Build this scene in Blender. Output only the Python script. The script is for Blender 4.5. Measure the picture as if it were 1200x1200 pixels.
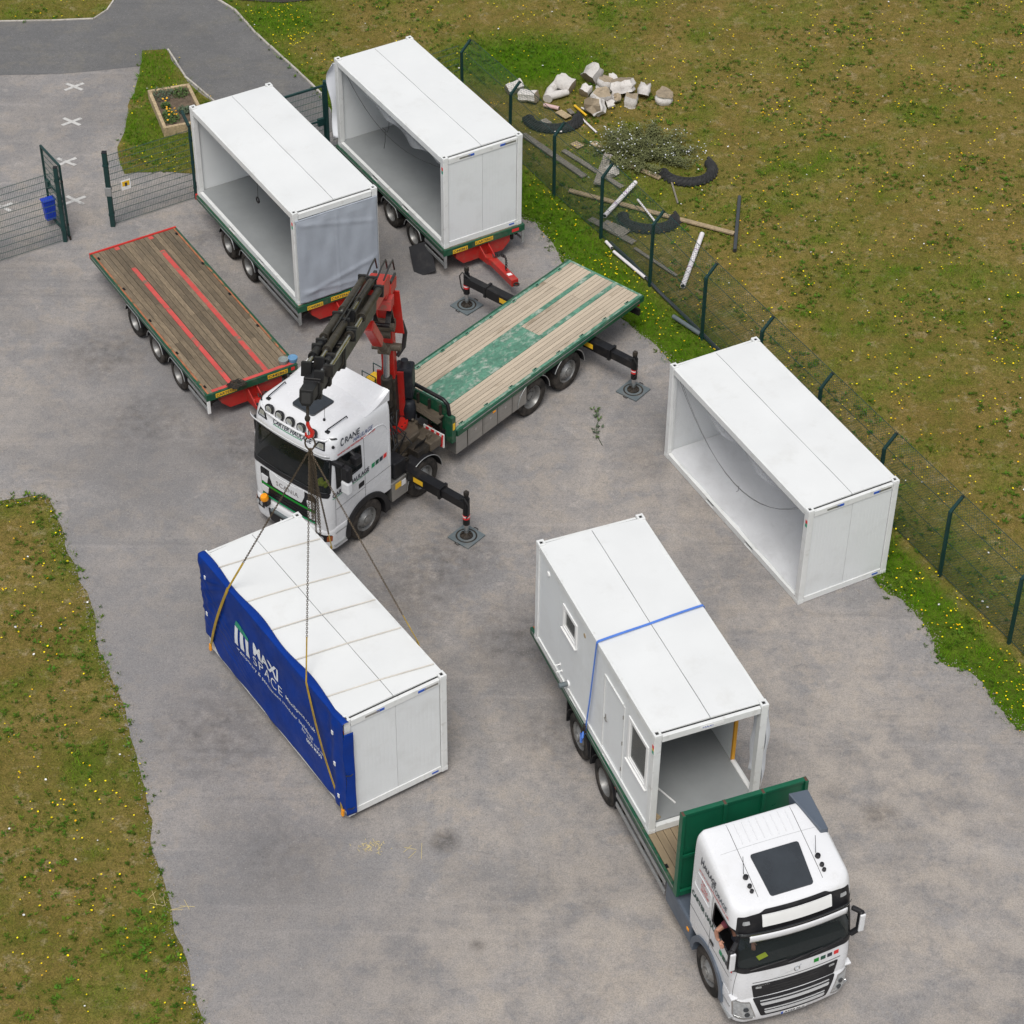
import bpy, bmesh, math, random
import numpy as np
from mathutils import Vector, Matrix
from mathutils.geometry import delaunay_2d_cdt
R = math.radians
random.seed(7)
for o in list(bpy.data.objects): bpy.data.objects.remove(o)
scene = bpy.context.scene
col = scene.collection
# ------------------------------------------------------------------ camera
cd = bpy.data.cameras.new('camera'); cam = bpy.data.objects.new('camera', cd); col.objects.link(cam)
cd.sensor_width = 36; cd.lens = 36 * 2691.72 / 1200; cd.clip_start = 1; cd.clip_end = 2000
cam.matrix_world = Matrix.Translation((0, 0, 36.269)) @ Matrix.Rotation(R(90 - 41.147), 4, 'X') @ Matrix.Rotation(R(0.648), 4, 'Z')
scene.camera = cam
# ------------------------------------------------------------------ sky and sun (bright overcast day)
SUN_EL, SUN_AZ = 62, -98          # azimuth measured from +X towards +Y
w = bpy.data.worlds.new('World'); scene.world = w; w.use_nodes = True
nt = w.node_tree; nt.nodes.clear()
sky = nt.nodes.new('ShaderNodeTexSky'); sky.sky_type = 'NISHITA'; sky.sun_disc = False
sky.sun_elevation = R(SUN_EL); sky.sun_rotation = R(90 - SUN_AZ); sky.air_density = 1.0; sky.dust_density = 2.5; sky.ozone_density = 1.0
hs = nt.nodes.new('ShaderNodeHueSaturation'); hs.inputs['Saturation'].default_value = 0.30
tc = nt.nodes.new('ShaderNodeTexCoord'); nz = nt.nodes.new('ShaderNodeTexNoise'); nz.inputs['Scale'].default_value = 3.2; nz.inputs['Detail'].default_value = 6
cr = nt.nodes.new('ShaderNodeMapRange'); cr.inputs[1].default_value = .35; cr.inputs[2].default_value = .65; cr.inputs[3].default_value = .75; cr.inputs[4].default_value = 1.25
mul = nt.nodes.new('ShaderNodeVectorMath'); mul.operation = 'SCALE'
bg = nt.nodes.new('ShaderNodeBackground'); bg.inputs['Strength'].default_value = 0.110
wo = nt.nodes.new('ShaderNodeOutputWorld')
L_ = nt.links.new
L_(sky.outputs[0], hs.inputs['Color']); L_(tc.outputs['Generated'], nz.inputs['Vector']); L_(nz.outputs[0], cr.inputs[0])
L_(hs.outputs[0], mul.inputs[0]); L_(cr.outputs[0], mul.inputs['Scale']); L_(mul.outputs[0], bg.inputs['Color']); L_(bg.outputs[0], wo.inputs[0])
sd = bpy.data.lights.new('sun', 'SUN'); sun = bpy.data.objects.new('sun', sd); col.objects.link(sun)
sd.energy = 1.75; sd.angle = R(26); sd.color = (1.0, .965, .91)
a, e = R(SUN_AZ), R(SUN_EL)
sun.rotation_euler = Vector((math.cos(a)*math.cos(e), math.sin(a)*math.cos(e), math.sin(e))).to_track_quat('Z', 'Y').to_euler()
sun.location = (0, 0, 60)
scene.view_settings.view_transform = 'Standard'; scene.view_settings.look = 'None'; scene.view_settings.gamma = 1
cy_ = scene.cycles; cy_.max_bounces = 5; cy_.diffuse_bounces = 4; cy_.glossy_bounces = 3; cy_.transmission_bounces = 4; cy_.transparent_max_bounces = 8
scene.view_settings.use_curve_mapping = False; scene.view_settings.exposure = 0.37
# ------------------------------------------------------------------ helpers
class MB:
    def __init__(s): s.v = []; s.f = []
    def add(s, vs, fs):
        n = len(s.v); s.v += [tuple(map(float, p)) for p in vs]; s.f += [tuple(n + i for i in f) for f in fs]; return s
    def box(s, x0, x1, y0, y1, z0, z1):
        return s.add([(x0,y0,z0),(x1,y0,z0),(x1,y1,z0),(x0,y1,z0),(x0,y0,z1),(x1,y0,z1),(x1,y1,z1),(x0,y1,z1)],
                     [(0,3,2,1),(4,5,6,7),(0,1,5,4),(1,2,6,5),(2,3,7,6),(3,0,4,7)])
    def beam(s, p0, p1, w, h, up=(0,0,1), w1=None, h1=None):
        p0, p1 = Vector(p0), Vector(p1); d = (p1-p0).normalized(); u = Vector(up)
        if abs(d.dot(u)) > .98: u = Vector((1,0,0))
        r = d.cross(u).normalized(); u = r.cross(d).normalized(); w1 = w if w1 is None else w1; h1 = h if h1 is None else h1
        vs = []
        for p, ww, hh in ((p0, w, h), (p1, w1, h1)):
            for a_, b_ in ((-1,-1),(1,-1),(1,1),(-1,1)): vs.append(p + r*a_*ww/2 + u*b_*hh/2)
        return s.add(vs, [(0,1,2,3),(7,6,5,4),(0,4,5,1),(1,5,6,2),(2,6,7,3),(3,7,4,0)])
    def lathe(s, prof, p0, axis, n=20, caps=True):
        p0 = Vector(p0); d = Vector(axis).normalized(); u = Vector((0,0,1)) if abs(d.z) < .9 else Vector((1,0,0))
        r = d.cross(u).normalized(); u = r.cross(d); vs = []; fs = []
        for k, (rad, h) in enumerate(prof):
            for i in range(n):
                t = 2*math.pi*i/n; vs.append(p0 + d*h + (r*math.cos(t) + u*math.sin(t))*rad)
        for k in range(len(prof)-1):
            for i in range(n):
                j = (i+1) % n; fs.append((k*n+i, k*n+j, (k+1)*n+j, (k+1)*n+i))
        if caps: fs += [tuple(range(n))[::-1], tuple((len(prof)-1)*n + i for i in range(n))]
        return s.add(vs, fs)
    def cyl(s, p0, p1, r0, r1=None, n=14):
        p0, p1 = Vector(p0), Vector(p1); r1 = r0 if r1 is None else r1
        return s.lathe([(r0, 0), (r1, (p1-p0).length)], p0, p1-p0, n)
    def tube(s, pts, r, n=6, closed=False):
        pts = [Vector(p) for p in pts]; N = len(pts); vs = []; fs = []; prev = None
        rr = r if hasattr(r, '__len__') else [r]*N
        for i, p in enumerate(pts):
            a_ = pts[(i-1) % N] if (closed or i) else p; b_ = pts[(i+1) % N] if (closed or i < N-1) else p
            d = (b_-a_).normalized()
            if prev is None:
                u = Vector((0,0,1)) if abs(d.z) < .9 else Vector((1,0,0)); u = (u - d*u.dot(d)).normalized()
            else: u = (prev - d*prev.dot(d)).normalized()
            prev = u; w_ = d.cross(u)
            for k in range(n):
                t = 2*math.pi*k/n; vs.append(p + (u*math.cos(t) + w_*math.sin(t))*rr[i])
        M = N if closed else N-1
        for i in range(M):
            for k in range(n):
                j = (i+1) % N; q = (k+1) % n; fs.append((i*n+k, i*n+q, j*n+q, j*n+k))
        if not closed: fs += [tuple(range(n))[::-1], tuple((N-1)*n+k for k in range(n))]
        return s.add(vs, fs)
    def prism(s, poly, axis, t0, t1):
        m = {'x': lambda a_, b_, t: (t, a_, b_), 'y': lambda a_, b_, t: (a_, t, b_), 'z': lambda a_, b_, t: (a_, b_, t)}[axis]
        n = len(poly); vs = [m(*p, t0) for p in poly] + [m(*p, t1) for p in poly]
        return s.add(vs, [tuple(range(n))[::-1], tuple(range(n, 2*n))] + [(i, (i+1) % n, n+(i+1) % n, n+i) for i in range(n)])
    def grid(s, fn, nu, nv, thick=0):
        vs = [fn(i/nu, j/nv) for j in range(nv+1) for i in range(nu+1)]
        return s.add(vs, [(j*(nu+1)+i, j*(nu+1)+i+1, (j+1)*(nu+1)+i+1, (j+1)*(nu+1)+i) for j in range(nv) for i in range(nu)])
    def mesh(s, name='mesh', smooth=None):
        me = bpy.data.meshes.new(name); me.from_pydata(s.v, [], s.f)
        bm = bmesh.new(); bm.from_mesh(me); bmesh.ops.recalc_face_normals(bm, faces=bm.faces); bm.to_mesh(me); bm.free()
        if smooth is not None:
            me.polygons.foreach_set('use_smooth', [True]*len(me.polygons)); me.set_sharp_from_angle(angle=R(smooth))
        me.update(); return me

CACHE = {}
def obj(name, mb, m, parent=None, smooth=None, bevel=0, loc=None, rot=None, key=None, solid=0):
    """one mesh object; alike pieces share mesh data through key"""
    if key is not None and key in CACHE: me = CACHE[key]
    else:
        if callable(mb): mb = mb()
        me = mb.mesh(name, smooth) if isinstance(mb, MB) else mb
        if m is not None and not me.materials: me.materials.append(m)
        if key is not None: CACHE[key] = me
    o = bpy.data.objects.new(name, me); col.objects.link(o)
    if m is not None and me.materials[0] is not m:
        o.material_slots[0].link = 'OBJECT'; o.material_slots[0].material = m
    if parent: o.parent = parent
    if loc is not None: o.location = loc
    if rot is not None: o.rotation_euler = rot
    if solid:
        b = o.modifiers.new('solid', 'SOLIDIFY'); b.thickness = solid; b.offset = 0
    if bevel:
        b = o.modifiers.new('bevel', 'BEVEL'); b.width = bevel; b.segments = 2; b.limit_method = 'ANGLE'; b.angle_limit = R(40); b.harden_normals = False
    return o
def tag(o, label=None, cat=None, group=None, kind=None):
    if label: o['label'] = label
    if cat: o['category'] = cat
    if group: o['group'] = group
    if kind: o['kind'] = kind
    return o
def empty(name, loc, yaw=0, label=None, cat=None, group=None):
    o = bpy.data.objects.new(name, None); col.objects.link(o); o.location = loc; o.rotation_euler = (0, 0, R(yaw)); o.empty_display_size = .3
    return tag(o, label, cat, group)
def copy_tree(o, parent=None):
    c = o.copy(); col.objects.link(c); c.parent = parent
    for ch in list(o.children): copy_tree(ch, c)
    return c
def bx(*a): return MB().box(*a)
# ------------------------------------------------------------------ materials
MATS = {}
def _n(t, kind, **kw):
    n = t.nodes.new(kind)
    for k, v in kw.items(): setattr(n, k, v)
    return n
def mat(name, c, rough=.55, metal=0, var=.10, scale=2.0, dirt=None, damt=.5, dscale=1.5, dlo=.52, dhi=.72, bump=0, bscale=40, rnd=0, stretch=None, coat=0, alpha=1, trans=0, spec=.5, fine=0):
    m = bpy.data.materials.new(name); m.use_nodes = True; t = m.node_tree; b = t.nodes['Principled BSDF']; L = t.links.new
    tcn = _n(t, 'ShaderNodeTexCoord'); oi = _n(t, 'ShaderNodeObjectInfo')
    mp = _n(t, 'ShaderNodeMapping'); L(tcn.outputs['Object'], mp.inputs[0])
    if stretch: mp.inputs['Scale'].default_value = stretch
    ww = _n(t, 'ShaderNodeMath', operation='MULTIPLY'); L(oi.outputs['Random'], ww.inputs[0]); ww.inputs[1].default_value = 37
    def noise(sc, det=5, rg=.6):
        n = _n(t, 'ShaderNodeTexNoise', noise_dimensions='4D'); L(mp.outputs[0], n.inputs['Vector']); L(ww.outputs[0], n.inputs['W'])
        n.inputs['Scale'].default_value = sc; n.inputs['Detail'].default_value = det; n.inputs['Roughness'].default_value = rg; return n.outputs[0]
    def rng(src, a0, a1, b0, b1):
        n = _n(t, 'ShaderNodeMapRange'); L(src, n.inputs[0])
        for i, q in enumerate((a0, a1, b0, b1)): n.inputs[i+1].default_value = q
        return n.outputs[0]
    def mix(fac, A, B, mode='MIX'):
        n = _n(t, 'ShaderNodeMix', data_type='RGBA', blend_type=mode)
        if isinstance(fac, (int, float)): n.inputs[0].default_value = fac
        else: L(fac, n.inputs[0])
        for i, q in ((6, A), (7, B)):
            if isinstance(q, tuple): n.inputs[i].default_value = (*q[:3], 1)
            else: L(q, n.inputs[i])
        return n.outputs[2]
    f = rng(noise(scale), .3, .7, 0, 1)
    cur = mix(f, tuple(x*(1-var) for x in c), tuple(min(1, x*(1+var)) for x in c))
    if fine: cur = mix(rng(noise(fine, 2), .35, .65, 0, 1), cur, mix(.35, cur, (0, 0, 0)))
    if rnd:
        k = rng(oi.outputs['Random'], 0, 1, 1-rnd, 1+rnd); hv = _n(t, 'ShaderNodeHueSaturation'); L(k, hv.inputs['Value']); L(cur, hv.inputs['Color']); cur = hv.outputs[0]
    if dirt is not None:
        cur = mix(rng(noise(dscale, 8, .7), dlo, dhi, 0, damt), cur, dirt)
    L(cur, b.inputs['Base Color'])
    L(rng(noise(scale*2.3), .3, .7, max(.02, rough-.08), min(1, rough+.08)), b.inputs['Roughness'])
    b.inputs['Metallic'].default_value = metal; b.inputs['Specular IOR Level'].default_value = spec
    if coat: b.inputs['Coat Weight'].default_value = coat; b.inputs['Coat Roughness'].default_value = .06
    if alpha < 1: b.inputs['Alpha'].default_value = alpha
    if trans: b.inputs['Transmission Weight'].default_value = trans
    if bump:
        bp = _n(t, 'ShaderNodeBump'); bp.inputs['Strength'].default_value = bump; bp.inputs['Distance'].default_value = .02
        L(noise(bscale, 4), bp.inputs['Height']); L(bp.outputs[0], b.inputs['Normal'])
    MATS[name] = m; return m
M = MATS
GRIME = (.10, .085, .065)
mat('panel_white', (.70, .72, .725), .42, var=.03, scale=.8, dirt=(.42, .41, .38), damt=.35, dscale=1.1, dlo=.5, dhi=.8, bump=.05, bscale=3)
mat('roof_white', (.68, .69, .685), .5, var=.035, scale=.7, dirt=(.50, .49, .46), damt=.42, dscale=1.1, dlo=.56, dhi=.78, bump=.10, bscale=1.5)
mat('frame_white', (.69, .70, .69), .4, var=.05, scale=3, dirt=(.33, .31, .27), damt=.55, dscale=5, dlo=.55, dhi=.75)
mat('floor_grey', (.24, .252, .255), .5, var=.10, scale=1.2, dirt=(.28, .28, .27), damt=.35, dscale=2.5, dlo=.55, dhi=.8)
mat('floor_pale', (.72, .73, .75), .42, var=.08, scale=1.2, dirt=(.40, .40, .40), damt=.55, dscale=2.2, dlo=.50, dhi=.8)
mat('interior_white', (.84, .85, .86), .6, var=.03)
mat('gap_dark', (.02, .02, .02), .8)
mat('black_plastic', (.014, .014, .016), .45, var=.2, spec=.3, dirt=(.07, .065, .06), damt=.3, dscale=4)
mat('black_paint', (.010, .010, .011), .35, var=.2, spec=.3, dirt=(.10, .085, .07), damt=.4, dscale=3)
mat('rubber', (.018, .017, .016), .85, spec=.2, var=.2, scale=6, dirt=(.13, .11, .095), damt=.6, dscale=3, dlo=.42, dhi=.7)
mat('rim', (.24, .24, .235), .45, metal=.5, var=.12, scale=6, dirt=(.12, .10, .085), damt=.6, dscale=7, dlo=.48, dhi=.7)
mat('red_hub', (.42, .03, .02), .5, dirt=GRIME, damt=.6)
mat('chrome', (.6, .6, .6), .18, metal=1, var=.05)
mat('galv', (.42, .43, .43), .45, metal=.7, var=.15, scale=5, dirt=(.18, .17, .15), damt=.4)
mat('stainless', (.38, .37, .35), .38, metal=.75, var=.08, dirt=(.2, .18, .16), damt=.4, stretch=(1, 1, 6))
mat('cab_white', (.68, .685, .70), .26, var=.02, coat=.35, dirt=(.48, .47, .44), damt=.35, dscale=1.2)
mat('glass_dark', (.022, .027, .032), .05, spec=.7, var=.3, coat=.4)
mat('glass', (.008, .011, .012), .03, alpha=.68, spec=.6, var=0)
mat('cabin_glass', (.05, .06, .06), .05, alpha=.75, spec=.6, var=.1)
mat('lamp_glass', (.55, .57, .58), .08, metal=.6, var=.3, scale=12)
mat('green_paint', (.006, .070, .034), .42, var=.15, dirt=(.20, .16, .12), damt=.4, dscale=5, dlo=.5)
mat('green_worn', (.10, .255, .175), .6, var=.22, scale=3, dirt=(.50, .50, .44), damt=.85, dscale=4.0, dlo=.50, dhi=.68, stretch=(1, 1.8, 1), fine=9)
mat('green_bright', (.004, .095, .046), .35, var=.12, dirt=(.02, .06, .04), damt=.4)
mat('red_paint', (.40, .018, .013), .42, var=.12, dirt=(.20, .10, .07), damt=.6, dscale=3, dlo=.5)
mat('red_bright', (.52, .020, .013), .38, var=.10, dirt=(.22, .10, .07), damt=.4, dscale=4)
mat('red_worn', (.52, .07, .06), .7, var=.15, scale=3, dirt=(.18, .13, .09), damt=.95, dscale=4.5, dlo=.52, dhi=.62)
mat('rust_edge', (.34, .13, .06), .75, var=.3, scale=5, dirt=(.03, .10, .05), damt=.95, dscale=2.0, dlo=.52, dhi=.6)
mat('plank_dark', (.20, .152, .098), .85, var=.18, scale=3, rnd=.30, stretch=(.35, 2, 1), dirt=(.075, .062, .045), damt=.7, dscale=2.2, dlo=.48, dhi=.7, fine=22, bump=.3, bscale=12)
mat('plank_pale', (.45, .375, .285), .8, var=.08, scale=2, rnd=.12, stretch=(.5, 1.5, 1), dirt=(.19, .145, .095), damt=.75, dscale=1.0, dlo=.56, dhi=.66, fine=0, bump=.15, bscale=12)
mat('timber', (.46, .35, .21), .8, var=.18, scale=5, rnd=.2, dirt=(.25, .2, .14), damt=.5, fine=18)
mat('grey_timber', (.27, .24, .20), .85, var=.2, scale=5, rnd=.2, fine=18)
mat('blue_tarp', (.001, .030, .225), .5, spec=.18, var=.16, scale=1.6, bump=.12, bscale=5)
mat('grey_tarp', (.33, .36, .41), .5, var=.07, scale=2.2, bump=.2, bscale=4)
mat('white_cloth', (.72, .74, .78), .6, var=.04)
mat('white_paint', (.75, .75, .74), .5, var=.05)
mat('logo_white', (.72, .75, .80), .5, var=.05)
mat('logo_green', (.02, .28, .17), .5)
mat('text_dark', (.025, .03, .045), .5)
mat('text_red', (.55, .04, .04), .5)
mat('text_green', (.01, .25, .10), .5)
mat('text_bgreen', (.0, .22, .015), .4)
mat('dgreen_sq', (.015, .07, .045), .5)
mat('decal_red', (.65, .03, .03), .5)
mat('decal_yellow', (.75, .45, .02), .5, var=.1)
mat('decal_blue', (.02, .09, .45), .5)
mat('fence_green', (.006, .036, .034), .45, var=.2)
mat('wire_green', (.018, .055, .045), .55)
mat('hose', (.02, .02, .02), .5)
mat('boom_brown', (.042, .036, .027), .45, metal=.1, var=.25, scale=4, spec=.35, dirt=(.10, .085, .062), damt=.5, dscale=4)
mat('boom_black', (.010, .010, .0105), .42, var=.25, spec=.3, dirt=(.07, .06, .045), damt=.4, dscale=3)
mat('dark_metal', (.026, .023, .020), .6, metal=.1, var=.3, scale=5, spec=.3, dirt=(.10, .076, .05), damt=.6, dscale=4, dlo=.45)
mat('grimy_metal', (.115, .092, .066), .6, metal=.2, var=.3, scale=5, dirt=(.06, .05, .04), damt=.8, dscale=4, dlo=.45)
mat('tank_black', (.014, .016, .021), .5, spec=.3, var=.15, dirt=(.14, .13, .12), damt=.3)
mat('pad_grey', (.11, .135, .145), .6, var=.12, dirt=(.22, .2, .18), damt=.6, dscale=3)
mat('chain', (.10, .075, .05), .5, metal=.6, var=.3, scale=8)
mat('webbing', (.46, .30, .03), .75, var=.2, scale=5, dirt=(.10, .08, .04), damt=.7, dscale=1.5, dlo=.4)
mat('strap_blue', (.08, .20, .62), .6, var=.1)
mat('amber', (.80, .30, .01), .25, var=.05)
mat('orange_foam', (.70, .33, .02), .6, var=.1)
mat('skin', (.42, .21, .14), .55, var=.05)
mat('tshirt_maroon', (.16, .03, .045), .85, var=.12)
mat('hivis_orange', (.85, .20, .01), .7, var=.08)
mat('hivis_yellow', (.60, .75, .03), .7, var=.1)
mat('hair', (.05, .035, .025), .7)
mat('trousers', (.03, .035, .05), .9)
mat('seat_grey', (.06, .06, .065), .9)
mat('birch_bark', (.60, .57, .54), .85, var=.2, scale=5, dirt=(.16, .13, .10), damt=.8, dscale=5, dlo=.5, rnd=.12, bump=.4, bscale=14)
mat('cut_wood', (.30, .24, .165), .85, var=.2, scale=6, dirt=(.12, .10, .075), damt=.8, dscale=7, rnd=.15)
mat('tyre_old', (.018, .0185, .019), .85, var=.25, scale=5, dirt=(.10, .095, .08), damt=.4, dscale=3)
mat('pvc_white', (.74, .70, .71), .4, var=.06, dirt=(.45, .4, .36), damt=.3)
mat('pvc_dark', (.045, .05, .055), .4)
mat('pvc_pink', (.55, .38, .36), .5)
mat('concrete', (.42, .39, .35), .85, var=.2, scale=6, dirt=(.2, .17, .13), damt=.5, dscale=4, rnd=.15)
mat('soil', (.13, .095, .065), .95, var=.35, scale=8, fine=30, bump=.5, bscale=20)
mat('blue_plastic', (.01, .045, .45), .45, var=.1)
mat('sponge_blue', (.12, .26, .42), .7); mat('sponge_grey', (.22, .25, .24), .7)
mat('zinc_gate', (.25, .27, .26), .5, metal=.4)
mat('red_white', (.7, .7, .68), .5)
# ------------------------------------------------------------------ ground: field, yard, road, grass
rs = np.random.RandomState(3)
def vnoise(x, y, sc, seed=0):
    x = np.asarray(x)/sc + 100.; y = np.asarray(y)/sc + 100.
    xi, yi = np.floor(x).astype(int), np.floor(y).astype(int); fx, fy = x-xi, y-yi
    fx, fy = fx*fx*(3-2*fx), fy*fy*(3-2*fy)
    tab = np.random.RandomState(seed).rand(256, 256); g = lambda a_, b_: tab[a_ % 256, b_ % 256]
    return (g(xi,yi)*(1-fx)+g(xi+1,yi)*fx)*(1-fy) + (g(xi,yi+1)*(1-fx)+g(xi+1,yi+1)*fx)*fy
def fbm(x, y, sc, seed=0, o=4):
    s, amp, tot = 0, 1., 0
    for k in range(o): s = s + amp*vnoise(x, y, sc/2**k, seed+k*11); tot += amp; amp *= .55
    return s/tot
def dseg(x, y, pts):
    d = np.full(np.shape(x), 1e9)
    for (x0, y0), (x1, y1) in zip(pts[:-1], pts[1:]):
        dx, dy = x1-x0, y1-y0; t = np.clip(((x-x0)*dx+(y-y0)*dy)/(dx*dx+dy*dy), 0, 1)
        d = np.minimum(d, np.hypot(x-x0-t*dx, y-y0-t*dy))
    return d
def inpoly(x, y, P):
    c = np.zeros(np.shape(x), bool); n = len(P)
    for i in range(n):
        (x0, y0), (x1, y1) = P[i], P[i-1]
        if y0 == y1: continue
        c ^= ((y0 > y) != (y1 > y)) & (x < (x1-x0)*(y-y0)/(y1-y0)+x0)
    return c
LEFT = [(-45,41.0),(-13.52,41.52),(-12.33,41.73),(-11.54,41.94),(-11.15,41.82),(-10.91,41.32),(-10.58,40.4),(-10.16,39.37),(-9.7,38.22),(-9.19,36.7),(-8.75,35.63),(-8.28,34.47),(-7.98,33.6),(-7.62,32.51),(-7.37,31.68),(-7.35,31.1),(-7.03,30.31),(-6.62,29.0),(-6.27,27.96),(-6.02,27.14),(-5.79,26.55),(-5.51,25.77),(-5.16,24.65),(-3.4,19),(-2,12)]
RIGHT = [(19,20),(11.76,33.65),(11.16,34.47),(10.71,35.15),(10.35,35.93),(10.11,36.25),(9.72,36.46),(9.51,36.72),(9.52,37.55),(9.07,38.58),(8.62,39.01),(7.9,40.9),(6.9,43.0),(5.9,45.0),(4.99,46.41),(4.16,47.47),(3.74,48.08),(3.1,48.93),(2.67,49.49),(2.01,50.84),(1.33,52.11),(.93,52.76),(.55,53.76),(.22,54.01),(-.9,55.9),(-2.4,58.2),(-3.6,59.0),(-5.19,58.72)]
ROADR = [(-5.19,58.72),(-5.87,60.54),(-6.7,61.88),(-8.22,64.2),(-9.04,65.7),(-9.65,66.35),(-11.5,70),(-13.5,76)]
TOPL = [(-15,76),(-13.0,70.0),(-12.95,67.41),(-12.98,66.28),(-13.11,65.61),(-13.44,65.05),(-14.77,64.91),(-16.38,64.82),(-17.16,64.69),(-45,63.0)]
STRIP = [(-11.64,63.06),(-10.91,63.18),(-10.19,61.55),(-9.22,60.22),(-8.36,58.89),(-7.75,57.6),(-8.05,55.9),(-9.13,56.18),(-9.94,56.17),(-11.33,56.05),(-11.58,57.18),(-11.63,59.06),(-11.57,60.52),(-11.58,61.78)]
ASPH = [(-45,60.4),(-16.81,61.36),(-15.79,61.48),(-13.6,61.68),(-11.62,62.13)]
FENCE = [(-1.62,59.75),(-.19,57.4),(1.09,55.2),(2.38,53.12),(3.65,50.87),(4.93,48.48),(6.2,46.2),(7.45,43.95),(8.72,41.67),(9.98,39.41),(11.25,37.19),(12.5,34.95),(13.75,32.7)]
def rough(pts, amp, step=.35, seed=0):
    out = []
    for (x0, y0), (x1, y1) in zip(pts[:-1], pts[1:]):
        L = math.hypot(x1-x0, y1-y0); n = 1 if L > 12 else max(1, int(L/step)); nx, ny = -(y1-y0)/L, (x1-x0)/L
        for k in range(n):
            t = k/n; x, y = x0+(x1-x0)*t, y0+(y1-y0)*t; j = amp*2.4*(float(fbm(np.array([x]), np.array([y]), .8, seed+40, 5)[0])-.5)*2 if n > 1 else 0
            out.append((x+nx*j, y+ny*j))
    out.append(pts[-1]); return out
LEFTr, RIGHTr = rough(LEFT, .045, .07, 1), rough(RIGHT, .09, .07, 2)
YARD = LEFTr + RIGHTr + ROADR[1:] + TOPL
def sheet(name, poly, z, m):
    vs, es, fs, *_ = delaunay_2d_cdt([Vector(p) for p in poly], [], [list(range(len(poly)))], 1, 1e-5)
    me = bpy.data.meshes.new(name); me.from_pydata([(p[0], p[1], z) for p in vs], [], [tuple(f) for f in fs])
    o = obj(name, me, m); bm = bmesh.new(); bm.from_mesh(me); bmesh.ops.recalc_face_normals(bm, faces=bm.faces)
    if sum(f.normal.z for f in bm.faces) < 0: bmesh.ops.reverse_faces(bm, faces=bm.faces)
    bm.to_mesh(me); bm.free(); return o
def lush(x, y):
    """how green the turf is, 0 straw .. 1 lush"""
    n = fbm(x, y, 3.0, 5); n2 = fbm(x, y, .7, 9)
    g = np.clip((n-.46)*2.0, 0, 1)*.48 + np.clip((n2-.52)*5, 0, 1)*.42
    dr = dseg(x, y, RIGHT); df = dseg(x, y, FENCE)
    ver = np.clip(2.1-dr, 0, 1)*1.0
    g = np.maximum(g, ver*(.85+.15*np.clip((n2-.3)*3, 0, 1)))
    dirt = np.clip(1-df/.38, 0, 1)*np.clip((44-y)/3, 0, 1); g = g*(1-.9*dirt)
    g = np.maximum(g, np.clip(1.5-np.hypot((x-.3)/3.0, (y-62.7)/1.9)*1.1, 0, 1)*1.0)
    g = np.maximum(g, np.clip(1.4-np.hypot((x+7.6)/1.8, (y-65.2)/1.7), 0, 1)*.9)
    g = np.maximum(g, np.clip(.9-dseg(x, y, ROADR[:6]), 0, 1)*.9)
    g = np.maximum(g, np.clip(1.5-np.hypot((x-2.6)/3.2, (y-55.6)/3.0), 0, 1)*.55*(.4+n2))
    g = np.maximum(g, np.clip(.9-dseg(x, y, LEFT), 0, 1)*.7*np.clip((n2-.35)*4, 0, 1))
    g = np.maximum(g, inpoly(x, y, STRIP)*(.6+.4*np.clip(1-(x+11.6)/1.8, 0, 1))*np.clip((n2-.2)*4, .4, 1))
    return np.clip(g, 0, 1)
# turf material shared by field and strip
m = bpy.data.materials.new('turf'); m.use_nodes = True; t = m.node_tree; b = t.nodes['Principled BSDF']; L = t.links.new
at = _n(t, 'ShaderNodeAttribute', attribute_name='lush'); tcn = _n(t, 'ShaderNodeTexCoord')
def nz_(sc, det=6, rg=.62, vec=None):
    n = _n(t, 'ShaderNodeTexNoise'); n.inputs['Scale'].default_value = sc; n.inputs['Detail'].default_value = det; n.inputs['Roughness'].default_value = rg
    L(vec or tcn.outputs['Object'], n.inputs['Vector']); return n.outputs[0]
def rg_(src, a0, a1, b0=0, b1=1):
    n = _n(t, 'ShaderNodeMapRange'); L(src, n.inputs[0])
    for i, q in enumerate((a0, a1, b0, b1)): n.inputs[i+1].default_value = q
    return n.outputs[0]
def mx_(f, A, B, mode='MIX'):
    n = _n(t, 'ShaderNodeMix', data_type='RGBA', blend_type=mode)
    if isinstance(f, (int, float)): n.inputs[0].default_value = f
    else: L(f, n.inputs[0])
    for i, q in ((6, A), (7, B)):
        if isinstance(q, tuple): n.inputs[i].default_value = (*q[:3], 1)
        else: L(q, n.inputs[i])
    return n.outputs[2]
straw = mx_(rg_(nz_(.5), .35, .65), (.198, .146, .040), (.300, .218, .074))
straw = mx_(rg_(nz_(4.5, 6, .75), .45, .62), straw, (.150, .130, .030))
straw = mx_(rg_(nz_(2.2, 6, .75), .54, .68, 0, .8), straw, (.43, .335, .20))
grn = mx_(rg_(nz_(4, 5), .35, .65), (.048, .120, .005), (.100, .195, .010))
c_ = mx_(at.outputs['Fac'], straw, grn)
c_ = mx_(rg_(nz_(2.6, 6, .75), .575, .66, 0, .75), c_, (.065, .095, .012))
c_ = mx_(rg_(nz_(26, 4, .85), .42, .62, 0, .70), c_, (.060, .052, .018))
L(c_, b.inputs['Base Color']); b.inputs['Roughness'].default_value = .95; b.inputs['Specular IOR Level'].default_value = .02
bp = _n(t, 'ShaderNodeBump'); bp.inputs['Strength'].default_value = .7; bp.inputs['Distance'].default_value = .05; L(nz_(18, 5, .8), bp.inputs['Height']); L(bp.outputs[0], b.inputs['Normal'])
M['turf'] = m
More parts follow.
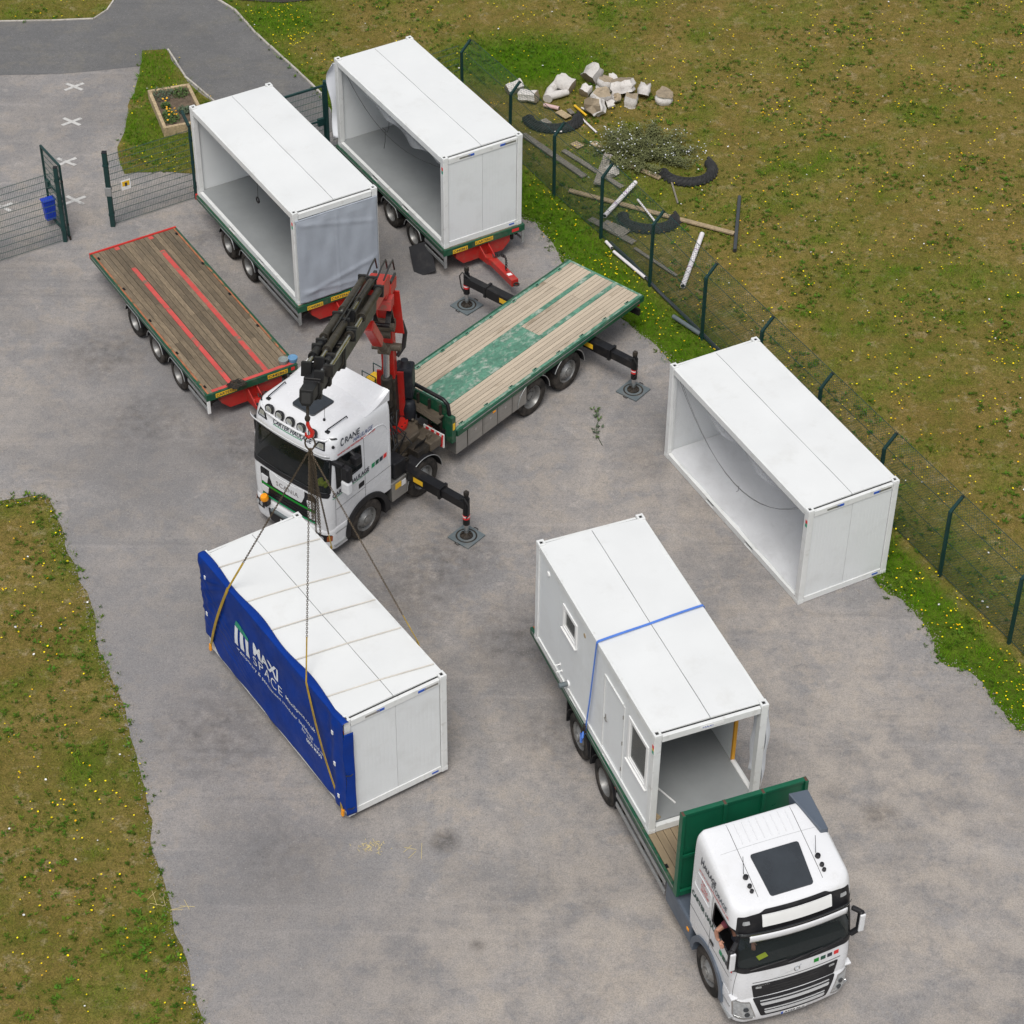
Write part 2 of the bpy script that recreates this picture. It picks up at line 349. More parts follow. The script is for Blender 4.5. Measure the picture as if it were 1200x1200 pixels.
def tarmac(name, A, B, C, fineamt, stains, tone):
    global m, t, b, L, tcn
    m = bpy.data.materials.new(name); m.use_nodes = True; t = m.node_tree; b = t.nodes['Principled BSDF']; L = t.links.new; tcn = _n(t, 'ShaderNodeTexCoord')
    wob = _n(t, 'ShaderNodeTexNoise'); wob.inputs['Scale'].default_value = .9; wob.inputs['Detail'].default_value = 3; L(tcn.outputs['Object'], wob.inputs['Vector'])
    sc = _n(t, 'ShaderNodeVectorMath', operation='SCALE'); sc.inputs['Scale'].default_value = .45; L(wob.outputs['Color'], sc.inputs[0])
    ad = _n(t, 'ShaderNodeVectorMath', operation='ADD'); L(tcn.outputs['Object'], ad.inputs[0]); L(sc.outputs[0], ad.inputs[1]); v2 = ad.outputs[0]
    c = mx_(rg_(nz_(.8, 6, .68, v2), .40, .60), A, B)
    c = mx_(rg_(nz_(1.5, 6, .66, v2), .50, .60, 0, .62), c, C)
    c = mx_(rg_(nz_(3.4, 6, .7, v2), .52, .62, 0, .5), c, tuple(q*.84 for q in B))
    c = mx_(rg_(nz_(2.1, 6, .7, v2), .60, .66, 0, .6), c, tuple(min(1, q*1.22) for q in A))
    c = mx_(rg_(nz_(.13, 4, .6), .47, .62, 0, tone), c, tuple(q*.62 for q in B))
    c = mx_(rg_(nz_(1.9, 8, .75, v2), .58, .74, 0, .5), c, tuple(q*.55 for q in B))
    # faint straight tyre scuffs
    mpn = _n(t, 'ShaderNodeMapping'); mpn.inputs['Rotation'].default_value = (0, 0, R(-48)); mpn.inputs['Scale'].default_value = (.10, 2.6, 1); L(tcn.outputs['Object'], mpn.inputs[0])
    c = mx_(rg_(nz_(1.0, 4, .6, mpn.outputs[0]), .56, .70, 0, .28), c, tuple(min(1, q*1.35) for q in A))
    mp2 = _n(t, 'ShaderNodeMapping'); mp2.inputs['Rotation'].default_value = (0, 0, R(66)); mp2.inputs['Scale'].default_value = (.08, 3.0, 1); L(tcn.outputs['Object'], mp2.inputs[0])
    c = mx_(rg_(nz_(1.1, 4, .6, mp2.outputs[0]), .58, .72, 0, .30), c, tuple(q*.6 for q in B))
    if stains and len(stains) > 3:
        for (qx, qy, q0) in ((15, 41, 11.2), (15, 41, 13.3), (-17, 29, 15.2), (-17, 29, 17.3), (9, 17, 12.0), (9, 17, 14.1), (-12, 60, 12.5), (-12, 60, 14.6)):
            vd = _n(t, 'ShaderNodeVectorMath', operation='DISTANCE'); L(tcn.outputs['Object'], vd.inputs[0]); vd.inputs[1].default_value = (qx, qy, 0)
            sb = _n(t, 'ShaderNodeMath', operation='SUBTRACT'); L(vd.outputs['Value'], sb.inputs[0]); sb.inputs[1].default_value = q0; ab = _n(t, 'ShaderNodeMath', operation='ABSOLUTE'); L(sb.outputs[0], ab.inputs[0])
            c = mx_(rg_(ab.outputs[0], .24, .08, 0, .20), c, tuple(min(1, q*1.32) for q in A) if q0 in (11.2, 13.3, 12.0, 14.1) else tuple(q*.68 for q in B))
    c = mx_(rg_(nz_(9, 5, .75), .50, .72, 0, .55), c, tuple(q*.62 for q in B))
    c = mx_(rg_(nz_(12, 5, .75), .58, .74, 0, .45), c, tuple(min(1, q*1.5) for q in A))
    # tyre-polished lanes / stains with their own shape
    geo = _n(t, 'ShaderNodeSeparateXYZ'); L(v2, geo.inputs[0])
    if len(stains) > 3:
        dn = rg_(nz_(1.1, 7, .72, v2), .42, .60)
        for (sx, sy, r_, k) in ((2.2, 28.2, 4.5, .5), (7.6, 33.6, 4.0, .55), (9.0, 29.0, 5.0, .5), (-2.2, 27.4, 3.6, .42), (3.6, 41.6, 3.4, .45), (.6, 33.0, 2.4, .4), (6.2, 37.0, 2.5, .5), (-2.0, 36.2, 2.2, .35), (-11.5, 45.2, 2.6, .3)):
            vd = _n(t, 'ShaderNodeVectorMath', operation='DISTANCE'); L(v2, vd.inputs[0]); vd.inputs[1].default_value = (sx+.22, sy+.22, .22)
            mlt = _n(t, 'ShaderNodeMath', operation='MULTIPLY'); L(rg_(vd.outputs['Value'], r_, r_*.3, 0, k), mlt.inputs[0]); L(dn, mlt.inputs[1]); c = mx_(mlt.outputs[0], c, (.47, .412, .352))
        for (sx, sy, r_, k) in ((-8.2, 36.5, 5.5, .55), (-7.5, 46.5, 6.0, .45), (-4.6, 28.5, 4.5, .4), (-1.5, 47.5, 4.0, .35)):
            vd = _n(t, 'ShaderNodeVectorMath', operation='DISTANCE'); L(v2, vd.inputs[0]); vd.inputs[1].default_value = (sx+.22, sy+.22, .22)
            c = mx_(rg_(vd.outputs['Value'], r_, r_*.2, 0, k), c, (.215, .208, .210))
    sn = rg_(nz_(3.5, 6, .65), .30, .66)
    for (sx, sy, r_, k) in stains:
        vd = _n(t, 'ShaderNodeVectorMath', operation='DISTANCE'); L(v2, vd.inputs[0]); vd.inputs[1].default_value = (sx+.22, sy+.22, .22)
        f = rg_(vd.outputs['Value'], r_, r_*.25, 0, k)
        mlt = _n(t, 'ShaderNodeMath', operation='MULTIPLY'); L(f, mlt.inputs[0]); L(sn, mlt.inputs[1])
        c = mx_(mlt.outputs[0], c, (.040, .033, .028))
    c = mx_(rg_(nz_(34, 3, .8), .42, .68, 0, fineamt*1.5), c, (.06, .06, .063))
    c = mx_(rg_(nz_(30, 3, .8), .60, .72, 0, fineamt*1.3), c, (.62, .59, .55))
    # hairline cracks
    vo = _n(t, 'ShaderNodeTexVoronoi', feature='DISTANCE_TO_EDGE'); vo.inputs['Scale'].default_value = .22; L(v2, vo.inputs['Vector'])
    cm = _n(t, 'ShaderNodeMath', operation='MULTIPLY'); L(rg_(vo.outputs['Distance'], .0, .004, .45, 0), cm.inputs[0]); L(rg_(nz_(.5), .60, .68), cm.inputs[1])
    c = mx_(cm.outputs[0], c, (.05, .05, .05))
    L(c, b.inputs['Base Color']); b.inputs['Roughness'].default_value = .9; b.inputs['Specular IOR Level'].default_value = .25
    bp = _n(t, 'ShaderNodeBump'); bp.inputs['Strength'].default_value = .35; bp.inputs['Distance'].default_value = .01; L(nz_(70, 4, .7), bp.inputs['Height']); L(bp.outputs[0], b.inputs['Normal'])
    M[name] = m; return m
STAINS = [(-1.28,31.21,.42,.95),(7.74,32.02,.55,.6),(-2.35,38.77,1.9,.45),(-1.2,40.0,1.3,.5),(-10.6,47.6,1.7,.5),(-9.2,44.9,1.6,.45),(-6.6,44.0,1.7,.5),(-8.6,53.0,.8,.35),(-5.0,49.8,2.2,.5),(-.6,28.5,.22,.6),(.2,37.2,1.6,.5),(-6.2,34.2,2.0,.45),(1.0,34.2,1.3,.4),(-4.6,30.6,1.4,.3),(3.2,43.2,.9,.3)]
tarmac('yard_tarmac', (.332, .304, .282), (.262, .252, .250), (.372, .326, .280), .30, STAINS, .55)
tarmac('road_asphalt', (.140, .139, .140), (.160, .157, .154), (.18, .170, .152), .26, [(-11.9,60.3,.4,.6)], .25)
# field sheet: one mesh to the horizon
xs = np.concatenate([[-900,-400,-150,-70], np.arange(-40, 40.1, .35), [70,150,400,900]]); ys = np.concatenate([[-900,-300,-80,-20], np.arange(8, 90.1, .35), [130,250,500,1200]])
X, Y = np.meshgrid(xs, ys); nx, ny = len(xs), len(ys)
Z = -0.004 - .012*fbm(X, Y, 1.5, 21)
idx = np.arange(nx*ny).reshape(ny, nx)
F = np.stack([idx[:-1,:-1], idx[:-1,1:], idx[1:,1:], idx[1:,:-1]], -1).reshape(-1, 4)
me = bpy.data.meshes.new('field'); me.from_pydata(np.stack([X, Y, Z], -1).reshape(-1, 3).tolist(), [], F.tolist())
at_ = me.attributes.new('lush', 'FLOAT', 'POINT'); at_.data.foreach_set('value', lush(X, Y).ravel().astype(np.float32))
tag(obj('field', me, M['turf']), kind='structure')
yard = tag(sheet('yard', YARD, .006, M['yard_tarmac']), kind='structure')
ROADP = rough(ASPH[:2], 0)+rough(ASPH[1:], .02, .5)[1:] + [(-11.45,63.1),(-10.91,63.18),(-10.19,61.55),(-9.22,60.22),(-8.36,58.89),(-7.75,57.6),(-8.05,56.2),(-5.25,58.66)] + ROADR[1:] + TOPL
road = tag(sheet('road', ROADP, .012, M['road_asphalt']), kind='structure')
st = sheet('grass_strip', rough(STRIP+STRIP[:1], .07, .3, 4)[:-1], .022, M['turf']); tag(st, kind='structure')
me = st.data; co = np.array([v.co[:] for v in me.vertices]); at_ = me.attributes.new('lush', 'FLOAT', 'POINT'); at_.data.foreach_set('value', lush(co[:,0], co[:,1]).astype(np.float32)*.8)
mat('bed_soil', (.045, .036, .030), .95, var=.3, scale=6, fine=25)
tag(sheet('planting_bed', [(-9.0,66.35),(-7.6,66.2),(-5.6,66.6),(-5.0,69.5),(-10.4,70),(-9.5,67.2)], .02, M['bed_soil']), kind='structure')
# concrete edging, stone by stone
def edging(pts, h, wd):
    for (x0, y0), (x1, y1) in zip(pts[:-1], pts[1:]):
        Ls = math.hypot(x1-x0, y1-y0); n = max(1, round(Ls/.92))
        for k in range(n):
            t0, t1 = (k+.008)/n, (k+.992)/n; j = random.uniform(-.012, .012)
            obj('edging_stone', MB().beam((x0+(x1-x0)*t0+j, y0+(y1-y0)*t0, .012), (x0+(x1-x0)*t1-j, y0+(y1-y0)*t1, .012+random.uniform(-.006,.006)), wd, h), M['concrete'], road, bevel=.006)
edging(ROADR[1:7], .10, .06); edging([(-10.85,63.15),(-10.14,61.53),(-9.17,60.2),(-8.3,58.85)], .09, .055)
edging([(-12.96,66.28),(-13.09,65.58),(-13.44,65.02),(-14.77,64.88),(-16.38,64.79)], .07, .05)
# painted crosses in the gateway
for (cx, cy), rz in zip([(-13.43,60.88),(-13.2,58.88),(-13.02,56.69),(-12.47,54.7),(-14.48,54.31)], (3, 2, 5, 0, 3)):
    mb = MB()
    for s_ in (1, -1):
        a_ = R(rz + s_*42)
        dx, dy = math.cos(a_)*.36, math.sin(a_)*.30; nxx, nyy = -math.sin(a_)*.055, math.cos(a_)*.055
        z0 = .014 if s_ > 0 else .0165
        mb.add([(cx-dx-nxx, cy-dy-nyy, z0), (cx+dx-nxx, cy+dy-nyy, z0), (cx+dx+nxx, cy+dy+nyy, z0), (cx-dx+nxx, cy-dy+nyy, z0)], [(0,1,2,3)])
    obj('painted_cross', mb, M['cross_paint'] if 'cross_paint' in M else mat('cross_paint', (.52, .51, .49), .8, var=.1, dirt=(.22, .21, .2), damt=.9, dscale=5, dlo=.5, dhi=.62), yard)
# ------------------------------------------------------------------ grass blades, weeds, flowers, grit
def vis_region(n, x0, x1, y0, y1):
    x = rs.uniform(x0, x1, n); y = rs.uniform(y0, y1, n)
    # keep only what lies near the view wedge
    k = (x > -.285*(y*.753+27) - .5) & (x < .285*(y*.753+27)+.8); return x[k], y[k]
def turf_mask(x, y):
    jx, jy = rs.normal(0, .11, len(x)), rs.normal(0, .11, len(x)); k = ~inpoly(x+jx, y+jy, YARD) | inpoly(x+jx, y+jy, STRIP)
    k &= ~inpoly(x, y, [(-9.0,66.35),(-7.6,66.2),(-5.6,66.6),(-5.0,69.5),(-10.4,70),(-9.5,67.2)])
    k &= ~inpoly(x, y, [(-11.0,60.2),(-9.95,60.6),(-9.2,58.6),(-10.3,58.15)])
    return k
def blades(name, n, hmin, hmax, wmin, wmax, colfn, label, keep=None, per=2):
    x, y = vis_region(n, -17, 22, 20, 72); k = turf_mask(x, y); x, y = x[k], y[k]; g = lush(x, y)
    if keep is not None: k = keep(x, y, g); x, y, g = x[k], y[k], g[k]
    N = len(x); V = []; C = []
    for q in range(per):
        th = rs.uniform(0, 6.283, N); h = rs.uniform(hmin, hmax, N)*(.55+.75*g); wd = rs.uniform(wmin, wmax, N); ln = rs.uniform(.3, 1.3, N)*h
        bx0 = x + rs.normal(0, .02, N); by0 = y + rs.normal(0, .02, N); th2 = rs.uniform(0, 6.283, N)
        z0 = np.full(N, -.012) + .032*inpoly(x, y, STRIP)
        p0 = np.stack([bx0-np.sin(th)*wd, by0+np.cos(th)*wd, z0], -1); p1 = np.stack([bx0+np.sin(th)*wd, by0-np.cos(th)*wd, z0], -1)
        p2 = np.stack([bx0+np.cos(th2)*ln, by0+np.sin(th2)*ln, z0+h], -1)
        V.append(np.stack([p0, p1, p2], 1).reshape(-1, 3)); c = colfn(x, y, g, N); C.append(np.repeat(c, 3, 0))
    V = np.concatenate(V); C = np.concatenate(C); T = len(V)//3
    me = bpy.data.meshes.new(name); me.vertices.add(len(V)); me.vertices.foreach_set('co', V.ravel().astype(np.float32))
    me.loops.add(len(V)); me.loops.foreach_set('vertex_index', np.arange(len(V), dtype=np.int32)); me.polygons.add(T)
    me.polygons.foreach_set('loop_start', np.arange(0, len(V), 3, dtype=np.int32)); me.update(calc_edges=True)
    ca = me.color_attributes.new('tint', 'FLOAT_COLOR', 'POINT'); ca.data.foreach_set('color', np.concatenate([C, np.ones((len(C), 1))], 1).ravel().astype(np.float32))
    return tag(obj(name, me, M['blade']), label, 'grass' if 'grass' in name else name.split('_')[-1], kind='stuff')
m = bpy.data.materials.new('blade'); m.use_nodes = True; t = m.node_tree; b = t.nodes['Principled BSDF']
n_ = _n(t, 'ShaderNodeVertexColor', layer_name='tint'); t.links.new(n_.outputs[0], b.inputs['Base Color']); b.inputs['Roughness'].default_value = .8; b.inputs['Specular IOR Level'].default_value = .02; M['blade'] = m
def c_grass(x, y, g, N):
    gg = np.clip(g*1.15 + rs.normal(0, .16, N), 0, 1)[:, None]; br = rs.uniform(.7, 1.25, N)[:, None]
    s = np.array([.315, .230, .064]); d = np.array([.175, .170, .020]); gr = np.array([.085, .205, .006])
    k = (rs.rand(N) < .35)[:, None]
    return (np.where(k, d, s)*(1-gg) + gr*gg)*br
def c_weed(x, y, g, N): return np.array([.055, .125, .012])*rs.uniform(.6, 1.5, N)[:, None]
blades('grass', 420000, .03, .075, .004, .009, c_grass, 'short dry grass over the whole field and verges', per=2)
blades('tall_grass', 90000, .08, .20, .004, .009, c_grass, 'longer green grass along the verges and around the debris', keep=lambda x, y, g: (g > .45), per=3)
def rosettes(name, pts, label):
    V = []; C = []; P = np.array(pts); n = len(P); T = 0
    rad = rs.uniform(.022, .070, n)*rs.choice([1, 1, 1.6], n); base = np.array([.062, .125, .014])*rs.uniform(.6, 1.35, n)[:, None]*np.stack([rs.uniform(.8, 1.35, n), np.ones(n), np.ones(n)], -1)
    for q in range(11):
        th = rs.uniform(0, 6.283, n); r0 = rad*rs.uniform(0, .7, n); l = rad*rs.uniform(.4, .9, n); wd = l*rs.uniform(.22, .42, n); x, y = P[:, 0]+np.cos(th)*r0, P[:, 1]+np.sin(th)*r0*.9
        h0 = rs.uniform(.01, .05, n); h1 = h0+rs.uniform(.0, .05, n); a2 = th+rs.normal(0, .7, n)
        p0 = np.stack([x-np.sin(a2)*wd, y+np.cos(a2)*wd, h0], -1); p1 = np.stack([x+np.sin(a2)*wd, y-np.cos(a2)*wd, h0], -1); p2 = np.stack([x+np.cos(a2)*l, y+np.sin(a2)*l, h1], -1)
        V.append(np.stack([p0, p1, p2], 1).reshape(-1, 3)); C.append(np.repeat(base*rs.uniform(.75, 1.3, n)[:, None], 3, 0))
    V = np.concatenate(V); C = np.concatenate(C)
    me = bpy.data.meshes.new(name); me.vertices.add(len(V)); me.vertices.foreach_set('co', V.ravel().astype(np.float32))
    me.loops.add(len(V)); me.loops.foreach_set('vertex_index', np.arange(len(V), dtype=np.int32)); me.polygons.add(len(V)//3)
    me.polygons.foreach_set('loop_start', np.arange(0, len(V), 3, dtype=np.int32)); me.update(calc_edges=True)
    ca = me.color_attributes.new('tint', 'FLOAT_COLOR', 'POINT'); ca.data.foreach_set('color', np.concatenate([C, np.ones((len(C), 1))], 1).ravel().astype(np.float32))
    return tag(obj(name, me, M['blade']), label, 'weeds', kind='stuff')
x, y = vis_region(95000, -17, 22, 20, 72); k = turf_mask(x, y); x, y = x[k], y[k]
k = rs.rand(len(x)) < np.clip((fbm(x, y, 1.1, 71, 4)-.42)*3.0, .05, .9); WD = list(zip(x[k], y[k]))
for poly in (LEFT[1:-2], RIGHT[1:-1], ROADR[:6]):
    for (x0, y0), (x1, y1) in zip(poly[:-1], poly[1:]):
        for _ in range(int(math.hypot(x1-x0, y1-y0)*5)): t_ = random.random(); WD.append((x0+(x1-x0)*t_+random.gauss(0, .10), y0+(y1-y0)*t_+random.gauss(0, .10)))
rosettes('weeds', WD, 'low green weed rosettes scattered through the dry grass and along the yard edges')
# flowers: little discs on the turf, clustered
def flowers(name, pts, rmin, rmax, cols, label, cat):
    V = []; F = []; C = []; n = 6
    for (x, y) in pts:
        r_ = random.uniform(rmin, rmax); z = random.uniform(.05, .13); tx, ty = random.uniform(-.3, .3), random.uniform(-.3, .3); i0 = len(V); c = random.choice(cols); br = random.uniform(.8, 1.15)
        for k in range(n):
            a_ = 6.283*k/n + x; dx, dy = r_*math.cos(a_), r_*math.sin(a_); V.append((x+dx, y+dy, z+dx*tx+dy*ty))
        V.append((x, y, z-.012)); C += [tuple(q*br for q in c)]*(n+1)
        F += [(i0+k, i0+(k+1) % n, i0+n) for k in range(n)]
        a_ = x*40; i1 = len(V); V += [(x-.003, y, 0), (x+.003, y, 0), (x, y, z-.01)]; C += [(.05, .09, .02)]*3; F.append((i1, i1+1, i1+2))
    me = bpy.data.meshes.new(name); me.from_pydata(V, [], F)
    ca = me.color_attributes.new('tint', 'FLOAT_COLOR', 'POINT'); ca.data.foreach_set('color', np.concatenate([np.array(C), np.ones((len(C), 1))], 1).ravel().astype(np.float32))
    return tag(obj(name, me, M['blade']), label, cat, kind='stuff')
pts = []
x, y = vis_region(75000, -17, 22, 20, 72); k = turf_mask(x, y); x, y = x[k], y[k]
dr = dseg(x, y, RIGHT); pr = .022 + .10*np.clip(fbm(x, y, 1.6, 55, 3)-.56, 0, 1)*2.2 + .17*(dr < 1.4)*np.clip((fbm(x, y, .9, 77, 2)-.38)*3, 0, 1)
pr += .25*np.clip(1-np.hypot((x+7.0)/.9, (y-63.9)/.9), 0, 1) + .22*np.clip(1-np.hypot((x+7.6)/1.2, (y-65.3)/.9), 0, 1) + .2*np.clip(1-np.hypot((x+9.9)/1.1, (y-56.6)/.5), 0, 1)
k = rs.rand(len(x)) < pr*3.6; FL = list(zip(x[k], y[k]))
YEL = [(.80, .62, .01), (.82, .66, .01), (.85, .70, .02), (.80, .45, .01)]
flowers('yellow_flowers', FL, .012, .026, YEL, 'small yellow wild flowers dotted over the grass', 'flowers')
x, y = vis_region(1600, -17, 22, 20, 72); k = turf_mask(x, y); flowers('white_specks', list(zip(x[k], y[k]))[:170], .015, .03, [(.7, .7, .7)], 'tiny white daisies and litter specks in the dry grass', 'flowers')
# grit along the yard edges
mb = MB(); gp = []
for poly in (LEFT[1:], RIGHT[1:]):
    for (x0, y0), (x1, y1) in zip(poly[:-1], poly[1:]):
        Ls = math.hypot(x1-x0, y1-y0)
        for k in range(int(Ls*90)):
            t_ = random.random(); gp.append((x0+(x1-x0)*t_+random.gauss(0, .10), y0+(y1-y0)*t_+random.gauss(0, .13)))
gp += [(random.uniform(-12.2, -11.3)+random.gauss(0,.2), random.uniform(56.5, 61)) for _ in range(260)] + [(random.uniform(-15, 10), random.uniform(22, 56)) for _ in range(380)]
for (x, y) in gp:
    r_ = random.uniform(.008, .024); a_ = random.random()*6
    mb.add([(x+r_*math.cos(a_), y+r_*math.sin(a_), .004), (x+r_*math.cos(a_+2.1), y+r_*math.sin(a_+2.1), .004), (x+r_*math.cos(a_+4.2), y+r_*math.sin(a_+4.2), .004), (x, y, .008+r_*.9)], [(0,1,3),(1,2,3),(2,0,3)])
tag(obj('grit', mb, mat('grit', (.30, .265, .225), .9, var=.4, scale=9)), 'loose pale grit and pebbles along the edges of the yard', 'grit', kind='stuff')
# ------------------------------------------------------------------ portable cabins
CL, CW, CH = 6.058, 2.438, 2.829
def text_mesh(body, size, shear=0, bold=0, space=1.0):
    cu = bpy.data.curves.new('txt', 'FONT'); cu.body = body; cu.size = size; cu.shear = shear; cu.offset = bold; cu.space_character = space; cu.resolution_u = 3
    o = bpy.data.objects.new('txt', cu); me = bpy.data.meshes.new_from_object(o); bpy.data.objects.remove(o); bpy.data.curves.remove(cu); return me
def lettering(name, body, width, height, fn, m, parent, shear=0, bold=0, space=1.0, sub=0):
    """flat letters fitted into width x height, mapped to the surface by fn(s, t) -> xyz"""
    me = text_mesh(body, 1, shear, bold, space); co = np.array([v.co[:] for v in me.vertices]); lo, hi = co.min(0), co.max(0)
    if sub:
        bm = bmesh.new(); bm.from_mesh(me); bmesh.ops.triangulate(bm, faces=bm.faces)
        for _ in range(4):
            es = [e for e in bm.edges if max(abs(e.verts[0].co.x-e.verts[1].co.x)/(hi[0]-lo[0])*width, abs(e.verts[0].co.y-e.verts[1].co.y)/(hi[1]-lo[1])*height) > sub]
            if not es: break
            bmesh.ops.subdivide_edges(bm, edges=es, cuts=1); bmesh.ops.triangulate(bm, faces=bm.faces)
        bm.to_mesh(me); bm.free()
    for v in me.vertices: v.co = fn((v.co.x-lo[0])/(hi[0]-lo[0])*width, (v.co.y-lo[1])/(hi[1]-lo[1])*height)
    me.update(); return obj(name, me, m, parent)
def casting():
    mb = MB(); x, y, z = .09, .08, .059
    mb.box(-x, x, -y, y, -z, z-.03); mb.box(-x, -x+.05, -y, y, z-.03, z); mb.box(x-.05, x, -y, y, z-.03, z); mb.box(-x+.05, x-.05, -y, -y+.045, z-.03, z); mb.box(-x+.05, x-.05, y-.045, y, z-.03, z); return mb
def ribbed(x0, x1, z0, z1, y, depth, out, pitch=.1, axis='x'):
    """micro-ribbed sandwich panel seen from the out side"""
    n = max(1, round((x1-x0)/pitch)); prof = []
    for k in range(n):
        a_ = x0+(x1-x0)*k/n; b_ = x0+(x1-x0)*(k+1)/n; g = .006
        prof += [(a_+g, 0), (b_-g, 0), (b_-g*.5, -.0022), (b_, -.0022)] if k < n-1 else [(a_+g, 0), (b_, 0)]
    mb = MB(); vs = []; N = len(prof)
    for (p, d) in prof:
        for z in (z0, z1): vs.append((p, y+out*d, z) if axis == 'x' else (y+out*d, p, z))
    for z in (z0, z1): vs += [(x1, y-out*depth, z) if axis == 'x' else (y-out*depth, x1, z)]
    for z in (z0, z1): vs += [(x0, y-out*depth, z) if axis == 'x' else (y-out*depth, x0, z)]
    T = N+2; fs = [(2*i, 2*((i+1) % T), 2*((i+1) % T)+1, 2*i+1) for i in range(T)] + [tuple(2*i for i in range(T)), tuple(2*i+1 for i in range(T))[::-1]]
    return mb.add(vs, fs)
def cabin(loc, yaw, label, floor='floor_grey', near_end=True, left_wall=False, right_from=0., stickers=True):
    hx, hy = CL/2, CW/2; r = empty('portable_cabin', loc, yaw, label, 'cabin', 'portable cabins')
    FW = M['frame_white']
    for sx in (-1, 1):
        for sy in (-1, 1):
            obj('corner_post', lambda: bx(-.08, .08, -.075, .075, .11, CH-.11), FW, r, key='cpost', bevel=.012, loc=(sx*(hx-.083), sy*(hy-.078), 0))
            for z in (.059, CH-.059): obj('corner_casting', casting, FW, r, key='cast', bevel=.008, loc=(sx*(hx-.09), sy*(hy-.08), z))
            obj('casting_slot', lambda: bx(-.038, .038, -.033, .033, -.002, .002), M['gap_dark'], r, key='cslot', loc=(sx*(hx-.09), sy*(hy-.08), CH-.027))
    for sy in (-1, 1):
        def rail():
            mb = MB(); x0 = -hx+.18
            for a_, b_ in ((x0, -1.05), (-.70, .70), (1.05, -x0)): mb.box(a_, b_, -.06, .06, .012, .17)
            for a_, b_ in ((-1.05, -.70), (.70, 1.05)): mb.box(a_, b_, -.06, .06, .14, .17); mb.box(a_, b_, -.06, .06, .012, .03); mb.box(a_, b_, -.055, -.02, .03, .14) if 0 else None
            return mb
        obj('base_rail', rail, FW, r, key='brail', loc=(0, sy*(hy-.065), 0))
        for xx in (-.875, .875): obj('fork_pocket', lambda: MB().box(-.172, .172, -.5, .5, .032, .138), M['gap_dark'], r, key='fpock', loc=(xx, sy*(hy-.56), 0))
        obj('roof_rail', lambda: bx(-hx+.18, hx-.18, -.02, .055, CH-.20, CH-.03) if sy > 0 else bx(-hx+.18, hx-.18, -.055, .02, CH-.20, CH-.03), FW, r, key=f'rrail{sy}', bevel=.008, loc=(0, sy*(hy-.062), 0))
        obj('roof_rail_web', lambda: bx(-hx+.18, hx-.18, -.05, .05, CH-.20, CH-.095), FW, r, key='rrailw', loc=(0, sy*(hy-.067), 0))
    for sx in (-1, 1):
        obj('base_rail', lambda: bx(-.05, .05, -hy+.165, hy-.165, .012, .17), FW, r, key='berail', loc=(sx*(hx-.06), 0, 0))
        obj('roof_rail', lambda: bx(-.05, .05, -hy+.165, hy-.165, CH-.22, CH-.055), FW, r, key='rerail', bevel=.01, loc=(sx*(hx-.06), 0, 0))
    def roofp():
        def fn(u, v):
            x = -hx+.115+u*(CL-.23); y = .008+v*(hy-.068); e = min(u, 1-u)*CL
            sag = .006*math.sin(u*9+v*2)+.004*math.sin(u*23); drop = -.02*(1-min(1, v*6)) if 0 else 0
            z = CH-.030+.022*(1-v)+sag*min(1, e*2)
            # notch the panel round the corner castings
            if e < .09 and v > .9: z -= .0
            return (x, y, z)
        mb = MB().grid(fn, 36, 8); n = len(mb.v); mb2 = MB(); mb2.add(mb.v, mb.f)
        mb2.add([(p[0], p[1], CH-.07) for p in (mb.v[0], mb.v[36], mb.v[-1], mb.v[-37])], [(0,3,2,1)])
        rim = [(0*37+i) for i in range(37)] + [j*37+36 for j in range(1, 9)] + [8*37+i for i in range(35, -1, -1)] + [j*37 for j in range(7, 0, -1)]
        vs = [mb.v[i] for i in rim]; k = len(rim); mb2.add(vs+[(p[0], p[1], CH-.07) for p in vs], [(i, (i+1) % k, k+(i+1) % k, k+i) for i in range(k)])
        return mb2
    for s_ in (0, 1): obj('roof_panel', roofp, M['roof_white'], r, smooth=30, key='roofp', rot=(0, 0, math.pi*s_))
    obj('roof_joint', lambda: bx(-hx+.14, hx-.14, -.02, .02, CH-.09, CH-.052), M['gap_dark'], r, key='rjoint')
    obj('roof_joint', lambda: MB().box(-hx+.10, hx-.10, hy-.075, hy-.048, CH-.09, CH-.043).box(-hx+.10, hx-.10, -hy+.048, -hy+.075, CH-.09, CH-.043).box(-hx+.085, -hx+.13, -hy+.08, hy-.08, CH-.09, CH-.048).box(hx-.13, hx-.085, -hy+.08, hy-.08, CH-.09, CH-.048), M['gap_dark'], r, key='rjoint2')
    obj('ceiling', lambda: bx(-hx+.12, hx-.12, -hy+.13, hy-.13, CH-.26, CH-.10), M['interior_white'], r, key='ceil')
    obj('floor', lambda: bx(-hx+.12, hx-.12, -hy+.10, hy-.10, .10, .185), M[floor], r, key='floor')
    # closing walls, panel by panel
    PW = M['panel_white']; z0, z1 = .172, CH-.222
    def end(sx):
        for a_, b_ in ((-hy+.165, -.0012), (.0012, hy-.165)):
            obj('wall_panel', lambda: ribbed(a_, b_, z0, z1, sx*(hx-.03), .07, sx, .1, 'y'), PW, r, key=f'end{sx}{a_:.2f}')
    end(1)
    if near_end: end(-1)
    n = 5; x0, x1 = -hx+.17, hx-.17
    for sy, on in ((-1, True), (1, left_wall)):
        if not on: continue
        for k in range(n):
            a_, b_ = x0+(x1-x0)*k/n+.003, x0+(x1-x0)*(k+1)/n-.003
            if sy == -1 and right_from:
                if b_ < -hx+right_from: continue
                a_ = max(a_, -hx+right_from)
            if sy == 1: continue
            obj('wall_panel', lambda: ribbed(a_, b_, z0, CH-.202, sy*(hy-.03), .07, sy), PW, r, key=f'side{sy}{a_:.2f}')
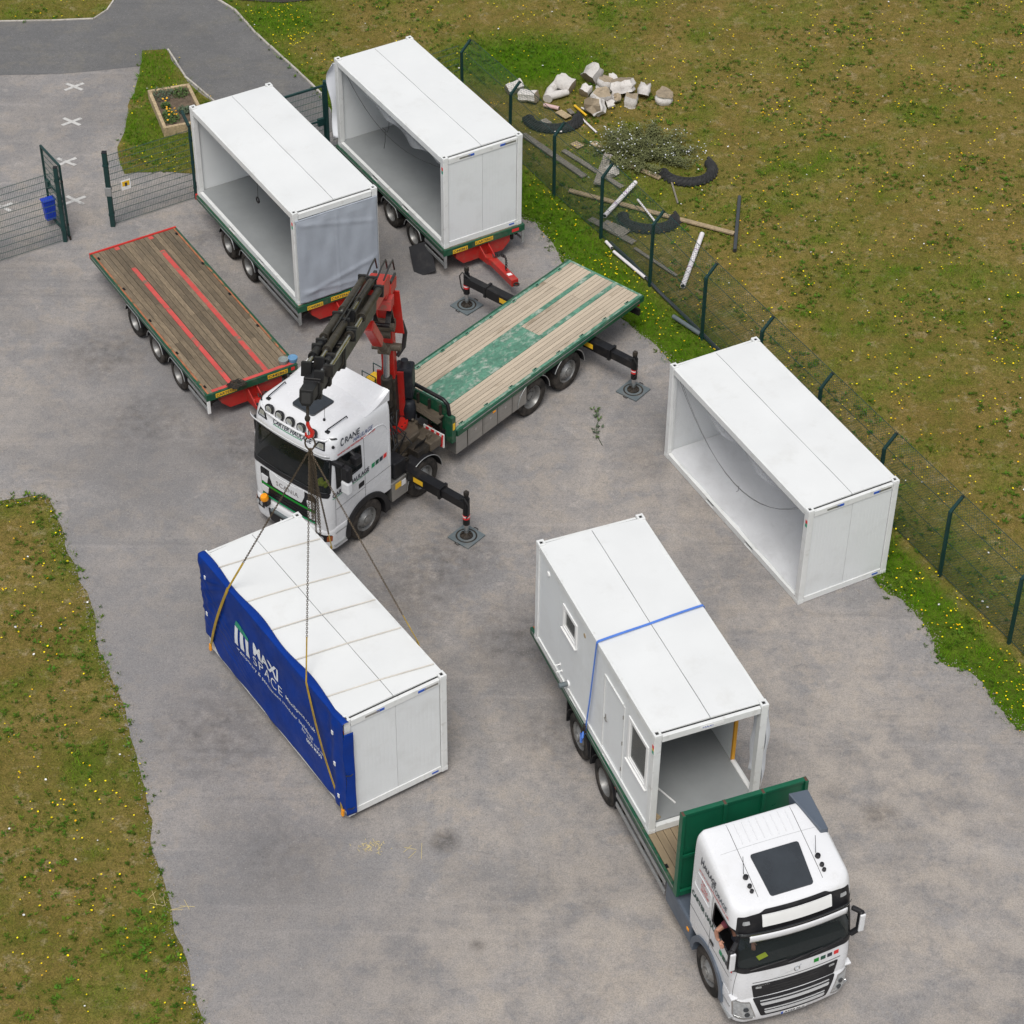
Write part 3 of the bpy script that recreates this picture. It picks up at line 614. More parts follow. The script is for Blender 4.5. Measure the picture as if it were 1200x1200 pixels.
    if stickers:
        yy = .18
        obj('sticker', lambda: bx(-.004, .004, -.09, .09, -.03, .03), M['decal_blue'], r, key='stk', loc=(-hx+.007, .36, CH-.135))
        obj('sticker', None, M['decal_blue'], r, key='stk', loc=(-hx+.007, -.62, CH-.135))
        obj('rail_slot', lambda: bx(-.004, .004, -.17, .17, -.022, .022), M['stainless'], r, key='rslot', loc=(-hx+.006, .55, CH-.135))
        obj('rail_slot', None, M['stainless'], r, key='rslot', loc=(-hx+.006, -.84, CH-.135))
        obj('sticker', lambda: bx(-.003, .003, -.08, .08, -.02, .02), M['decal_blue'], r, key='stk2', loc=(-hx+.005, -.9, .09))
        for z, mm in ((CH-.33, 'decal_red'), (CH-.43, 'logo_green')):
            obj('sticker', lambda: bx(-.035, .035, -.003, .003, -.045, .045), M[mm], r, key='stk3'+mm, loc=(-hx+.06, hy-.002, z))
    return r
def centre(nx_, ny_, deg):
    a_ = R(deg); return (nx_ + math.cos(a_)*CL/2 + math.sin(a_)*CW/2, ny_ + math.sin(a_)*CL/2 - math.cos(a_)*CW/2)
HX, HY = CL/2, CW/2
def cable(parent, pts, r_, m='hose', name='cable'): return obj(name, MB().tube(pts, r_, 5), M[m], parent, smooth=60)
def sagpts(p, q, sag, n=14, f=lambda t: 4*t*(1-t)):
    p, q = Vector(p), Vector(q); return [p.lerp(q, i/n) - Vector((0, 0, sag*f(i/n))) for i in range(n+1)]
def film(parent, x0, x1, depth, seed):
    """clear protective film sagging under the roof rail of an open side"""
    rr = np.random.RandomState(seed); ph = rr.rand(4)*6
    def fn(u, v):
        x = x0+(x1-x0)*u; d = depth*math.sin(math.pi*min(1, u*1.02))**.6*(.8+.2*math.sin(u*17+ph[0])); z = CH-.2-v*d
        y = HY-.06+.05*math.sin(u*21+ph[1]+v*2)*v - .05*v
        return (x, y, z)
    o = obj('protective_film', MB().grid(fn, 40, 8), M['film'], parent, smooth=80); return o
mat('film', (.75, .77, .80), .3, alpha=.30, var=.05)
# --- open cabin on the ground by the fence
cx, cy = centre(6.584, 38.359, 118.066)
A = cabin((cx, cy, .008), 118.066, 'open sided white cabin standing on the ground beside the fence', 'floor_pale')
film(A, -HX+.1, HX-.4, .36, 1)
obj('clear_sheet', MB().grid(lambda u, v: (-HX+.17+u*(CL-.34), HY-.085+.018*math.sin(u*23+v*5)+.012*math.sin(u*9-v*11), .18+v*(CH-.40)), 60, 24), M['clear_sheet'] if 'clear_sheet' in M else mat('clear_sheet', (.80, .82, .85), .25, alpha=.20, var=.03), A, smooth=80)
cable(A, sagpts((HX-.25, HY-.12, CH-.3), (-HX+.5, HY-.12, CH-.32), 1.25), .007)
cable(A, sagpts((HX-.25, HY-.16, CH-.3), (-HX+.55, HY-.16, CH-.32), 1.33), .006)
cable(A, [(-.1, HY-.12, 1.33), (-.12, HY-.1, 1.2), (-.05, HY-.1, 1.12)], .008)
# --- cabin on the left trailer: grey sheet over the near end
cx, cy = centre(-5.6195, 48.469, 121.789)
B = cabin((cx, cy, .954), 121.789, 'open sided white cabin on a trailer, its near end closed by a grey sheet', near_end=False, stickers=False)
def gsheet(u, v):
    y = HY-.05-u*(CW-.1); z = .06+v*(CH-.30)
    f = .020*math.sin(y*7+z*4.5)+.016*math.sin(-y*9+z*6+1)+.014*math.sin(y*16+z*3)+.03*math.sin(z*2.2+y)
    band = .022*math.exp(-((z-.30-.10*y)/.06)**2)+.03*math.exp(-((z-.55+.22*y)/.08)**2)+.02*math.exp(-((z-2.2-.25*y)/.07)**2)+.02*math.exp(-((y-.02)/.02)**2)
    e = min(1, min(u, 1-u)*12, (1-v)*14)
    return (-HX-.035-(.025+f*.28+band*.7)*e-.01, y, z)
obj('end_sheet', MB().grid(gsheet, 70, 70), M['grey_tarp'], B, smooth=80, solid=.004)
obj('end_sheet_hem', MB().box(-HX-.05, -HX-.012, -HY+.04, HY-.04, CH-.29, CH-.215), M['grey_tarp'], B, bevel=.008)
cable(B, [(-.35, HY-.25, CH-.26), (-.42, HY-.28, CH-.7), (-.46, HY-.25, CH-1.02)], .006); cable(B, [(-.75, HY-.25, CH-.26), (-.62, HY-.28, CH-.5), (-.44, HY-.26, CH-.62)], .006)
def ring(): return MB().tube([(.075*math.cos(k*.524), 0, .075*math.sin(k*.524)) for k in range(12)], .022, 8, True)
obj('hanging_cable_coil', ring, M['black_plastic'], B, smooth=60, loc=(-.46, HY-.24, CH-1.1))
for z, mm in ((CH-.33, 'decal_red'), (CH-.43, 'logo_green')): obj('sticker', None, M[mm], B, key='stk3'+mm, loc=(-HX+.06, HY-.002, z))
# --- cabin on the right trailer
cx, cy = centre(-1.8998, 51.125, 121.739)
C = cabin((cx, cy, .941), 121.739, 'open sided white cabin on a trailer, white cloth loose at its far corner', 'floor_grey')
film(C, -HX+.12, HX-1.2, .45, 5)
cable(C, sagpts((HX-.4, HY-.12, CH-.28), (-HX+.2, HY-.12, CH-.42), .72, f=lambda t: 4*t*(1-t)*(1.25-.5*t)), .007)
cable(C, [(.4, HY-.14, CH-1.02), (.42, HY-.14, CH-1.35), (.5, HY-.14, CH-1.62)], .008); cable(C, [(.55, HY-.14, CH-.98), (.3, HY-.15, CH-1.0), (.22, HY-.16, CH-.8), (.2, HY-.16, CH-.62)], .008)
cable(C, [(-HX+.2, HY-.1, CH-.42), (-HX+.2, HY-.09, 1.5), (-HX+.19, HY-.09, .8), (-HX+.24, HY-.1, .55)], .010)
def cloth(u, v):
    z = CH-.25-v*(CH-.5); x = HX+.04+.05*math.sin(u*8+v*3)+1.1*v*(1-v)*(1-.6*u)*(.8+.2*math.sin(v*5)); y = HY+.06-.8*u*(.5+.5*v*(1.2-v))
    return (x+.08*math.sin(v*9+u*3), y+.05*math.sin(v*7), z)
obj('loose_cloth', MB().grid(cloth, 24, 40), M['white_cloth'], C, smooth=80, solid=.004)
# --- cabin hanging from the crane, blue tarpaulin on its side
cx, cy = centre(-3.3019, 31.6535, 124.312)
D = cabin((cx, cy, .16), 124.312, 'white cabin with printed blue tarpaulin side, slung from the crane chains')
def tarp(x, z):
    """outer y of the tarpaulin at local x, z"""
    u = (x+HX)/CL
    f = .010*math.sin((z*2.1+x*1.0)*3.0+.6*math.sin(x*2))+.006*math.sin((z*1.2+x*1.7)*4.6+1)+.005*math.sin((x*2.6-z*.8)*3.1)+.012*math.sin(x*1.1+.5)*math.sin(z*1.4)
    f += .04*math.exp(-((u-.965-.02*math.sin(z*3))/.018)**2)*(.6+.4*math.sin(z*5)) + .05*math.exp(-((u-.05)/.025)**2) - .03*math.exp(-((u-.09)/.02)**2)
    for x_, s_, w_, h_ in ((2.5, -.55, .07, .022), (2.2, -.75, .06, .018), (1.9, -1.0, .07, .020), (1.3, -1.35, .06, .014), (.4, -1.6, .08, .012)): f += h_*math.exp(-((x-x_-(z-2.4)/s_*-1*-1)/w_)**2)*min(1, max(0, (z-.2)/.8))
    for k_ in range(5): f += .012*math.exp(-((z-.55-.16*k_-(x-1.2)*(.20+.10*k_))/.05)**2)*max(0, min(1, (x-.3)/1.2))
    top = max(0, 1-(CH-z)/.22); return HY+.035+f*(1-top) + .02
def tbot(x):
    u = (x+HX)/CL; return .19+.012*math.sin(x*3)+.30*math.exp(-((u-.985)/.055)**2)
def tfn(u, v):
    x = -HX-.045+u*(CL+.03); zt = CH+.004*math.sin(x*2.3)-.03*math.exp(-((u-.08)/.03)**2)
    zb = tbot(x); vv = min(1, v/.9); z = zb+(zt-zb)*vv
    if v > .9:
        k = (v-.9)/.1; return (x, HY+.045-k*.16*(.9+.2*math.sin(x*3)), zt+.018*math.sin(k*3.14))
    return (x, tarp(x, z), z)
obj('tarpaulin', MB().grid(tfn, 150, 70), M['blue_tarp'], D, smooth=80, solid=.004)
def tw(u, v):   # the flap folded round the near corner
    z = .12+v*(CH-.42); return (-HX-.045-.006*math.sin(z*6)-.02*u, HY+.06+.03*math.sin(z*4)*(1-u)-u*.22, z)
obj('tarpaulin_flap', MB().grid(tw, 12, 40), M['blue_tarp'], D, smooth=80, solid=.004)
def ontarp(x_from_n, z): return lambda s, t_: (lambda x, zz: (x, tarp(x, zz)+.012, zz))(-HX+x_from_n-s, z+t_-.16)
lettering('tarp_lettering', 'MAXI', 1.02, .34, ontarp(3.68, 1.92), M['logo_white'], D, sub=.05, bold=.03)
lettering('tarp_lettering', 'SPACE', 1.22, .26, ontarp(3.72, 1.60), M['logo_white'], D, sub=.05, bold=-.005, space=1.15)
lettering('tarp_lettering', 'Temporary & permanent modular buildings', 3.2, .13, ontarp(4.45, 1.36), M['logo_white'], D, sub=.05)
lettering('tarp_lettering', 'MaxiSpace.co.uk', 1.20, .15, ontarp(2.35, 1.66), M['logo_white'], D, sub=.05, bold=.01)
lettering('tarp_lettering', 'for hire and sale', 1.0, .08, ontarp(1.75, 1.28), M['logo_white'], D, sub=.05)
lettering('tarp_lettering', '0800 MAXI', .62, .11, ontarp(1.55, 1.12), M['logo_white'], D, sub=.05, bold=.02)
lx, lz = 4.52, 1.58
def quadt(name, pts, m):
    mb = MB(); n = 6
    (a0, b0, c0, d0) = [Vector(p) for p in pts]
    mb.grid(lambda u, v: (lambda q: (-HX+lx-q.x, tarp(-HX+lx-q.x, lz+q.y-.16)+.013, lz+q.y-.16))((a0.lerp(b0, u)).lerp(d0.lerp(c0, u), v)), n, n); obj(name, mb, m, D)
for k in range(3): quadt('tarp_emblem', [(k*.24, 0), (k*.24+.14, 0), (k*.24+.14, .50), (k*.24, .50)], M['logo_white'])
quadt('tarp_emblem', [(0, .515), (.36, .40+.115), (.30, .66), (.06, .68)], M['logo_green']); quadt('tarp_emblem', [(.37, .515), (.62, .515), (.62, .60), (.34, .66)], M['logo_green'])
for k, (xa, xb) in enumerate(((5.42, 5.02), (4.15, 3.75), (3.12, 2.72), (2.08, 1.70), (.82, .42))):
    obj('roof_seam_tape', MB().tube([(-HX+xa+(xb-xa)*t_, HY-.1-(CW-.15)*t_, CH-.008+.022*(1-abs(2*t_-1))) for t_ in [i/16 for i in range(17)]], .018, 4), M['tape'] if 'tape' in M else mat('tape', (.50, .47, .42), .7, var=.15), D)
for zz in (1.35, .35): obj('bungee', MB().tube([(-HX-.06, HY+.06, zz), (-HX-.075, HY-.05, zz-.05), (-HX-.05, HY-.16, zz-.02)], .012, 5), M['hose'], D)
for (xx, zz) in ((-HX+.30, 2.35), (-HX+.28, 1.45), (-HX+.2, .55), (HX-.25, 2.3), (HX-.2, 1.2)): obj('eyelet_tag', MB().box(xx-.03, xx+.03, tarp(xx, zz)+.002, tarp(xx, zz)+.02, zz-.05, zz+.05), M['white_paint'], D)
# --- cabin on the flatbed lorry: windows, door, open near end
cx, cy = centre(2.7892, 30.2927, 112.0755)
E_ = cabin((cx, cy, 1.281), 112.0755, 'white cabin with windows and a door, strapped to the flatbed lorry', 'floor_grey', near_end=False, left_wall=False, right_from=1.12, stickers=False)
def sidex(xn): return -HX+xn
def wall_with_holes(x0, x1, z0, z1, hole):
    mb = MB(); y1 = HY-.035; y0 = y1-.07
    if hole:
        a_, b_, c, d = hole
        for q in ((x0, a_, z0, z1), (b_, x1, z0, z1), (a_, b_, z0, c), (a_, b_, d, z1)):
            if q[1]-q[0] > .001 and q[3]-q[2] > .001: mb.box(q[0], q[1], y0, y1, q[2], q[3])
    else: mb.box(x0, x1, y0, y1, z0, z1)
    return mb
zb, zt = .172, CH-.202
segs = [(.17, 1.32, (.30, 1.20, 1.06, 2.22)), (1.325, 2.54, (1.46, 2.42, .20, 2.22)), (2.545, 3.55, None), (3.555, 4.78, (3.88, 4.58, 1.66, 2.28)), (4.785, 5.885, None)]
for a_, b_, h in segs:
    obj('wall_panel', wall_with_holes(sidex(a_), sidex(b_), zb, zt, (sidex(h[0]), sidex(h[1]), h[2], h[3]) if h else None), M['panel_white'], E_)
def window(xa, xb, za, zb_, shade=True):
    x0, x1 = sidex(xa), sidex(xb); y = HY-.035; f = .055
    wn = obj('window', MB().box(x0-.02, x1+.02, y-.05, y+.025, za-.02, za+f).box(x0-.02, x1+.02, y-.05, y+.025, zb_-f, zb_+.02).box(x0-.02, x0+f, y-.05, y+.025, za+f, zb_-f).box(x1-f, x1+.02, y-.05, y+.025, za+f, zb_-f), M['white_paint'], E_, bevel=.006)
    obj('pane', MB().box(x0+f, x1-f, y-.03, y-.018, za+f, zb_-f), M['cabin_glass'], wn)
    obj('sash', MB().box(x0+f, x1-f, y-.022, y+.008, za+f, za+f+.045).box(x0+f, x1-f, y-.022, y+.008, zb_-f-.045, zb_-f).box(x0+f, x0+f+.045, y-.022, y+.008, za+f+.045, zb_-f-.045).box(x1-f-.045, x1-f, y-.022, y+.008, za+f+.045, zb_-f-.045), M['white_paint'], wn)
    obj('sill', MB().box(x0-.03, x1+.03, y, y+.06, za-.05, za-.02), M['white_paint'], wn)
window(.30, 1.20, 1.06, 2.22); window(3.88, 4.58, 1.66, 2.28)
y = HY-.035
dr_ = obj('door', MB().box(sidex(1.475), sidex(2.405), y-.05, y-.006, .205, 2.205), M['panel_white'], E_, bevel=.006)
obj('door_frame', MB().box(sidex(1.43), sidex(1.47), y-.05, y+.012, .20, 2.25).box(sidex(2.41), sidex(2.45), y-.05, y+.012, .20, 2.25).box(sidex(1.47), sidex(2.41), y-.05, y+.012, 2.21, 2.25), M['frame_white'], dr_)
obj('handle', MB().box(sidex(2.30), sidex(2.34), y-.006, y+.004, 1.0, 1.2).beam((sidex(2.32), y+.03, 1.12), (sidex(2.19), y+.03, 1.12), .02, .02), M['stainless'], dr_)
for zz in (.45, 1.2, 1.95): obj('hinge', MB().cyl((sidex(1.46), y+.018, zz-.05), (sidex(1.46), y+.018, zz+.05), .013), M['stainless'], dr_)
obj('drip_rail', MB().box(sidex(1.5), sidex(2.38), y, y+.03, 2.27, 2.285), M['frame_white'], dr_)
obj('vent_cap', MB().lathe([(.065, 0), (.065, .015), (.05, .03)], (sidex(5.41), y, 2.42), (0, 1, 0), 18), M['white_paint'], E_, smooth=40)
obj('cable_hole', MB().lathe([(.055, 0), (.055, .006)], (sidex(3.49), y, 2.36), (0, 1, 0), 14), M['timber'], E_)
obj('waste_pipe', MB().cyl((sidex(4.22), y-.02, .30), (sidex(4.22), y+.22, .30), .055, n=16), M['pad_grey'], E_, smooth=40)
obj('pipe_collar', MB().cyl((sidex(4.22), y, .30), (sidex(4.22), y+.03, .30), .075, n=16), M['white_paint'], E_, smooth=40)
for k in (0, 1): obj('water_pipe', MB().cyl((sidex(4.68-.1*k), y, .44-.1*k), (sidex(4.68-.1*k), y+.13, .44-.1*k), .014).cyl((sidex(4.68-.1*k), y+.001, .44-.1*k), (sidex(4.68-.1*k), y+.012, .44-.1*k), .035), M['white_paint'], E_)
obj('foam_edge', MB().box(-HX+1.06, -HX+1.118, -HY+.03, -HY+.10, .19, CH-.21), M['orange_foam'], E_)
obj('threshold_strip', MB().box(-HX+.2, -HX+1.05, -HY+.06, -HY+.13, .186, .225), M['white_paint'], E_)
obj('loose_trim', MB().beam((-HX+.95, HY-.60, .20), (-HX+.42, HY-.78, .20), .035, .02), M['white_paint'], E_)
obj('timber_offcut', MB().beam((-HX+.16, HY-.30, .20), (-HX+.36, HY-.22, .20), .11, .05), M['timber'], E_, bevel=.006)
obj('rail_sticker', MB().box(-HX+.004, -HX+.009, -.25, .25, CH-.16, CH-.09), M['white_paint'], E_)
lettering('rail_lettering', 'MAXI', .22, .05, lambda s, t_: (-HX+.002, .20-s, CH-.15+t_), M['decal_blue'], E_)
for z, mm in ((CH-.33, 'decal_red'), (CH-.40, 'decal_yellow'), (CH-.47, 'logo_green')): obj('sticker', None if z != CH-.40 else (lambda: bx(-.035, .035, -.003, .003, -.03, .03)), M[mm], E_, key='stk3'+mm, loc=(-HX+.06, HY-.002, z))
def sheet2(u, v):
    z = .35+v*(CH-.75); y_ = -HY-.03-.22*math.sin(u*3.14)*(.5+.5*math.sin(v*2.6+.3)); x = -HX+.05+u*.55; return (x, y_-.02*math.sin(v*12), z)
obj('loose_cloth', MB().grid(sheet2, 14, 30), M['white_cloth'], E_, smooth=80, solid=.004)
# ratchet strap over it
stp = empty('ratchet_strap', (cx, cy, 1.281), 112.0755, 'blue ratchet strap over the roof of the cabin with windows', 'strap')
def sx_(t_): return sidex(2.80+.20*t_)
path = [(sidex(3.10), HY+.05, -.10), (sidex(2.98), HY+.03, 1.0), (sidex(2.80), HY+.012, CH-.03), (sidex(2.80), HY-.02, CH+.012)] + [(sx_(i/10), HY-.05-(CW-.1)*i/10, CH+.014+.006*math.sin(i)) for i in range(1, 10)] + [(sidex(3.0), -HY+.02, CH+.012), (sidex(3.0), -HY-.015, CH-.03), (sidex(3.0), -HY-.05, -.1)]
mb = MB()
for i in range(len(path)-1):
    p, q = Vector(path[i]), Vector(path[i+1])
    vert = abs((q-p).normalized().z) > .5
    mb.beam(p, q, .055, .006, up=(0, 1, 0) if vert else (0, 0, 1))
obj('webbing', mb, M['strap_blue'], stp)
obj('ratchet', MB().box(sidex(3.06), sidex(3.14), HY+.03, HY+.09, -.06, .16).beam((sidex(3.10), HY+.09, .10), (sidex(3.10), HY+.12, -.05), .06, .02), M['dark_metal'], stp, bevel=.006)
obj('strap_tail', MB().tube([(sidex(3.10), HY+.09, -.02), (sidex(3.06), HY+.12, -.16), (sidex(3.10), HY+.11, -.30), (sidex(3.14), HY+.12, -.12), (sidex(3.12), HY+.12, -.36)], .028, 6), M['strap_blue'], stp)
# ------------------------------------------------------------------ wheels and trailers
def tyre_mesh(r, w_):
    rr = r*.60; h = w_/2; g = []
    prof = [(rr, -h+.03), (rr+.02, -h), (r-.06, -h), (r-.015, -h+.02), (r, -h+.05)]
    for k in (-.5, 0, .5):
        c = k*w_*.55; prof += [(r, c-.012), (r-.012, c-.008), (r-.012, c+.008), (r, c+.012)]
    prof += [(r, h-.05), (r-.015, h-.02), (r-.06, h), (rr+.02, h), (rr, h-.03)]
    return MB().lathe(prof, (0, 0, 0), (0, 1, 0), 40, caps=False)
def rim_mesh(r, w_, dish):
    rr = r*.60; h = w_/2      # outer face towards +y
    if dish == 'deep': prof = [(rr+.012, h-.03), (rr-.01, h-.02), (rr-.03, h-.06), (rr-.045, -.02), (rr-.12, -.05), (.14, -.045), (.13, -.02), (.0, -.02)]
    else: prof = [(rr+.012, h-.03), (rr-.01, h-.015), (rr-.03, h-.05), (rr-.05, h-.09), (rr-.09, h-.05), (.16, h+.0), (.15, h+.02), (.0, h+.025)]
    mb = MB().lathe(prof, (0, 0, 0), (0, 1, 0), 32, caps=False)
    mb.lathe([(rr, -h+.03), (rr, h-.03)], (0, 0, 0), (0, 1, 0), 32, caps=False); return mb
def holes_mesh(r, dish, w_):
    mb = MB(); h = w_/2
    for k in range(10):
        a_ = k*.6283; rad = r*.60-.105 if dish != 'deep' else r*.60-.085; yy = h-.055 if dish != 'deep' else -.043
        mb.lathe([(.024, 0), (.024, .008)], (rad*math.cos(a_), yy, rad*math.sin(a_)), (0, 1, 0), 8)
    return mb
def hub_mesh(r, dish, w_):
    mb = MB(); h = w_/2; y0 = -.03 if dish == 'deep' else h-.01; R1 = .125
    mb.lathe([(.10, y0), (.10, y0+.06), (.07, y0+.075), (.0, y0+.078)], (0, 0, 0), (0, 1, 0), 18)
    for k in range(10): a_ = k*.6283+.3; mb.lathe([(.016, y0-.02), (.016, y0+.035)], (R1*math.cos(a_)*1.08, 0, R1*math.sin(a_)*1.08), (0, 1, 0), 6)
    return mb
def wheel(parent, x, yout, z, r=.51, w_=.30, dish='flat', hub='rim', twin=False):
    """one wheel whose outer face sits at local y = yout"""
    s = 1 if yout > 0 else -1; rot = (0, random.uniform(0, 6), 0) if s > 0 else (0, random.uniform(0, 6), math.pi)
    c = (x, yout-s*w_/2, z)
    wq = obj('wheel', lambda: hub_mesh(r, dish, w_), M[hub], parent, smooth=40, key=f'hub{r}{dish}{hub}', loc=c, rot=rot)
    obj('tyre', lambda: tyre_mesh(r, w_), M['rubber'], wq, smooth=50, key=f'tyre{r}{w_}')
    obj('rim', lambda: rim_mesh(r, w_, dish), M['rim'], wq, smooth=40, key=f'rim{r}{w_}{dish}')
    obj('rim_hole', lambda: holes_mesh(r, dish, w_), M['gap_dark'], wq, key=f'hole{r}{dish}')
    if twin: obj('inner_tyre', None, M['rubber'], wq, key=f'tyre{r}{w_}', loc=(0, -w_-.05, 0))
    return wq
def mudguard(parent, x, y0, y1, z, r, a0=15, a1=165, m='black_plastic', th=.012, edge=True, ztop=9):
    def arc(rad, e=0): return [(x+rad*math.cos(R(a_)), min(z+rad*math.sin(R(a_)), ztop-e)) for a_ in np.linspace(a0, a1, 17)]
    o, i = arc(r+th), arc(r, th); mb = MB()
    for k in range(16): mb.prism([o[k], o[k+1], i[k+1], i[k]], 'y', y0, y1)
    g = obj('mudguard', mb, M[m], parent)
    if edge:
        ye = y1 if abs(y1) > abs(y0) else y0
        obj('guard_trim', MB().tube([(p[0], ye, p[1]) for p in arc(r+th*.5)], .012, 5), M['galv'], g, smooth=60)
    return g
def plate(parent, name, body, p0, ux, size, m_bg='decal_yellow', m_tx='text_dark', nrm=(1, 0, 0), uz=(0, 0, 1), pad=.02):
    """thin plate with lettering; p0 lower-left corner, ux reading direction"""
    p0, ux, uz, nrm = Vector(p0), Vector(ux), Vector(uz), Vector(nrm); w_, h = size
    vs = [p0+ux*a_*w_+uz*b_*h+nrm*c for c in (0, .006) for a_, b_ in ((0,0),(1,0),(1,1),(0,1))]
    pl = obj(name, MB().add(vs, [(0,3,2,1),(4,5,6,7),(0,1,5,4),(1,2,6,5),(2,3,7,6),(3,0,4,7)]), M[m_bg], parent)
    if body: lettering('lettering', body, w_-2*pad, h-2*pad, lambda s, t_: p0+ux*(pad+s)+uz*(pad+t_)+nrm*.0085, M[m_tx], pl, bold=.012)
    return pl
def trailer(loc, yaw, label, Ld, axles, deck_z, red_edge, planks, draw_to=None, stripes=False, rear_bar=True):
    t = empty('flatbed_trailer', loc, yaw, label, 'trailer', 'drawbar trailers'); h = Ld/2; W = 1.27
    GP = M['green_paint']; zt = deck_z
    for s in (-1, 1):
        obj('side_rail', MB().box(-h+.06, h-.06, s*(W-.055), s*W, zt-.15, zt-.004), GP, t, bevel=.006)
        obj('edge_strip', MB().box(-h+.06, h-.06, s*(W-.105), s*(W-.058), zt-.03, zt-.001), M['rust_edge'] if red_edge else M['plank_dark'], t)
        obj('chassis_beam', MB().box(-h+.2, h-.1, s*.42-.05, s*.42+.05, zt-.42, zt-.062), M['red_paint'], t)
        obj('reflector_strip', MB().box(-h+.1, h-.1, s*W, s*(W+.004), zt-.055, zt-.03), M['galv'], t)
        for k in range(5): obj('lashing_ring', lambda: MB().box(-.05, .05, -.03, .03, 0, .012).tube([(-.03, 0, .012), (-.03, 0, .035), (0, 0, .045), (.03, 0, .035), (.03, 0, .012)], .008, 5), M['black_paint'], t, key='ring', loc=(-h+.35+k*(Ld-.7)/4, s*(W-.13), zt-.004))
    obj('end_beam', MB().box(h-.058, h, -W, W, zt-.20, zt-.002), GP, t, bevel=.006)
    rb = obj('rear_beam', MB().box(-h, -h+.058, -W, W, zt-.16, zt+(.012 if rear_bar else -.002)), M['red_bright'] if rear_bar else GP, t, bevel=.006)
    if stripes:
        obj('end_stripe', MB().box(h-.16, h-.06, -W+.2, W-.06, zt-.004, zt+.003), M['red_worn'], t)
    for k in range(7): obj('cross_member', MB().box(-h+.4+k*(Ld-.8)/6-.04, -h+.4+k*(Ld-.8)/6+.04, -W+.06, W-.06, zt-.16, zt-.062), M['dark_metal'], t)
    if planks:
        n = 16; w_ = 2*(W-.108)/n; sy = [-.52, .47]
        for k in range(n):
            y0 = -W+.108+k*w_; cuts = [-h+.06] + sorted(random.sample([-h+1.4, -h+2.2, -h+3.0, -h+3.9, -h+4.8, -h+5.6], random.choice([1, 2, 2]))) + [h-.06]
            for a_, b_ in zip(cuts[:-1], cuts[1:]): obj('plank', MB().box(a_+.002, b_-.002, y0+.006, y0+w_-.006, zt-.06, zt-.008-random.uniform(0, .005)), M['plank_dark'], t)
        for y, d0, in ((-.52, 1.2), (.47, .85)):
            obj('red_stripe', MB().box(-h+d0, h-.165, y-.062, y+.062, zt-.02, zt-.0025), M['red_worn'], t)
            obj('red_stripe', MB().box(-h+.08, -h+.22, y-.062, y+.062, zt-.02, zt-.003), M['red_worn'], t)
    else:
        obj('deck_board', MB().box(-h+.06, h-.06, -W+.106, W-.106, zt-.06, zt-.006), M['plank_dark'], t)
    rw = .43
    for x in axles:
        obj('axle', MB().cyl((x, -.9, rw), (x, .9, rw), .07), M['dark_metal'], t)
        for s in (-1, 1):
            wheel(t, x, s*(W-.01), rw, rw, .30, 'deep', 'red_hub' if planks else 'rim')
            mudguard(t, x, s*.90, s*(W+.004), rw, rw+.05, 12, 168, ztop=zt-.17)
    x0 = max(axles)+.62
    for s in (-1, 1):
        sg = obj('side_guard', MB().box(x0, h-.05, s*(W-.05), s*(W-.02), .62, .72).box(x0, h-.05, s*(W-.05), s*(W-.02), .40, .50), M['galv'], t, bevel=.008)
        obj('guard_end', MB().box(h-.05, h+.0, s*(W-.09), s*(W-.01), .36, .78), M['white_paint'] if planks else M['galv'], sg, bevel=.008)
        obj('guard_bracket', MB().box(x0+.3, x0+.36, s*(W-.12), s*(W-.05), .45, zt-.15).box(h-.36, h-.30, s*(W-.12), s*(W-.05), .45, zt-.15), M['dark_metal'], sg)
    if not planks:
        plate(t, 'number_plate', 'C44S862', (h+.001, -1.0, zt-.19), (0, 1, 0), (.46, .12)); plate(t, 'number_plate', 'CARTER62', (h+.001, -.30, zt-.15), (0, 1, 0), (.56, .12))
    else:
        plate(t, 'number_plate', 'CARTER62', (h+.001, -1.02, zt-.155), (0, 1, 0), (.58, .12)); plate(t, 'number_plate', 'C44S862', (h+.001, .42, zt-.155), (0, 1, 0), (.56, .12))
    plate(t, 'reflector_plate', '', (h+.001, .86 if not planks else 1.08, zt-.13), (0, 1, 0), (.22 if not planks else .1, .09), 'decal_red')
    # turntable box and drawbar
    rp = M['red_paint']
    obj('drawbar_box', MB().prism([(-.85, zt-.21), (.85, zt-.21), (.85, zt-.45), (.62, zt-.68), (-.62, zt-.68), (-.85, zt-.45)], 'x', h-.55, h-.08), rp, t, bevel=.015)
    a_ = Vector((h-.1, 0, zt-.5)); tip = Vector(draw_to) if draw_to else Vector((h+1.1, 0, .55))
    for s in (-1, 1): obj('drawbar_cheek', MB().prism([(h-.08, zt-.24), (h+.04, zt-.30), (h+.42, zt-.50), (h+.42, zt-.60), (h-.08, zt-.66)], 'y', s*.13-.015, s*.13+.015), rp, t)
    d = (tip-a_); p1 = a_+d*.34
    db = obj('drawbar', MB().beam(a_+Vector((.2, 0, -.08)), p1, .24, .18).beam(p1, tip, .21, .20), rp, t, bevel=.012)
    obj('towing_eye', MB().tube([tip+Vector((.07+.07*math.cos(k*.6283), .07*math.sin(k*.6283), 0)) for k in range(10)], .022, 6, True), M['dark_metal'], db)
    obj('drawbar_label', MB().beam(a_+d*.80+Vector((0, 0, .102)), a_+d*.86+Vector((0, 0, .102)), .12, .004), M['white_paint'], db)
    s_ = d.normalized().cross(Vector((0, 0, 1))); coil = []
    for k in range(44):
        u = k/43; base = a_+d*(.30+.42*u)+Vector((0, 0, .14+.16*math.sin(u*3.14))) - s_*.16*math.sin(u*3.14); ang = k*1.9
        coil.append(base+Vector((.055*math.cos(ang), 0, .055*math.sin(ang))) if k % 1 == 0 else base)
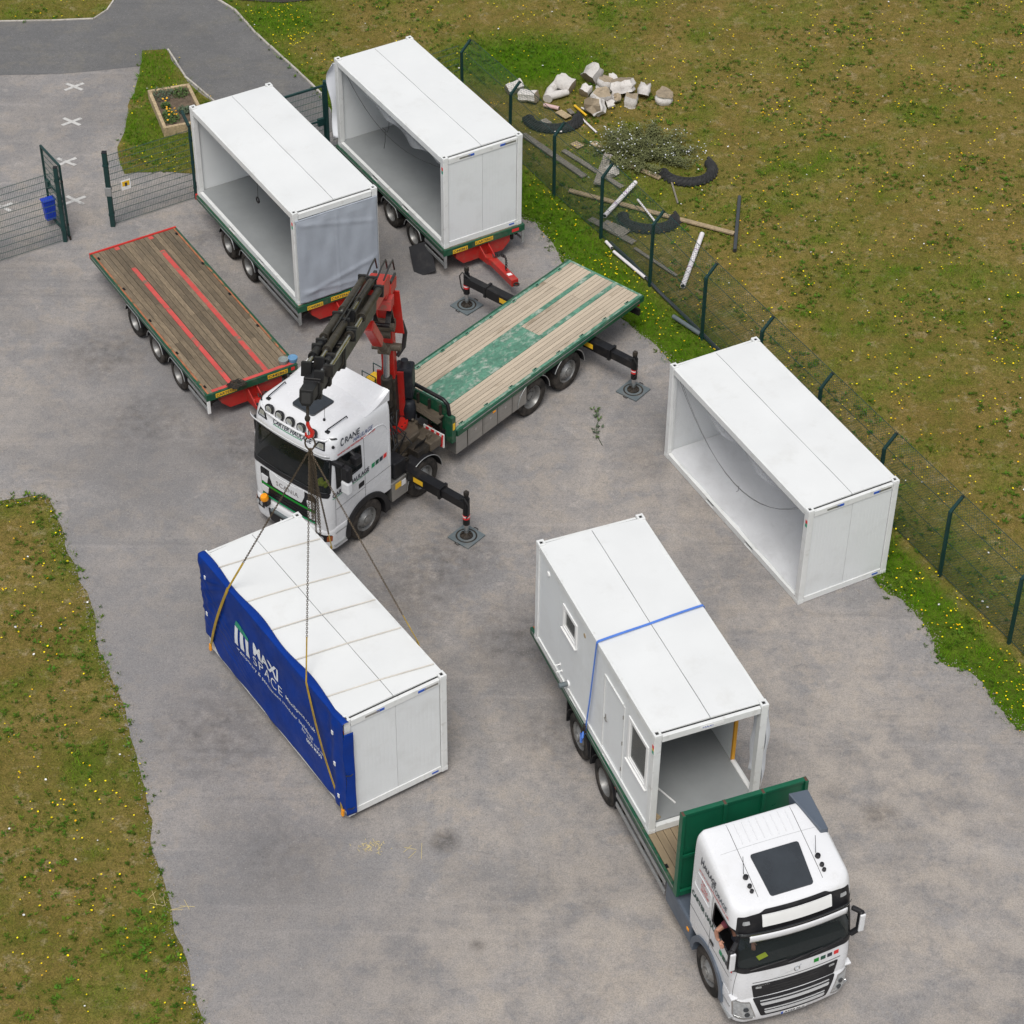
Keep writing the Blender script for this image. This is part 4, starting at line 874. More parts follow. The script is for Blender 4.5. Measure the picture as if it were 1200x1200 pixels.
    obj('air_line_coil', MB().tube(coil, .013, 5), M['hose'], db, smooth=60)
    for s in (-1, 1): obj('landing_leg', MB().box(h-.35, h-.28, s*1.05-.035, s*1.05+.035, .35, zt-.2).beam((h-.31, s*1.05, .42), (h-.31, s*.55, zt-.35), .05, .05), M['dark_metal'], t)
    return t
trF = trailer((-8.417, 48.35, .008), -58.0, 'empty flatbed trailer with worn timber deck and two red stripes', 7.16, (-.85, .49, 1.79), .95, True, True, stripes=True)
def under(cab, ld, axl, label, draw=None, red=True):
    p = cab.location; yaw = math.degrees(cab.rotation_euler.z)-180; a_ = R(yaw); off = .02
    return trailer((p.x+math.cos(a_)*off, p.y+math.sin(a_)*off, .008), yaw, label, ld, axl, p.z+.002, red, False, draw, rear_bar=red)
trG = under(B, 6.18, (-1.17, .08), 'trailer with red edged deck under the cabin with the grey sheet')
trH = under(C, 6.18, (-1.26, .05, 1.36), 'green trailer with long red drawbar under the cabin with the white cloth', draw=(4.90, -.14, .60), red=False)
# loose bits on the empty trailer
for (x, y, mm, lab) in ((-5.80, 46.02, 'sponge_grey', 'small grey bucket lid on the near corner of the empty trailer'), (-5.57, 46.10, 'sponge_blue', 'small blue tub on the near corner of the empty trailer')):
    tag(obj('tub', MB().lathe([(.0, 0), (.10, 0), (.125, .10), (.125, .13), (.10, .135), (.08, .11), (.0, .11)], (x, y, .955), (0, 0, 1), 18, caps=False), M[mm], smooth=40), lab, 'tub')
def chainlinks(path, link=.085, wr=.011, key='link'):
    """returns list of (location, direction, roll) along the path"""
    pts = [Vector(p) for p in path]; out = []; carry = 0; k = 0
    for p, q in zip(pts[:-1], pts[1:]):
        L = (q-p).length; d = (q-p)/L; s = carry
        while s < L: out.append((p+d*s, d, k % 2)); s += link*.78; k += 1
        carry = s-L
    return out
def chain_mb(path, link=.085, wr=.009):
    mb = MB()
    for p, d, k in chainlinks(path, link, wr):
        u = Vector((0, 0, 1)) if abs(d.z) < .9 else Vector((1, 0, 0)); r_ = d.cross(u).normalized(); u = r_.cross(d)
        w_ = r_ if k else u; hw, hl = link*.30, link*.5
        mb.tube([p+d*hl*a_+w_*hw*b_ for a_, b_ in ((-1, -.35), (-.6, -1), (.6, -1), (1, -.35), (1, .35), (.6, 1), (-.6, 1), (-1, .35))], wr, 4, True)
    return mb
pp = []
for k in range(40):
    a_ = k*.9; pp.append((-7.02+.22*math.cos(a_)*random.uniform(.3, 1)+.006*k, 45.02+.14*math.sin(a_)*random.uniform(.3, 1)+.004*k, .965+.0012*k))
tag(obj('lashing_chain', chain_mb(pp, .09, .011), M['dark_metal']), 'heap of dark lashing chain on the empty trailer deck', 'chain')
# folded rubber flap leaning under the right trailer
fl = MB().beam((-2.42, 51.25, .02), (-2.62, 52.1, .46), .62, .03, up=(-.3, -.5, .8))
tag(obj('mud_flap', fl, M['black_plastic'], bevel=.02), 'black rubber mud flap leaning under the green trailer', 'flap')
# ------------------------------------------------------------------ fences and gates
PH, ARM = 2.0, .42
fd = Vector((.5, -.866, 0)); fo = Vector((.866, .5, 0))
fr = empty('chain_link_fence', (FENCE[0][0], FENCE[0][1], 0), 0, 'dark green chain link fence with cranked posts along the field', 'fence')
o0 = Vector((FENCE[0][0], FENCE[0][1], 0))
for i, (x, y) in enumerate(FENCE):
    p = Vector((x, y, 0))-o0
    lean = Vector((random.uniform(-.02, .02), random.uniform(-.02, .02), 0))
    po = obj('post', MB().beam(p+Vector((0, 0, -.1)), p+lean+Vector((0, 0, PH)), .075, .075, up=fd), M['fence_green'], fr, bevel=.006)
    obj('cranked_arm', MB().beam(p+lean+Vector((0, 0, PH-.02)), p+lean+fo*.30+Vector((0, 0, PH+.32)), .07, .06), M['fence_green'], po, bevel=.005)
    obj('cap', MB().beam(p+lean+fo*.30+Vector((0, 0, PH+.32)), p+lean+fo*.305+Vector((0, 0, PH+.328)), .078, .07), M['black_plastic'], po)
def mesh_pts(p, q):
    L = (q-p).length; d = (q-p)/L; out = (Vector((0, 0, 1)).cross(d)); out = -out if out.dot(fo) < 0 else out
    H = PH-.05; T = H+ARM
    def P(s, t_):
        if t_ <= H: return p+d*s+Vector((0, 0, .05+t_))+out*.045
        k = (t_-H)/ARM; return p+d*s+out*(.045+.30*k)+Vector((0, 0, .05+H+.32*k))
    return L, H, T, P
for i in range(len(FENCE)-1):
    p = Vector((*FENCE[i], 0))-o0; q = Vector((*FENCE[i+1], 0))-o0; L, H, T, P = mesh_pts(p, q); mb = MB(); rw = .0034; st_ = .085
    def wire(a_, b_, rad=rw): mb.tube([a_, b_], rad, 3)
    for sgn in (1, -1):
        s0 = -T
        while s0 < L+T:
            # line s = s0 + sgn*t ; clip to 0..L
            ts = [0, H, T]; segs_ = []
            for ta, tb in ((0, H), (H, T)):
                lo, hi = ta, tb
                if sgn > 0: lo = max(lo, -s0); hi = min(hi, L-s0)
                else: lo = max(lo, s0-L); hi = min(hi, s0)
                if hi-lo > .01: wire(P(s0+sgn*lo, lo), P(s0+sgn*hi, hi))
            s0 += st_
    po = obj('wire_mesh', mb, M['wire_green'], fr); po['kind'] = 'stuff'
    obj('line_wire', MB().tube([P(0, .02), P(L, .02)], .009, 4).tube([P(0, 1.0), P(L, 1.0)], .009, 4).tube([P(0, .5), P(L, .5)], .006, 4).tube([P(0, 1.5), P(L, 1.5)], .006, 4).tube([P(0, H), P(L, H)], .010, 4).tube([P(0, T-.01), P(L, T-.01)], .010, 4).tube([P(0, H+ARM/2), P(L, H+ARM/2)], .004, 4), M['fence_green'], fr)
def weld_mesh(p, q, z0, z1, rows=.2, cols=.05, rad=.0055, double=True):
    p, q = Vector(p), Vector(q); L = (q-p).length; d = (q-p)/L; mb = MB(); n = int(L/cols)
    for k in range(n+1): c = p+d*(L*k/n); mb.tube([c+Vector((0, 0, z0)), c+Vector((0, 0, z1))], rad*.62, 3)
    z = z0
    while z < z1+.01: mb.tube([p+Vector((0, 0, z)), q+Vector((0, 0, z))], rad*1.7, 4); z += rows
    return mb
def mesh_fence(p, q, label, posts=(), h=2.4, heavy=(), name='mesh_fence', cat='fence'):
    f = empty(name, (p[0], p[1], 0), 0, label, cat); o = Vector((p[0], p[1], 0)); P0, P1 = Vector((*p, 0))-o, Vector((*q, 0))-o
    obj('wire_panel', weld_mesh(P0, P1, .06, h-.1), M['wire_green'], f)
    for (x, y), wd in posts:
        c = Vector((x, y, 0))-o; obj('post', MB().box(c.x-wd/2, c.x+wd/2, c.y-wd/2, c.y+wd/2, -.1, h), M['fence_green'], f, bevel=.008)
        obj('post_cap', MB().box(c.x-wd/2-.004, c.x+wd/2+.004, c.y-wd/2-.004, c.y+wd/2+.004, h, h+.012), M['black_plastic'], f)
        for zz in (.4, 1.2, 2.0): obj('clamp', MB().box(c.x-wd/2-.012, c.x+wd/2+.012, c.y-wd/2-.012, c.y+wd/2+.012, zz-.03, zz+.03), M['fence_green'], f)
    return f
fl_ = mesh_fence((-17.5, 49.45), (-12.50, 52.62), 'green welded mesh fence left of the open gateway', [((-12.43, 52.67), .11), ((-14.95, 51.06), .07), ((-17.4, 49.5), .07)])
fr_ = mesh_fence((-11.16, 53.5), (-9.10, 54.83), 'green welded mesh fence panel with yellow warning sign right of the open gateway', [((-11.22, 53.45), .13), ((-9.06, 54.85), .07)])
obj('cranked_arm', MB().beam(Vector((2.10, 1.35, 2.36)), Vector((1.88, 1.62, 2.72)), .07, .07), M['fence_green'], fr_)
obj('keypad_lock', MB().box(-.16, .02, -.13, -.11+.02, 1.02, 1.30), M['galv'], fr_, bevel=.01)
sg = obj('warning_sign', MB().beam((.26, .14, 1.20), (.50, .29, 1.20), .012, .30), M['white_paint'], fr_)
obj('sign_face', MB().beam((.29, .159, 1.24), (.47, .271, 1.24), .018, .15), M['decal_yellow'], sg)
for t_ in (0,): obj('sign_symbol', MB().beam((.36, .185, 1.22), (.41, .216, 1.22), .02, .10), M['text_dark'], sg)
def gate(p, q, label, h=2.4):
    g = empty('mesh_gate', (p[0], p[1], 0), 0, label, 'gate'); o = Vector((p[0], p[1], 0)); a_, b_ = Vector((0, 0, 0)), Vector((*q, 0))-o; d = (b_-a_).normalized()
    Z = lambda v, z: v+Vector((0, 0, z))
    fr0 = obj('frame', MB().beam(Z(a_, .08), Z(a_, h), .06, .06, up=d).beam(Z(b_, .08), Z(b_, h), .06, .06, up=d).beam(Z(a_, h-.03), Z(b_, h-.03), .06, .06).beam(Z(a_, .11), Z(b_, .11), .06, .06).beam(Z(a_, 1.25), Z(b_, 1.25), .04, .05), M['fence_green'], g, bevel=.006)
    obj('wire_panel', weld_mesh(a_+d*.03, b_-d*.03, .14, h-.06), M['wire_green'], g)
    obj('lock_box', MB().beam(Z(b_-d*.22, 1.22), Z(b_-d*.02, 1.22), .09, .24), M['fence_green'], g, bevel=.01)
    for zz in (.5, 1.9): obj('hinge', MB().beam(Z(a_-d*.08, zz), Z(a_+d*.06, zz), .03, .05), M['black_plastic'], g)
    return g
g1 = gate((-12.34, 52.80), (-13.00, 53.78), 'green pedestrian gate leaf standing open in the gateway')
obj('drop_bolt', MB().cyl((0.04, -.06, .0), (.04, -.06, .12), .03), M['dark_metal'], g1)
g2 = gate((-8.98, 54.92), (-5.52, 57.12), 'wide green mesh gate closed behind the two loaded trailers')
obj('gate_post', MB().box(3.46+.0, 3.58, 2.20, 2.32, -.1, 2.5), M['fence_green'], g2, bevel=.008)
f3 = mesh_fence((-5.32, 57.3), (-1.72, 59.65), 'green mesh fence panel behind the cabin with the white cloth', [((-3.5, 58.5), .07)])
bt = empty('blue_crate', (-12.93, 53.42, 0), 32, 'blue plastic crate hung on the open pedestrian gate', 'crate')
obj('body', MB().prism([(-.14, 0), (.14, 0), (.18, .62), (-.18, .62)], 'y', -.10, .10), M['blue_plastic'], bt, bevel=.02, loc=(0, 0, .25)); obj('rim', MB().box(-.20, .20, -.12, .12, .86, .90), M['blue_plastic'], bt, bevel=.01)
for k in range(4): obj('rib', MB().box(-.12+.075*k, -.10+.075*k, -.115, -.095, .30, .84), M['blue_plastic'], bt)
# raised planter
pc = [Vector((-11.03, 60.18, 0)), Vector((-9.92, 60.58, 0)), Vector((-9.18, 58.60, 0)), Vector((-10.32, 58.14, 0))]
pb = empty('planter', (-10.1, 59.3, .02), 0, 'raised timber planter box with soil and orange flowers on the grass strip', 'planter'); oc = Vector((-10.1, 59.3, 0))
for k in range(4):
    p, q = pc[k]-oc, pc[(k+1) % 4]-oc; d = (q-p).normalized(); ext = .05 if k % 2 else -.05
    obj('board', MB().beam(p-d*ext+Vector((0, 0, .15)), q+d*ext+Vector((0, 0, .15)), .10, .30), M['timber'], pb, bevel=.008)
def soil(u, v):
    p = (pc[0]-oc).lerp(pc[1]-oc, u).lerp((pc[3]-oc).lerp(pc[2]-oc, u), v); n = fbm(np.array([p.x]), np.array([p.y]), .4, 3)[0]; return (p.x, p.y, .16+.11*n)
obj('soil', MB().grid(soil, 24, 40), M['soil'], pb, smooth=60)
def leafclump(n, cx, cy, rad, zb, h, leaf, dirs=None):
    mb = MB()
    for _ in range(n):
        a_, rr = random.uniform(0, 6.28), rad*math.sqrt(random.random()); x, y, z = cx+rr*math.cos(a_), cy+rr*math.sin(a_), zb+random.random()**1.3*h*(1-.5*(rr/rad)**2)
        d = Vector((random.gauss(0, 1), random.gauss(0, 1), random.uniform(.1, 1))).normalized(); s = d.cross(Vector((0, 0, 1))).normalized(); l = leaf*random.uniform(.6, 1.4)
        p = Vector((x, y, z)); mb.add([p, p+d*l*.5+s*l*.25, p+d*l, p+d*l*.5-s*l*.25], [(0,1,2,3)])
    return mb
mat('leaf', (.065, .115, .024), .7, var=.35, scale=8); mat('leaf_grey', (.075, .105, .060), .75, var=.3, scale=8); mat('leaf_dark', (.028, .050, .016), .7, var=.3, scale=8)
mat('marigold', (.80, .40, .01), .7, var=.15, scale=20)
for (x, y, r_, h_, mm) in ((-.5, .75, .35, .22, 'leaf_grey'), (0.0, .85, .25, .18, 'leaf'), (-.35, .1, .12, .15, 'leaf'), (-.08, -.62, .24, .20, 'leaf'), (.25, -.1, .2, .12, 'leaf_grey'), (-.22, -.35, .16, .14, 'leaf'), (.62, -.3, .15, .15, 'leaf')):
    pl = obj('plant', leafclump(260, x, y, r_, .2, h_, .075), M[mm], pb); pl['kind'] = 'stuff'
mb = MB()
for _ in range(15):
    x, y = random.choice([(-.42, .18), (-.22, -.35), (-.05, -.62), (.08, -.55), (-.1, -.45)]); x += random.gauss(0, .08); y += random.gauss(0, .1)
    mb.lathe([(.0, 0), (.026, .010), (.033, .022), (.015, .032), (0, .032)], (x, y, .36+random.uniform(-.03, .05)), (random.gauss(0, .25), random.gauss(0, .25), 1), 8, caps=False)
obj('flower_heads', mb, M['marigold'], pb)
# ------------------------------------------------------------------ lorry cabs: one lofted skin, everything else laid on it
def catmull(P, v):
    n = len(P); i = min(max(int(math.floor(v)), 0), n-2); t_ = v-i
    p0, p1, p2, p3 = P[max(i-1, 0)], P[i], P[i+1], P[min(i+2, n-1)]
    m1, m2 = (p2-p0)*.5, (p3-p1)*.5
    if t_ < 0 or t_ > 1: t_ = min(max(t_, 0), 1)
    a_, b_ = t_*t_, t_*t_*t_
    return p1*(2*b_-3*a_+1)+m1*(b_-2*a_+t_)+p2*(-2*b_+3*a_)+m2*(b_-a_)
class Cab:
    def __init__(s, levels):
        s.P = np.array(levels, float); s.n = len(levels); s.T = np.array([catmull(s.P, v) for v in np.linspace(0, s.n-1, 900)])
        s.T0 = s.T.copy(); s.T[:, 0] = np.maximum.accumulate(s.T[:, 0]); s.T[:, 1] = np.maximum.accumulate(s.T[:, 1])
    def lev(s, v): return catmull(s.P, v)      # zf zr xf xr hw rc bulge
    def zx(s, l, x): t_ = (l[2]-x)/(l[2]-l[3]); return l[0]+(l[1]-l[0])*min(max(t_, 0), 1)
    def pick(s, zz, z):
        i = min(max(int(np.searchsorted(zz, z)), 1), len(zz)-1); t_ = (z-zz[i-1])/max(zz[i]-zz[i-1], 1e-9); t_ = min(max(t_, 0), 1); return (s.T[i-1]*(1-t_)+s.T[i]*t_).tolist()
    def findf(s, z): return s.pick(s.T[:, 0], z)
    def finds(s, x, z): T = s.T; return s.pick(T[:, 0]+(T[:, 1]-T[:, 0])*np.clip((T[:, 2]-x)/(T[:, 2]-T[:, 3]), 0, 1), z)
    def corner(s, l): yc = l[4]-l[5]; return yc, l[2]-l[6]*(yc/l[4])**2-l[5]
    def front(s, y, z):
        l = s.findf(z); yc, xc = s.corner(l); a_ = min(abs(y), l[4]-.001)
        if a_ <= yc: return Vector((l[2]-l[6]*(a_/l[4])**2, y, z))
        return Vector((xc+math.sqrt(max(l[5]**2-(a_-yc)**2, 0)), y, z))
    def side(s, x, z, sg):
        l = s.finds(x, z); yc, xc = s.corner(l)
        if x <= xc: return Vector((x, sg*l[4], z))
        return Vector((x, sg*(yc+math.sqrt(max(l[5]**2-(x-xc)**2, 0))), z))
    def pt(s, kind, a_, z):
        p = s.front(a_, z) if kind == 'F' else s.side(a_, z, 1 if kind == 'L' else -1); return p
    def off(s, kind, a_, z, d):
        e = .004; p = s.pt(kind, a_, z); u = s.pt(kind, a_+e, z)-s.pt(kind, a_-e, z); v = s.pt(kind, a_, z+e)-s.pt(kind, a_, z-e)
        n = u.cross(v).normalized(); out = Vector((1, 0, 0)) if kind == 'F' else Vector((0, 1 if kind == 'L' else -1, 0))
        if n.dot(out) < 0: n = -n
        return p+n*d
    def body(s, holes, nv=90, ns=56, nf=70, nc=14, nr=10):
        ring = []
        def rp(l):
            yc, xc = s.corner(l); pts = []; hw, xr = l[4], l[3]; rr = min(.06, hw*.4)
            for k in range(nr): pts.append((xr, -hw+rr+(2*hw-2*rr)*k/nr, 'B'))
            for k in range(5): a_ = R(90*k/5); pts.append((xr+rr-rr*math.cos(a_), hw-rr+rr*math.sin(a_), 'B'))
            for k in range(ns): pts.append((xr+rr+(xc-xr-rr)*k/ns, hw, 'L'))
            for k in range(nc): a_ = R(90*k/nc); pts.append((xc+l[5]*math.sin(a_), yc+l[5]*math.cos(a_), 'CL'))
            for k in range(nf): y = yc-2*yc*k/nf; pts.append((l[2]-l[6]*(y/hw)**2, y, 'F'))
            for k in range(nc): a_ = R(90*k/nc); pts.append((xc+l[5]*math.cos(a_), -yc-l[5]*math.sin(a_), 'CR'))
            for k in range(ns): pts.append((xc-(xc-xr-rr)*k/ns, -hw, 'R'))
            for k in range(5): a_ = R(90*k/5); pts.append((xr+rr-rr*math.sin(a_), -hw+rr-rr*math.cos(a_), 'B'))
            return pts
        V = []; kinds = None
        for j in range(nv+1):
            l = s.lev((s.n-1)*j/nv).tolist(); q = rp(l); kinds = [k for _, _, k in q]; V += [(x, y, s.zx(l, x)) for x, y, _ in q]
        N = len(kinds); F = []; hp = {}
        for k, poly in holes: hp.setdefault(k, []).append(poly)
        def inside(P, x, y):
            c = False
            for i in range(len(P)):
                (x0, y0), (x1, y1) = P[i], P[i-1]
                if (y0 > y) != (y1 > y) and x < (x1-x0)*(y-y0)/(y1-y0)+x0: c = not c
            return c
        for j in range(nv):
            for i in range(N):
                f = (j*N+i, j*N+(i+1) % N, (j+1)*N+(i+1) % N, (j+1)*N+i); c = [sum(V[q][k] for q in f)/4 for k in range(3)]; kd = kinds[i]; skip = False
                if kd in ('F', 'CL', 'CR'): skip = any(inside(P, c[1], c[2]) for P in hp.get('F', []))
                if not skip and kd in ('L', 'CL'): skip = any(inside(P, c[0], c[2]) for P in hp.get('L', []))
                if not skip and kd in ('R', 'CR'): skip = any(inside(P, c[0], c[2]) for P in hp.get('R', []))
                if not skip: F.append(f)
        F.append(tuple(nv*N+i for i in range(N)))
        return MB().add(V, F)
    def patch(s, kind, poly, d, th=.008, step=.07, bstep=.03):
        bd = []
        for (p, q) in zip(poly, poly[1:]+poly[:1]):
            n = max(1, int(math.hypot(q[0]-p[0], q[1]-p[1])/bstep))
            for k in range(n): bd.append((p[0]+(q[0]-p[0])*k/n, p[1]+(q[1]-p[1])*k/n))
        xs_ = [p[0] for p in bd]; zs_ = [p[1] for p in bd]; inner = []
        gx, gz = np.meshgrid(np.arange(min(xs_)+step/2, max(xs_), step), np.arange(min(zs_)+step/2, max(zs_), step)); ok = inpoly(gx, gz, poly)
        inner = [(float(a_), float(b_)) for a_, b_ in zip(gx[ok], gz[ok])]
        vs, es, fs, *_ = delaunay_2d_cdt([Vector(p) for p in bd+inner], [], [list(range(len(bd)))], 1, 1e-6)
        mb = MB(); top = [s.off(kind, p[0], p[1], d) for p in vs]; mb.add(top, [tuple(f) for f in fs])
        b0 = [s.off(kind, p[0], p[1], d) for p in bd]; b1 = [s.off(kind, p[0], p[1], d-th) for p in bd]; n = len(bd)
        mb.add(b0+b1, [(i, (i+1) % n, n+(i+1) % n, n+i) for i in range(n)]); return mb
    def ringpatch(s, kind, outer, inner, d, th=.01):
        """frame between two polygons with the same number of points"""
        n = len(outer); A = [s.off(kind, *p, d) for p in outer]; B_ = [s.off(kind, *p, d) for p in inner]; C_ = [s.off(kind, *p, d-th) for p in outer]; D_ = [s.off(kind, *p, d-th) for p in inner]
        fs = []
        for i in range(n): j = (i+1) % n; fs += [(i, j, n+j, n+i), (2*n+i, 2*n+j, j, i), (n+i, n+j, 3*n+j, 3*n+i)]
        return MB().add(A+B_+C_+D_, fs)
    def text(s, name, body, kind, a0, z0, w_, h, m, parent, d=.010, rd=1, slope=0, **kw):
        return lettering(name, body, w_, h, lambda q, t_: s.off(kind, a0+rd*q, z0+t_+slope*q, d), m, parent, sub=.045, **kw)
def rpoly(pts, r_=.05, n=4, dens=0):
    out = []; N = len(pts)
    for i in range(N):
        p, a_, b_ = Vector(pts[i]), Vector(pts[i-1]), Vector(pts[(i+1) % N]); u, v = (a_-p), (b_-p); rr = min(r_, u.length*.4, v.length*.4); u.normalize(); v.normalize()
        for k in range(n+1):
            t_ = k/n; q = (p+u*rr)*(1-t_)**2+p*2*t_*(1-t_)+(p+v*rr)*t_*t_; out.append((q.x, q.y))
    return out
def inset(poly, d, dx=None):
    c = Vector((sum(p[0] for p in poly)/len(poly), sum(p[1] for p in poly)/len(poly))); xs_ = [p[0] for p in poly]; zs_ = [p[1] for p in poly]
    sx, sz = (max(xs_)-min(xs_))/2, (max(zs_)-min(zs_))/2; d2 = d if dx is None else dx
    return [(c.x+(p[0]-c.x)*(sx-d2)/sx, c.y+(p[1]-c.y)*(sz-d)/sz) for p in poly]
def densify(poly, st_=.05):
    out = []
    for p, q in zip(poly, poly[1:]+poly[:1]):
        n = max(1, int(math.hypot(q[0]-p[0], q[1]-p[1])/st_)); out += [(p[0]+(q[0]-p[0])*k/n, p[1]+(q[1]-p[1])*k/n) for k in range(n)]
    return out
def glazing(cab, name, kind, poly, parent, rim=.035, m='glass_dark', holes=None, frame='black_plastic', d=.006):
    P = densify(poly); fr0 = obj(name+'_seal', cab.ringpatch(kind, P, inset(P, rim), d+.004, .02), M[frame], parent, smooth=50)
    if m: obj(name, cab.patch(kind, inset(P, rim*.7), d-.002, .004), M[m], parent, smooth=60)
    return P
def quadbox(cab, kind, a0, a1, z0, z1): return [(a0, z0), (a1, z0), (a1, z1), (a0, z1)]
def interior(t, x0, x1, hw, zf, zdash, xd, seats, m='seat_grey'):
    obj('cab_floor', MB().box(x0, x1-.1, -hw, hw, zf-.05, zf), M['black_plastic'], t)
    obj('rear_trim', MB().box(x0+.02, x0+.06, -hw, hw, zf, zf+1.9), M['seat_grey'], t)
    obj('dashboard', MB().prism([(xd-.28, zf+.30), (xd+.12, zf+.2), (xd+.2, zdash-.08), (xd+.02, zdash), (xd-.22, zdash-.02), (xd-.30, zdash-.18)], 'y', -hw+.02, hw-.02), M['black_plastic'], t, bevel=.02)
    for sy in seats:
        st_ = obj('seat', MB().box(-.42+xd-1.0+.35, xd-.62, sy-.24, sy+.24, zf+.32, zf+.48), M[m], t, bevel=.04)
        obj('seat_back', MB().beam((xd-1.10, sy, zf+.42), (xd-1.22, sy, zf+1.12), .46, .14, up=(1, 0, 0)), M[m], st_, bevel=.04)
        obj('headrest', MB().beam((xd-1.22, sy, zf+1.14), (xd-1.25, sy, zf+1.34), .26, .10, up=(1, 0, 0)), M[m], st_, bevel=.03)
def steering(t, x, y, z):
    c = Vector((x, y, z)); ax = Vector((-.45, 0, .9)).normalized(); u = Vector((0, 1, 0)); v = ax.cross(u)
    sw = obj('steering_wheel', MB().tube([c+(u*math.cos(k*.35)+v*math.sin(k*.35))*.22 for k in range(18)], .016, 6, True).beam(c-u*.2, c+u*.2, .05, .02, up=ax).beam(c, c-v*.2, .05, .02, up=ax), M['black_plastic'], t, smooth=60)
    obj('column', MB().cyl(c, c-ax*.4, .04), M['black_plastic'], sw)
# ================================================================== crane lorry
SC = empty('crane_lorry', (-4.354, 41.355, .008), 230.3, 'white and green flatbed lorry with red and black loader crane and outriggers', 'lorry')
WT = M['cab_white']
cab = Cab([(.92,.92,1.32,-.90,1.215,.24,.06),(1.4,1.4,1.335,-.9,1.235,.25,.07),(1.9,1.9,1.33,-.9,1.245,.26,.08),(2.05,2.05,1.325,-.9,1.245,.27,.09),(2.5,2.5,1.275,-.9,1.245,.28,.10),(2.95,2.95,1.205,-.9,1.245,.28,.10),(3.12,3.12,1.17,-.9,1.245,.28,.10),(3.32,3.34,1.11,-.9,1.235,.28,.10),(3.44,3.48,1.04,-.9,1.20,.28,.10),(3.52,3.57,.92,-.885,1.13,.30,.1),(3.565,3.62,.75,-.84,1.0,.32,.1),(3.59,3.65,.45,-.65,.65,.3,.06),(3.595,3.655,.2,-.4,.25,.15,.02)])
scr = rpoly([(-1.215, 2.03), (1.215, 2.03), (1.20, 2.98), (-1.20, 2.98)], .06)
winL = rpoly([(.97, 2.09), (.97, 2.93), (.86, 2.965), (.12, 2.90), (.10, 2.22), (.55, 2.18)], .05)
arch = [(.66*math.cos(R(a_)), .53+.66*math.sin(R(a_))) for a_ in range(-20, 201, 10)]
obj('cab_shell', cab.body([('F', inset(scr, .03)), ('L', inset(winL, .02)), ('R', inset(winL, .02)), ('L', arch), ('R', arch)]), WT, SC, smooth=32)
glazing(cab, 'windscreen', 'F', scr, SC, .03, 'glass')
for kd in 'LR': glazing(cab, 'side_window', kd, winL, SC, .03, 'glass')
interior(SC, -.86, 1.2, 1.17, 1.35, 2.02, .95, (-.6, .6)); steering(SC, .60, -.6, 2.08)
hv = empty('hi_vis_jacket', SC.matrix_world @ Vector((0, 0, 0)), 0) if 0 else None
vp = Matrix.Translation((-4.354, 41.355, .008)) @ Matrix.Rotation(R(230.3), 4, 'Z')
hvj = MB()
for k in range(16):
    a_ = k*1.7; hvj.box(*sum(([c-s_, c+s_] for c, s_ in ((1.02+.05*math.sin(a_), .05), (.86+.10*math.cos(a_*1.3), .035), (2.07+.10*(k/16), .03))), []))
q = obj('hi_vis_jacket', hvj, M['hivis_yellow'], bevel=.015); q.matrix_world = vp; tag(q, 'crumpled yellow hi vis jacket on the dashboard of the crane lorry', 'jacket')
def band(kind, poly, d, m, name, th=.010, par=SC, sm=50): return obj(name, cab.patch(kind, poly, d, th), M[m], par, smooth=sm)
# front
band('F', rpoly([(-1.19, 1.93), (1.19, 1.93), (1.215, 2.035), (-1.215, 2.035)], .03), .010, 'black_plastic', 'wiper_panel')
for y0 in (-.75, .05): obj('wiper', MB().tube([cab.off('F', y0, 1.99, .03), cab.off('F', y0+.35, 2.04, .035), cab.off('F', y0+.75, 2.08, .035)], .011, 5), M['black_plastic'], SC)
gr = band('F', rpoly([(-.86, 1.02), (.86, 1.02), (.90, 1.86), (-.90, 1.86)], .08), .008, 'black_plastic', 'grille')
for zz in (1.10, 1.19, 1.28, 1.47, 1.56): obj('grille_bar', cab.patch('F', [(-.80, zz), (.80, zz), (.80, zz+.022), (-.80, zz+.022)], .024, .018), M['black_paint'], gr)
np_ = band('F', rpoly([(-.46, 1.50), (.46, 1.50), (.55, 1.70), (.56, 1.90), (.38, 1.90), (.33, 1.86), (-.33, 1.86), (-.38, 1.90), (-.56, 1.90), (-.55, 1.70)], .03), .026, 'cab_white', 'badge_panel', .02)
cab.text('badge', 'SCANIA', 'F', -.34, 1.60, .72, .13, M['chrome'], np_, d=.030, bold=.015, space=1.1)
obj('green_line', cab.patch('F', [(-.86, 1.385), (.86, 1.385), (.86, 1.425), (-.86, 1.425)], .028, .02), M['text_bgreen'], gr); obj('green_line', cab.patch('F', [(-.86, 1.045), (.86, 1.045), (.86, 1.075), (-.86, 1.075)], .028, .02), M['text_green'], gr)
for s in (-1, 1):
    for zz in (1.14, 1.46): obj('grille_block', cab.patch('F', rpoly([(s*.66, zz), (s*.84, zz), (s*.86, zz+.20), (s*.62, zz+.20)][::s], .02), .026, .02), WT, gr)
    obj('corner_vent', cab.patch('F', rpoly([(s*.70, 1.72), (s*.88, 1.68), (s*.88, 1.82), (s*.72, 1.86)][::s], .02), .018, .01), M['black_paint'], gr)
bump = Cab([(.30,.30,1.30,.62,1.20,.30,.08),(.36,.36,1.36,.62,1.225,.30,.08),(.62,.62,1.38,.62,1.235,.30,.08),(.86,.86,1.365,.62,1.235,.30,.08),(.945,.945,1.33,.62,1.225,.28,.08)])
obj('bumper', bump.body([], 30, 10, 50, 14, 4), WT, SC, smooth=35)
obj('lower_intake', bump.patch('F', rpoly([(-.62, .36), (.62, .36), (.66, .74), (-.66, .74)], .04), .006), M['black_plastic'], SC)
obj('bumper_step', MB().box(1.30, 1.44, -.52, .52, .74, .80), M['pad_grey'], SC, bevel=.01)
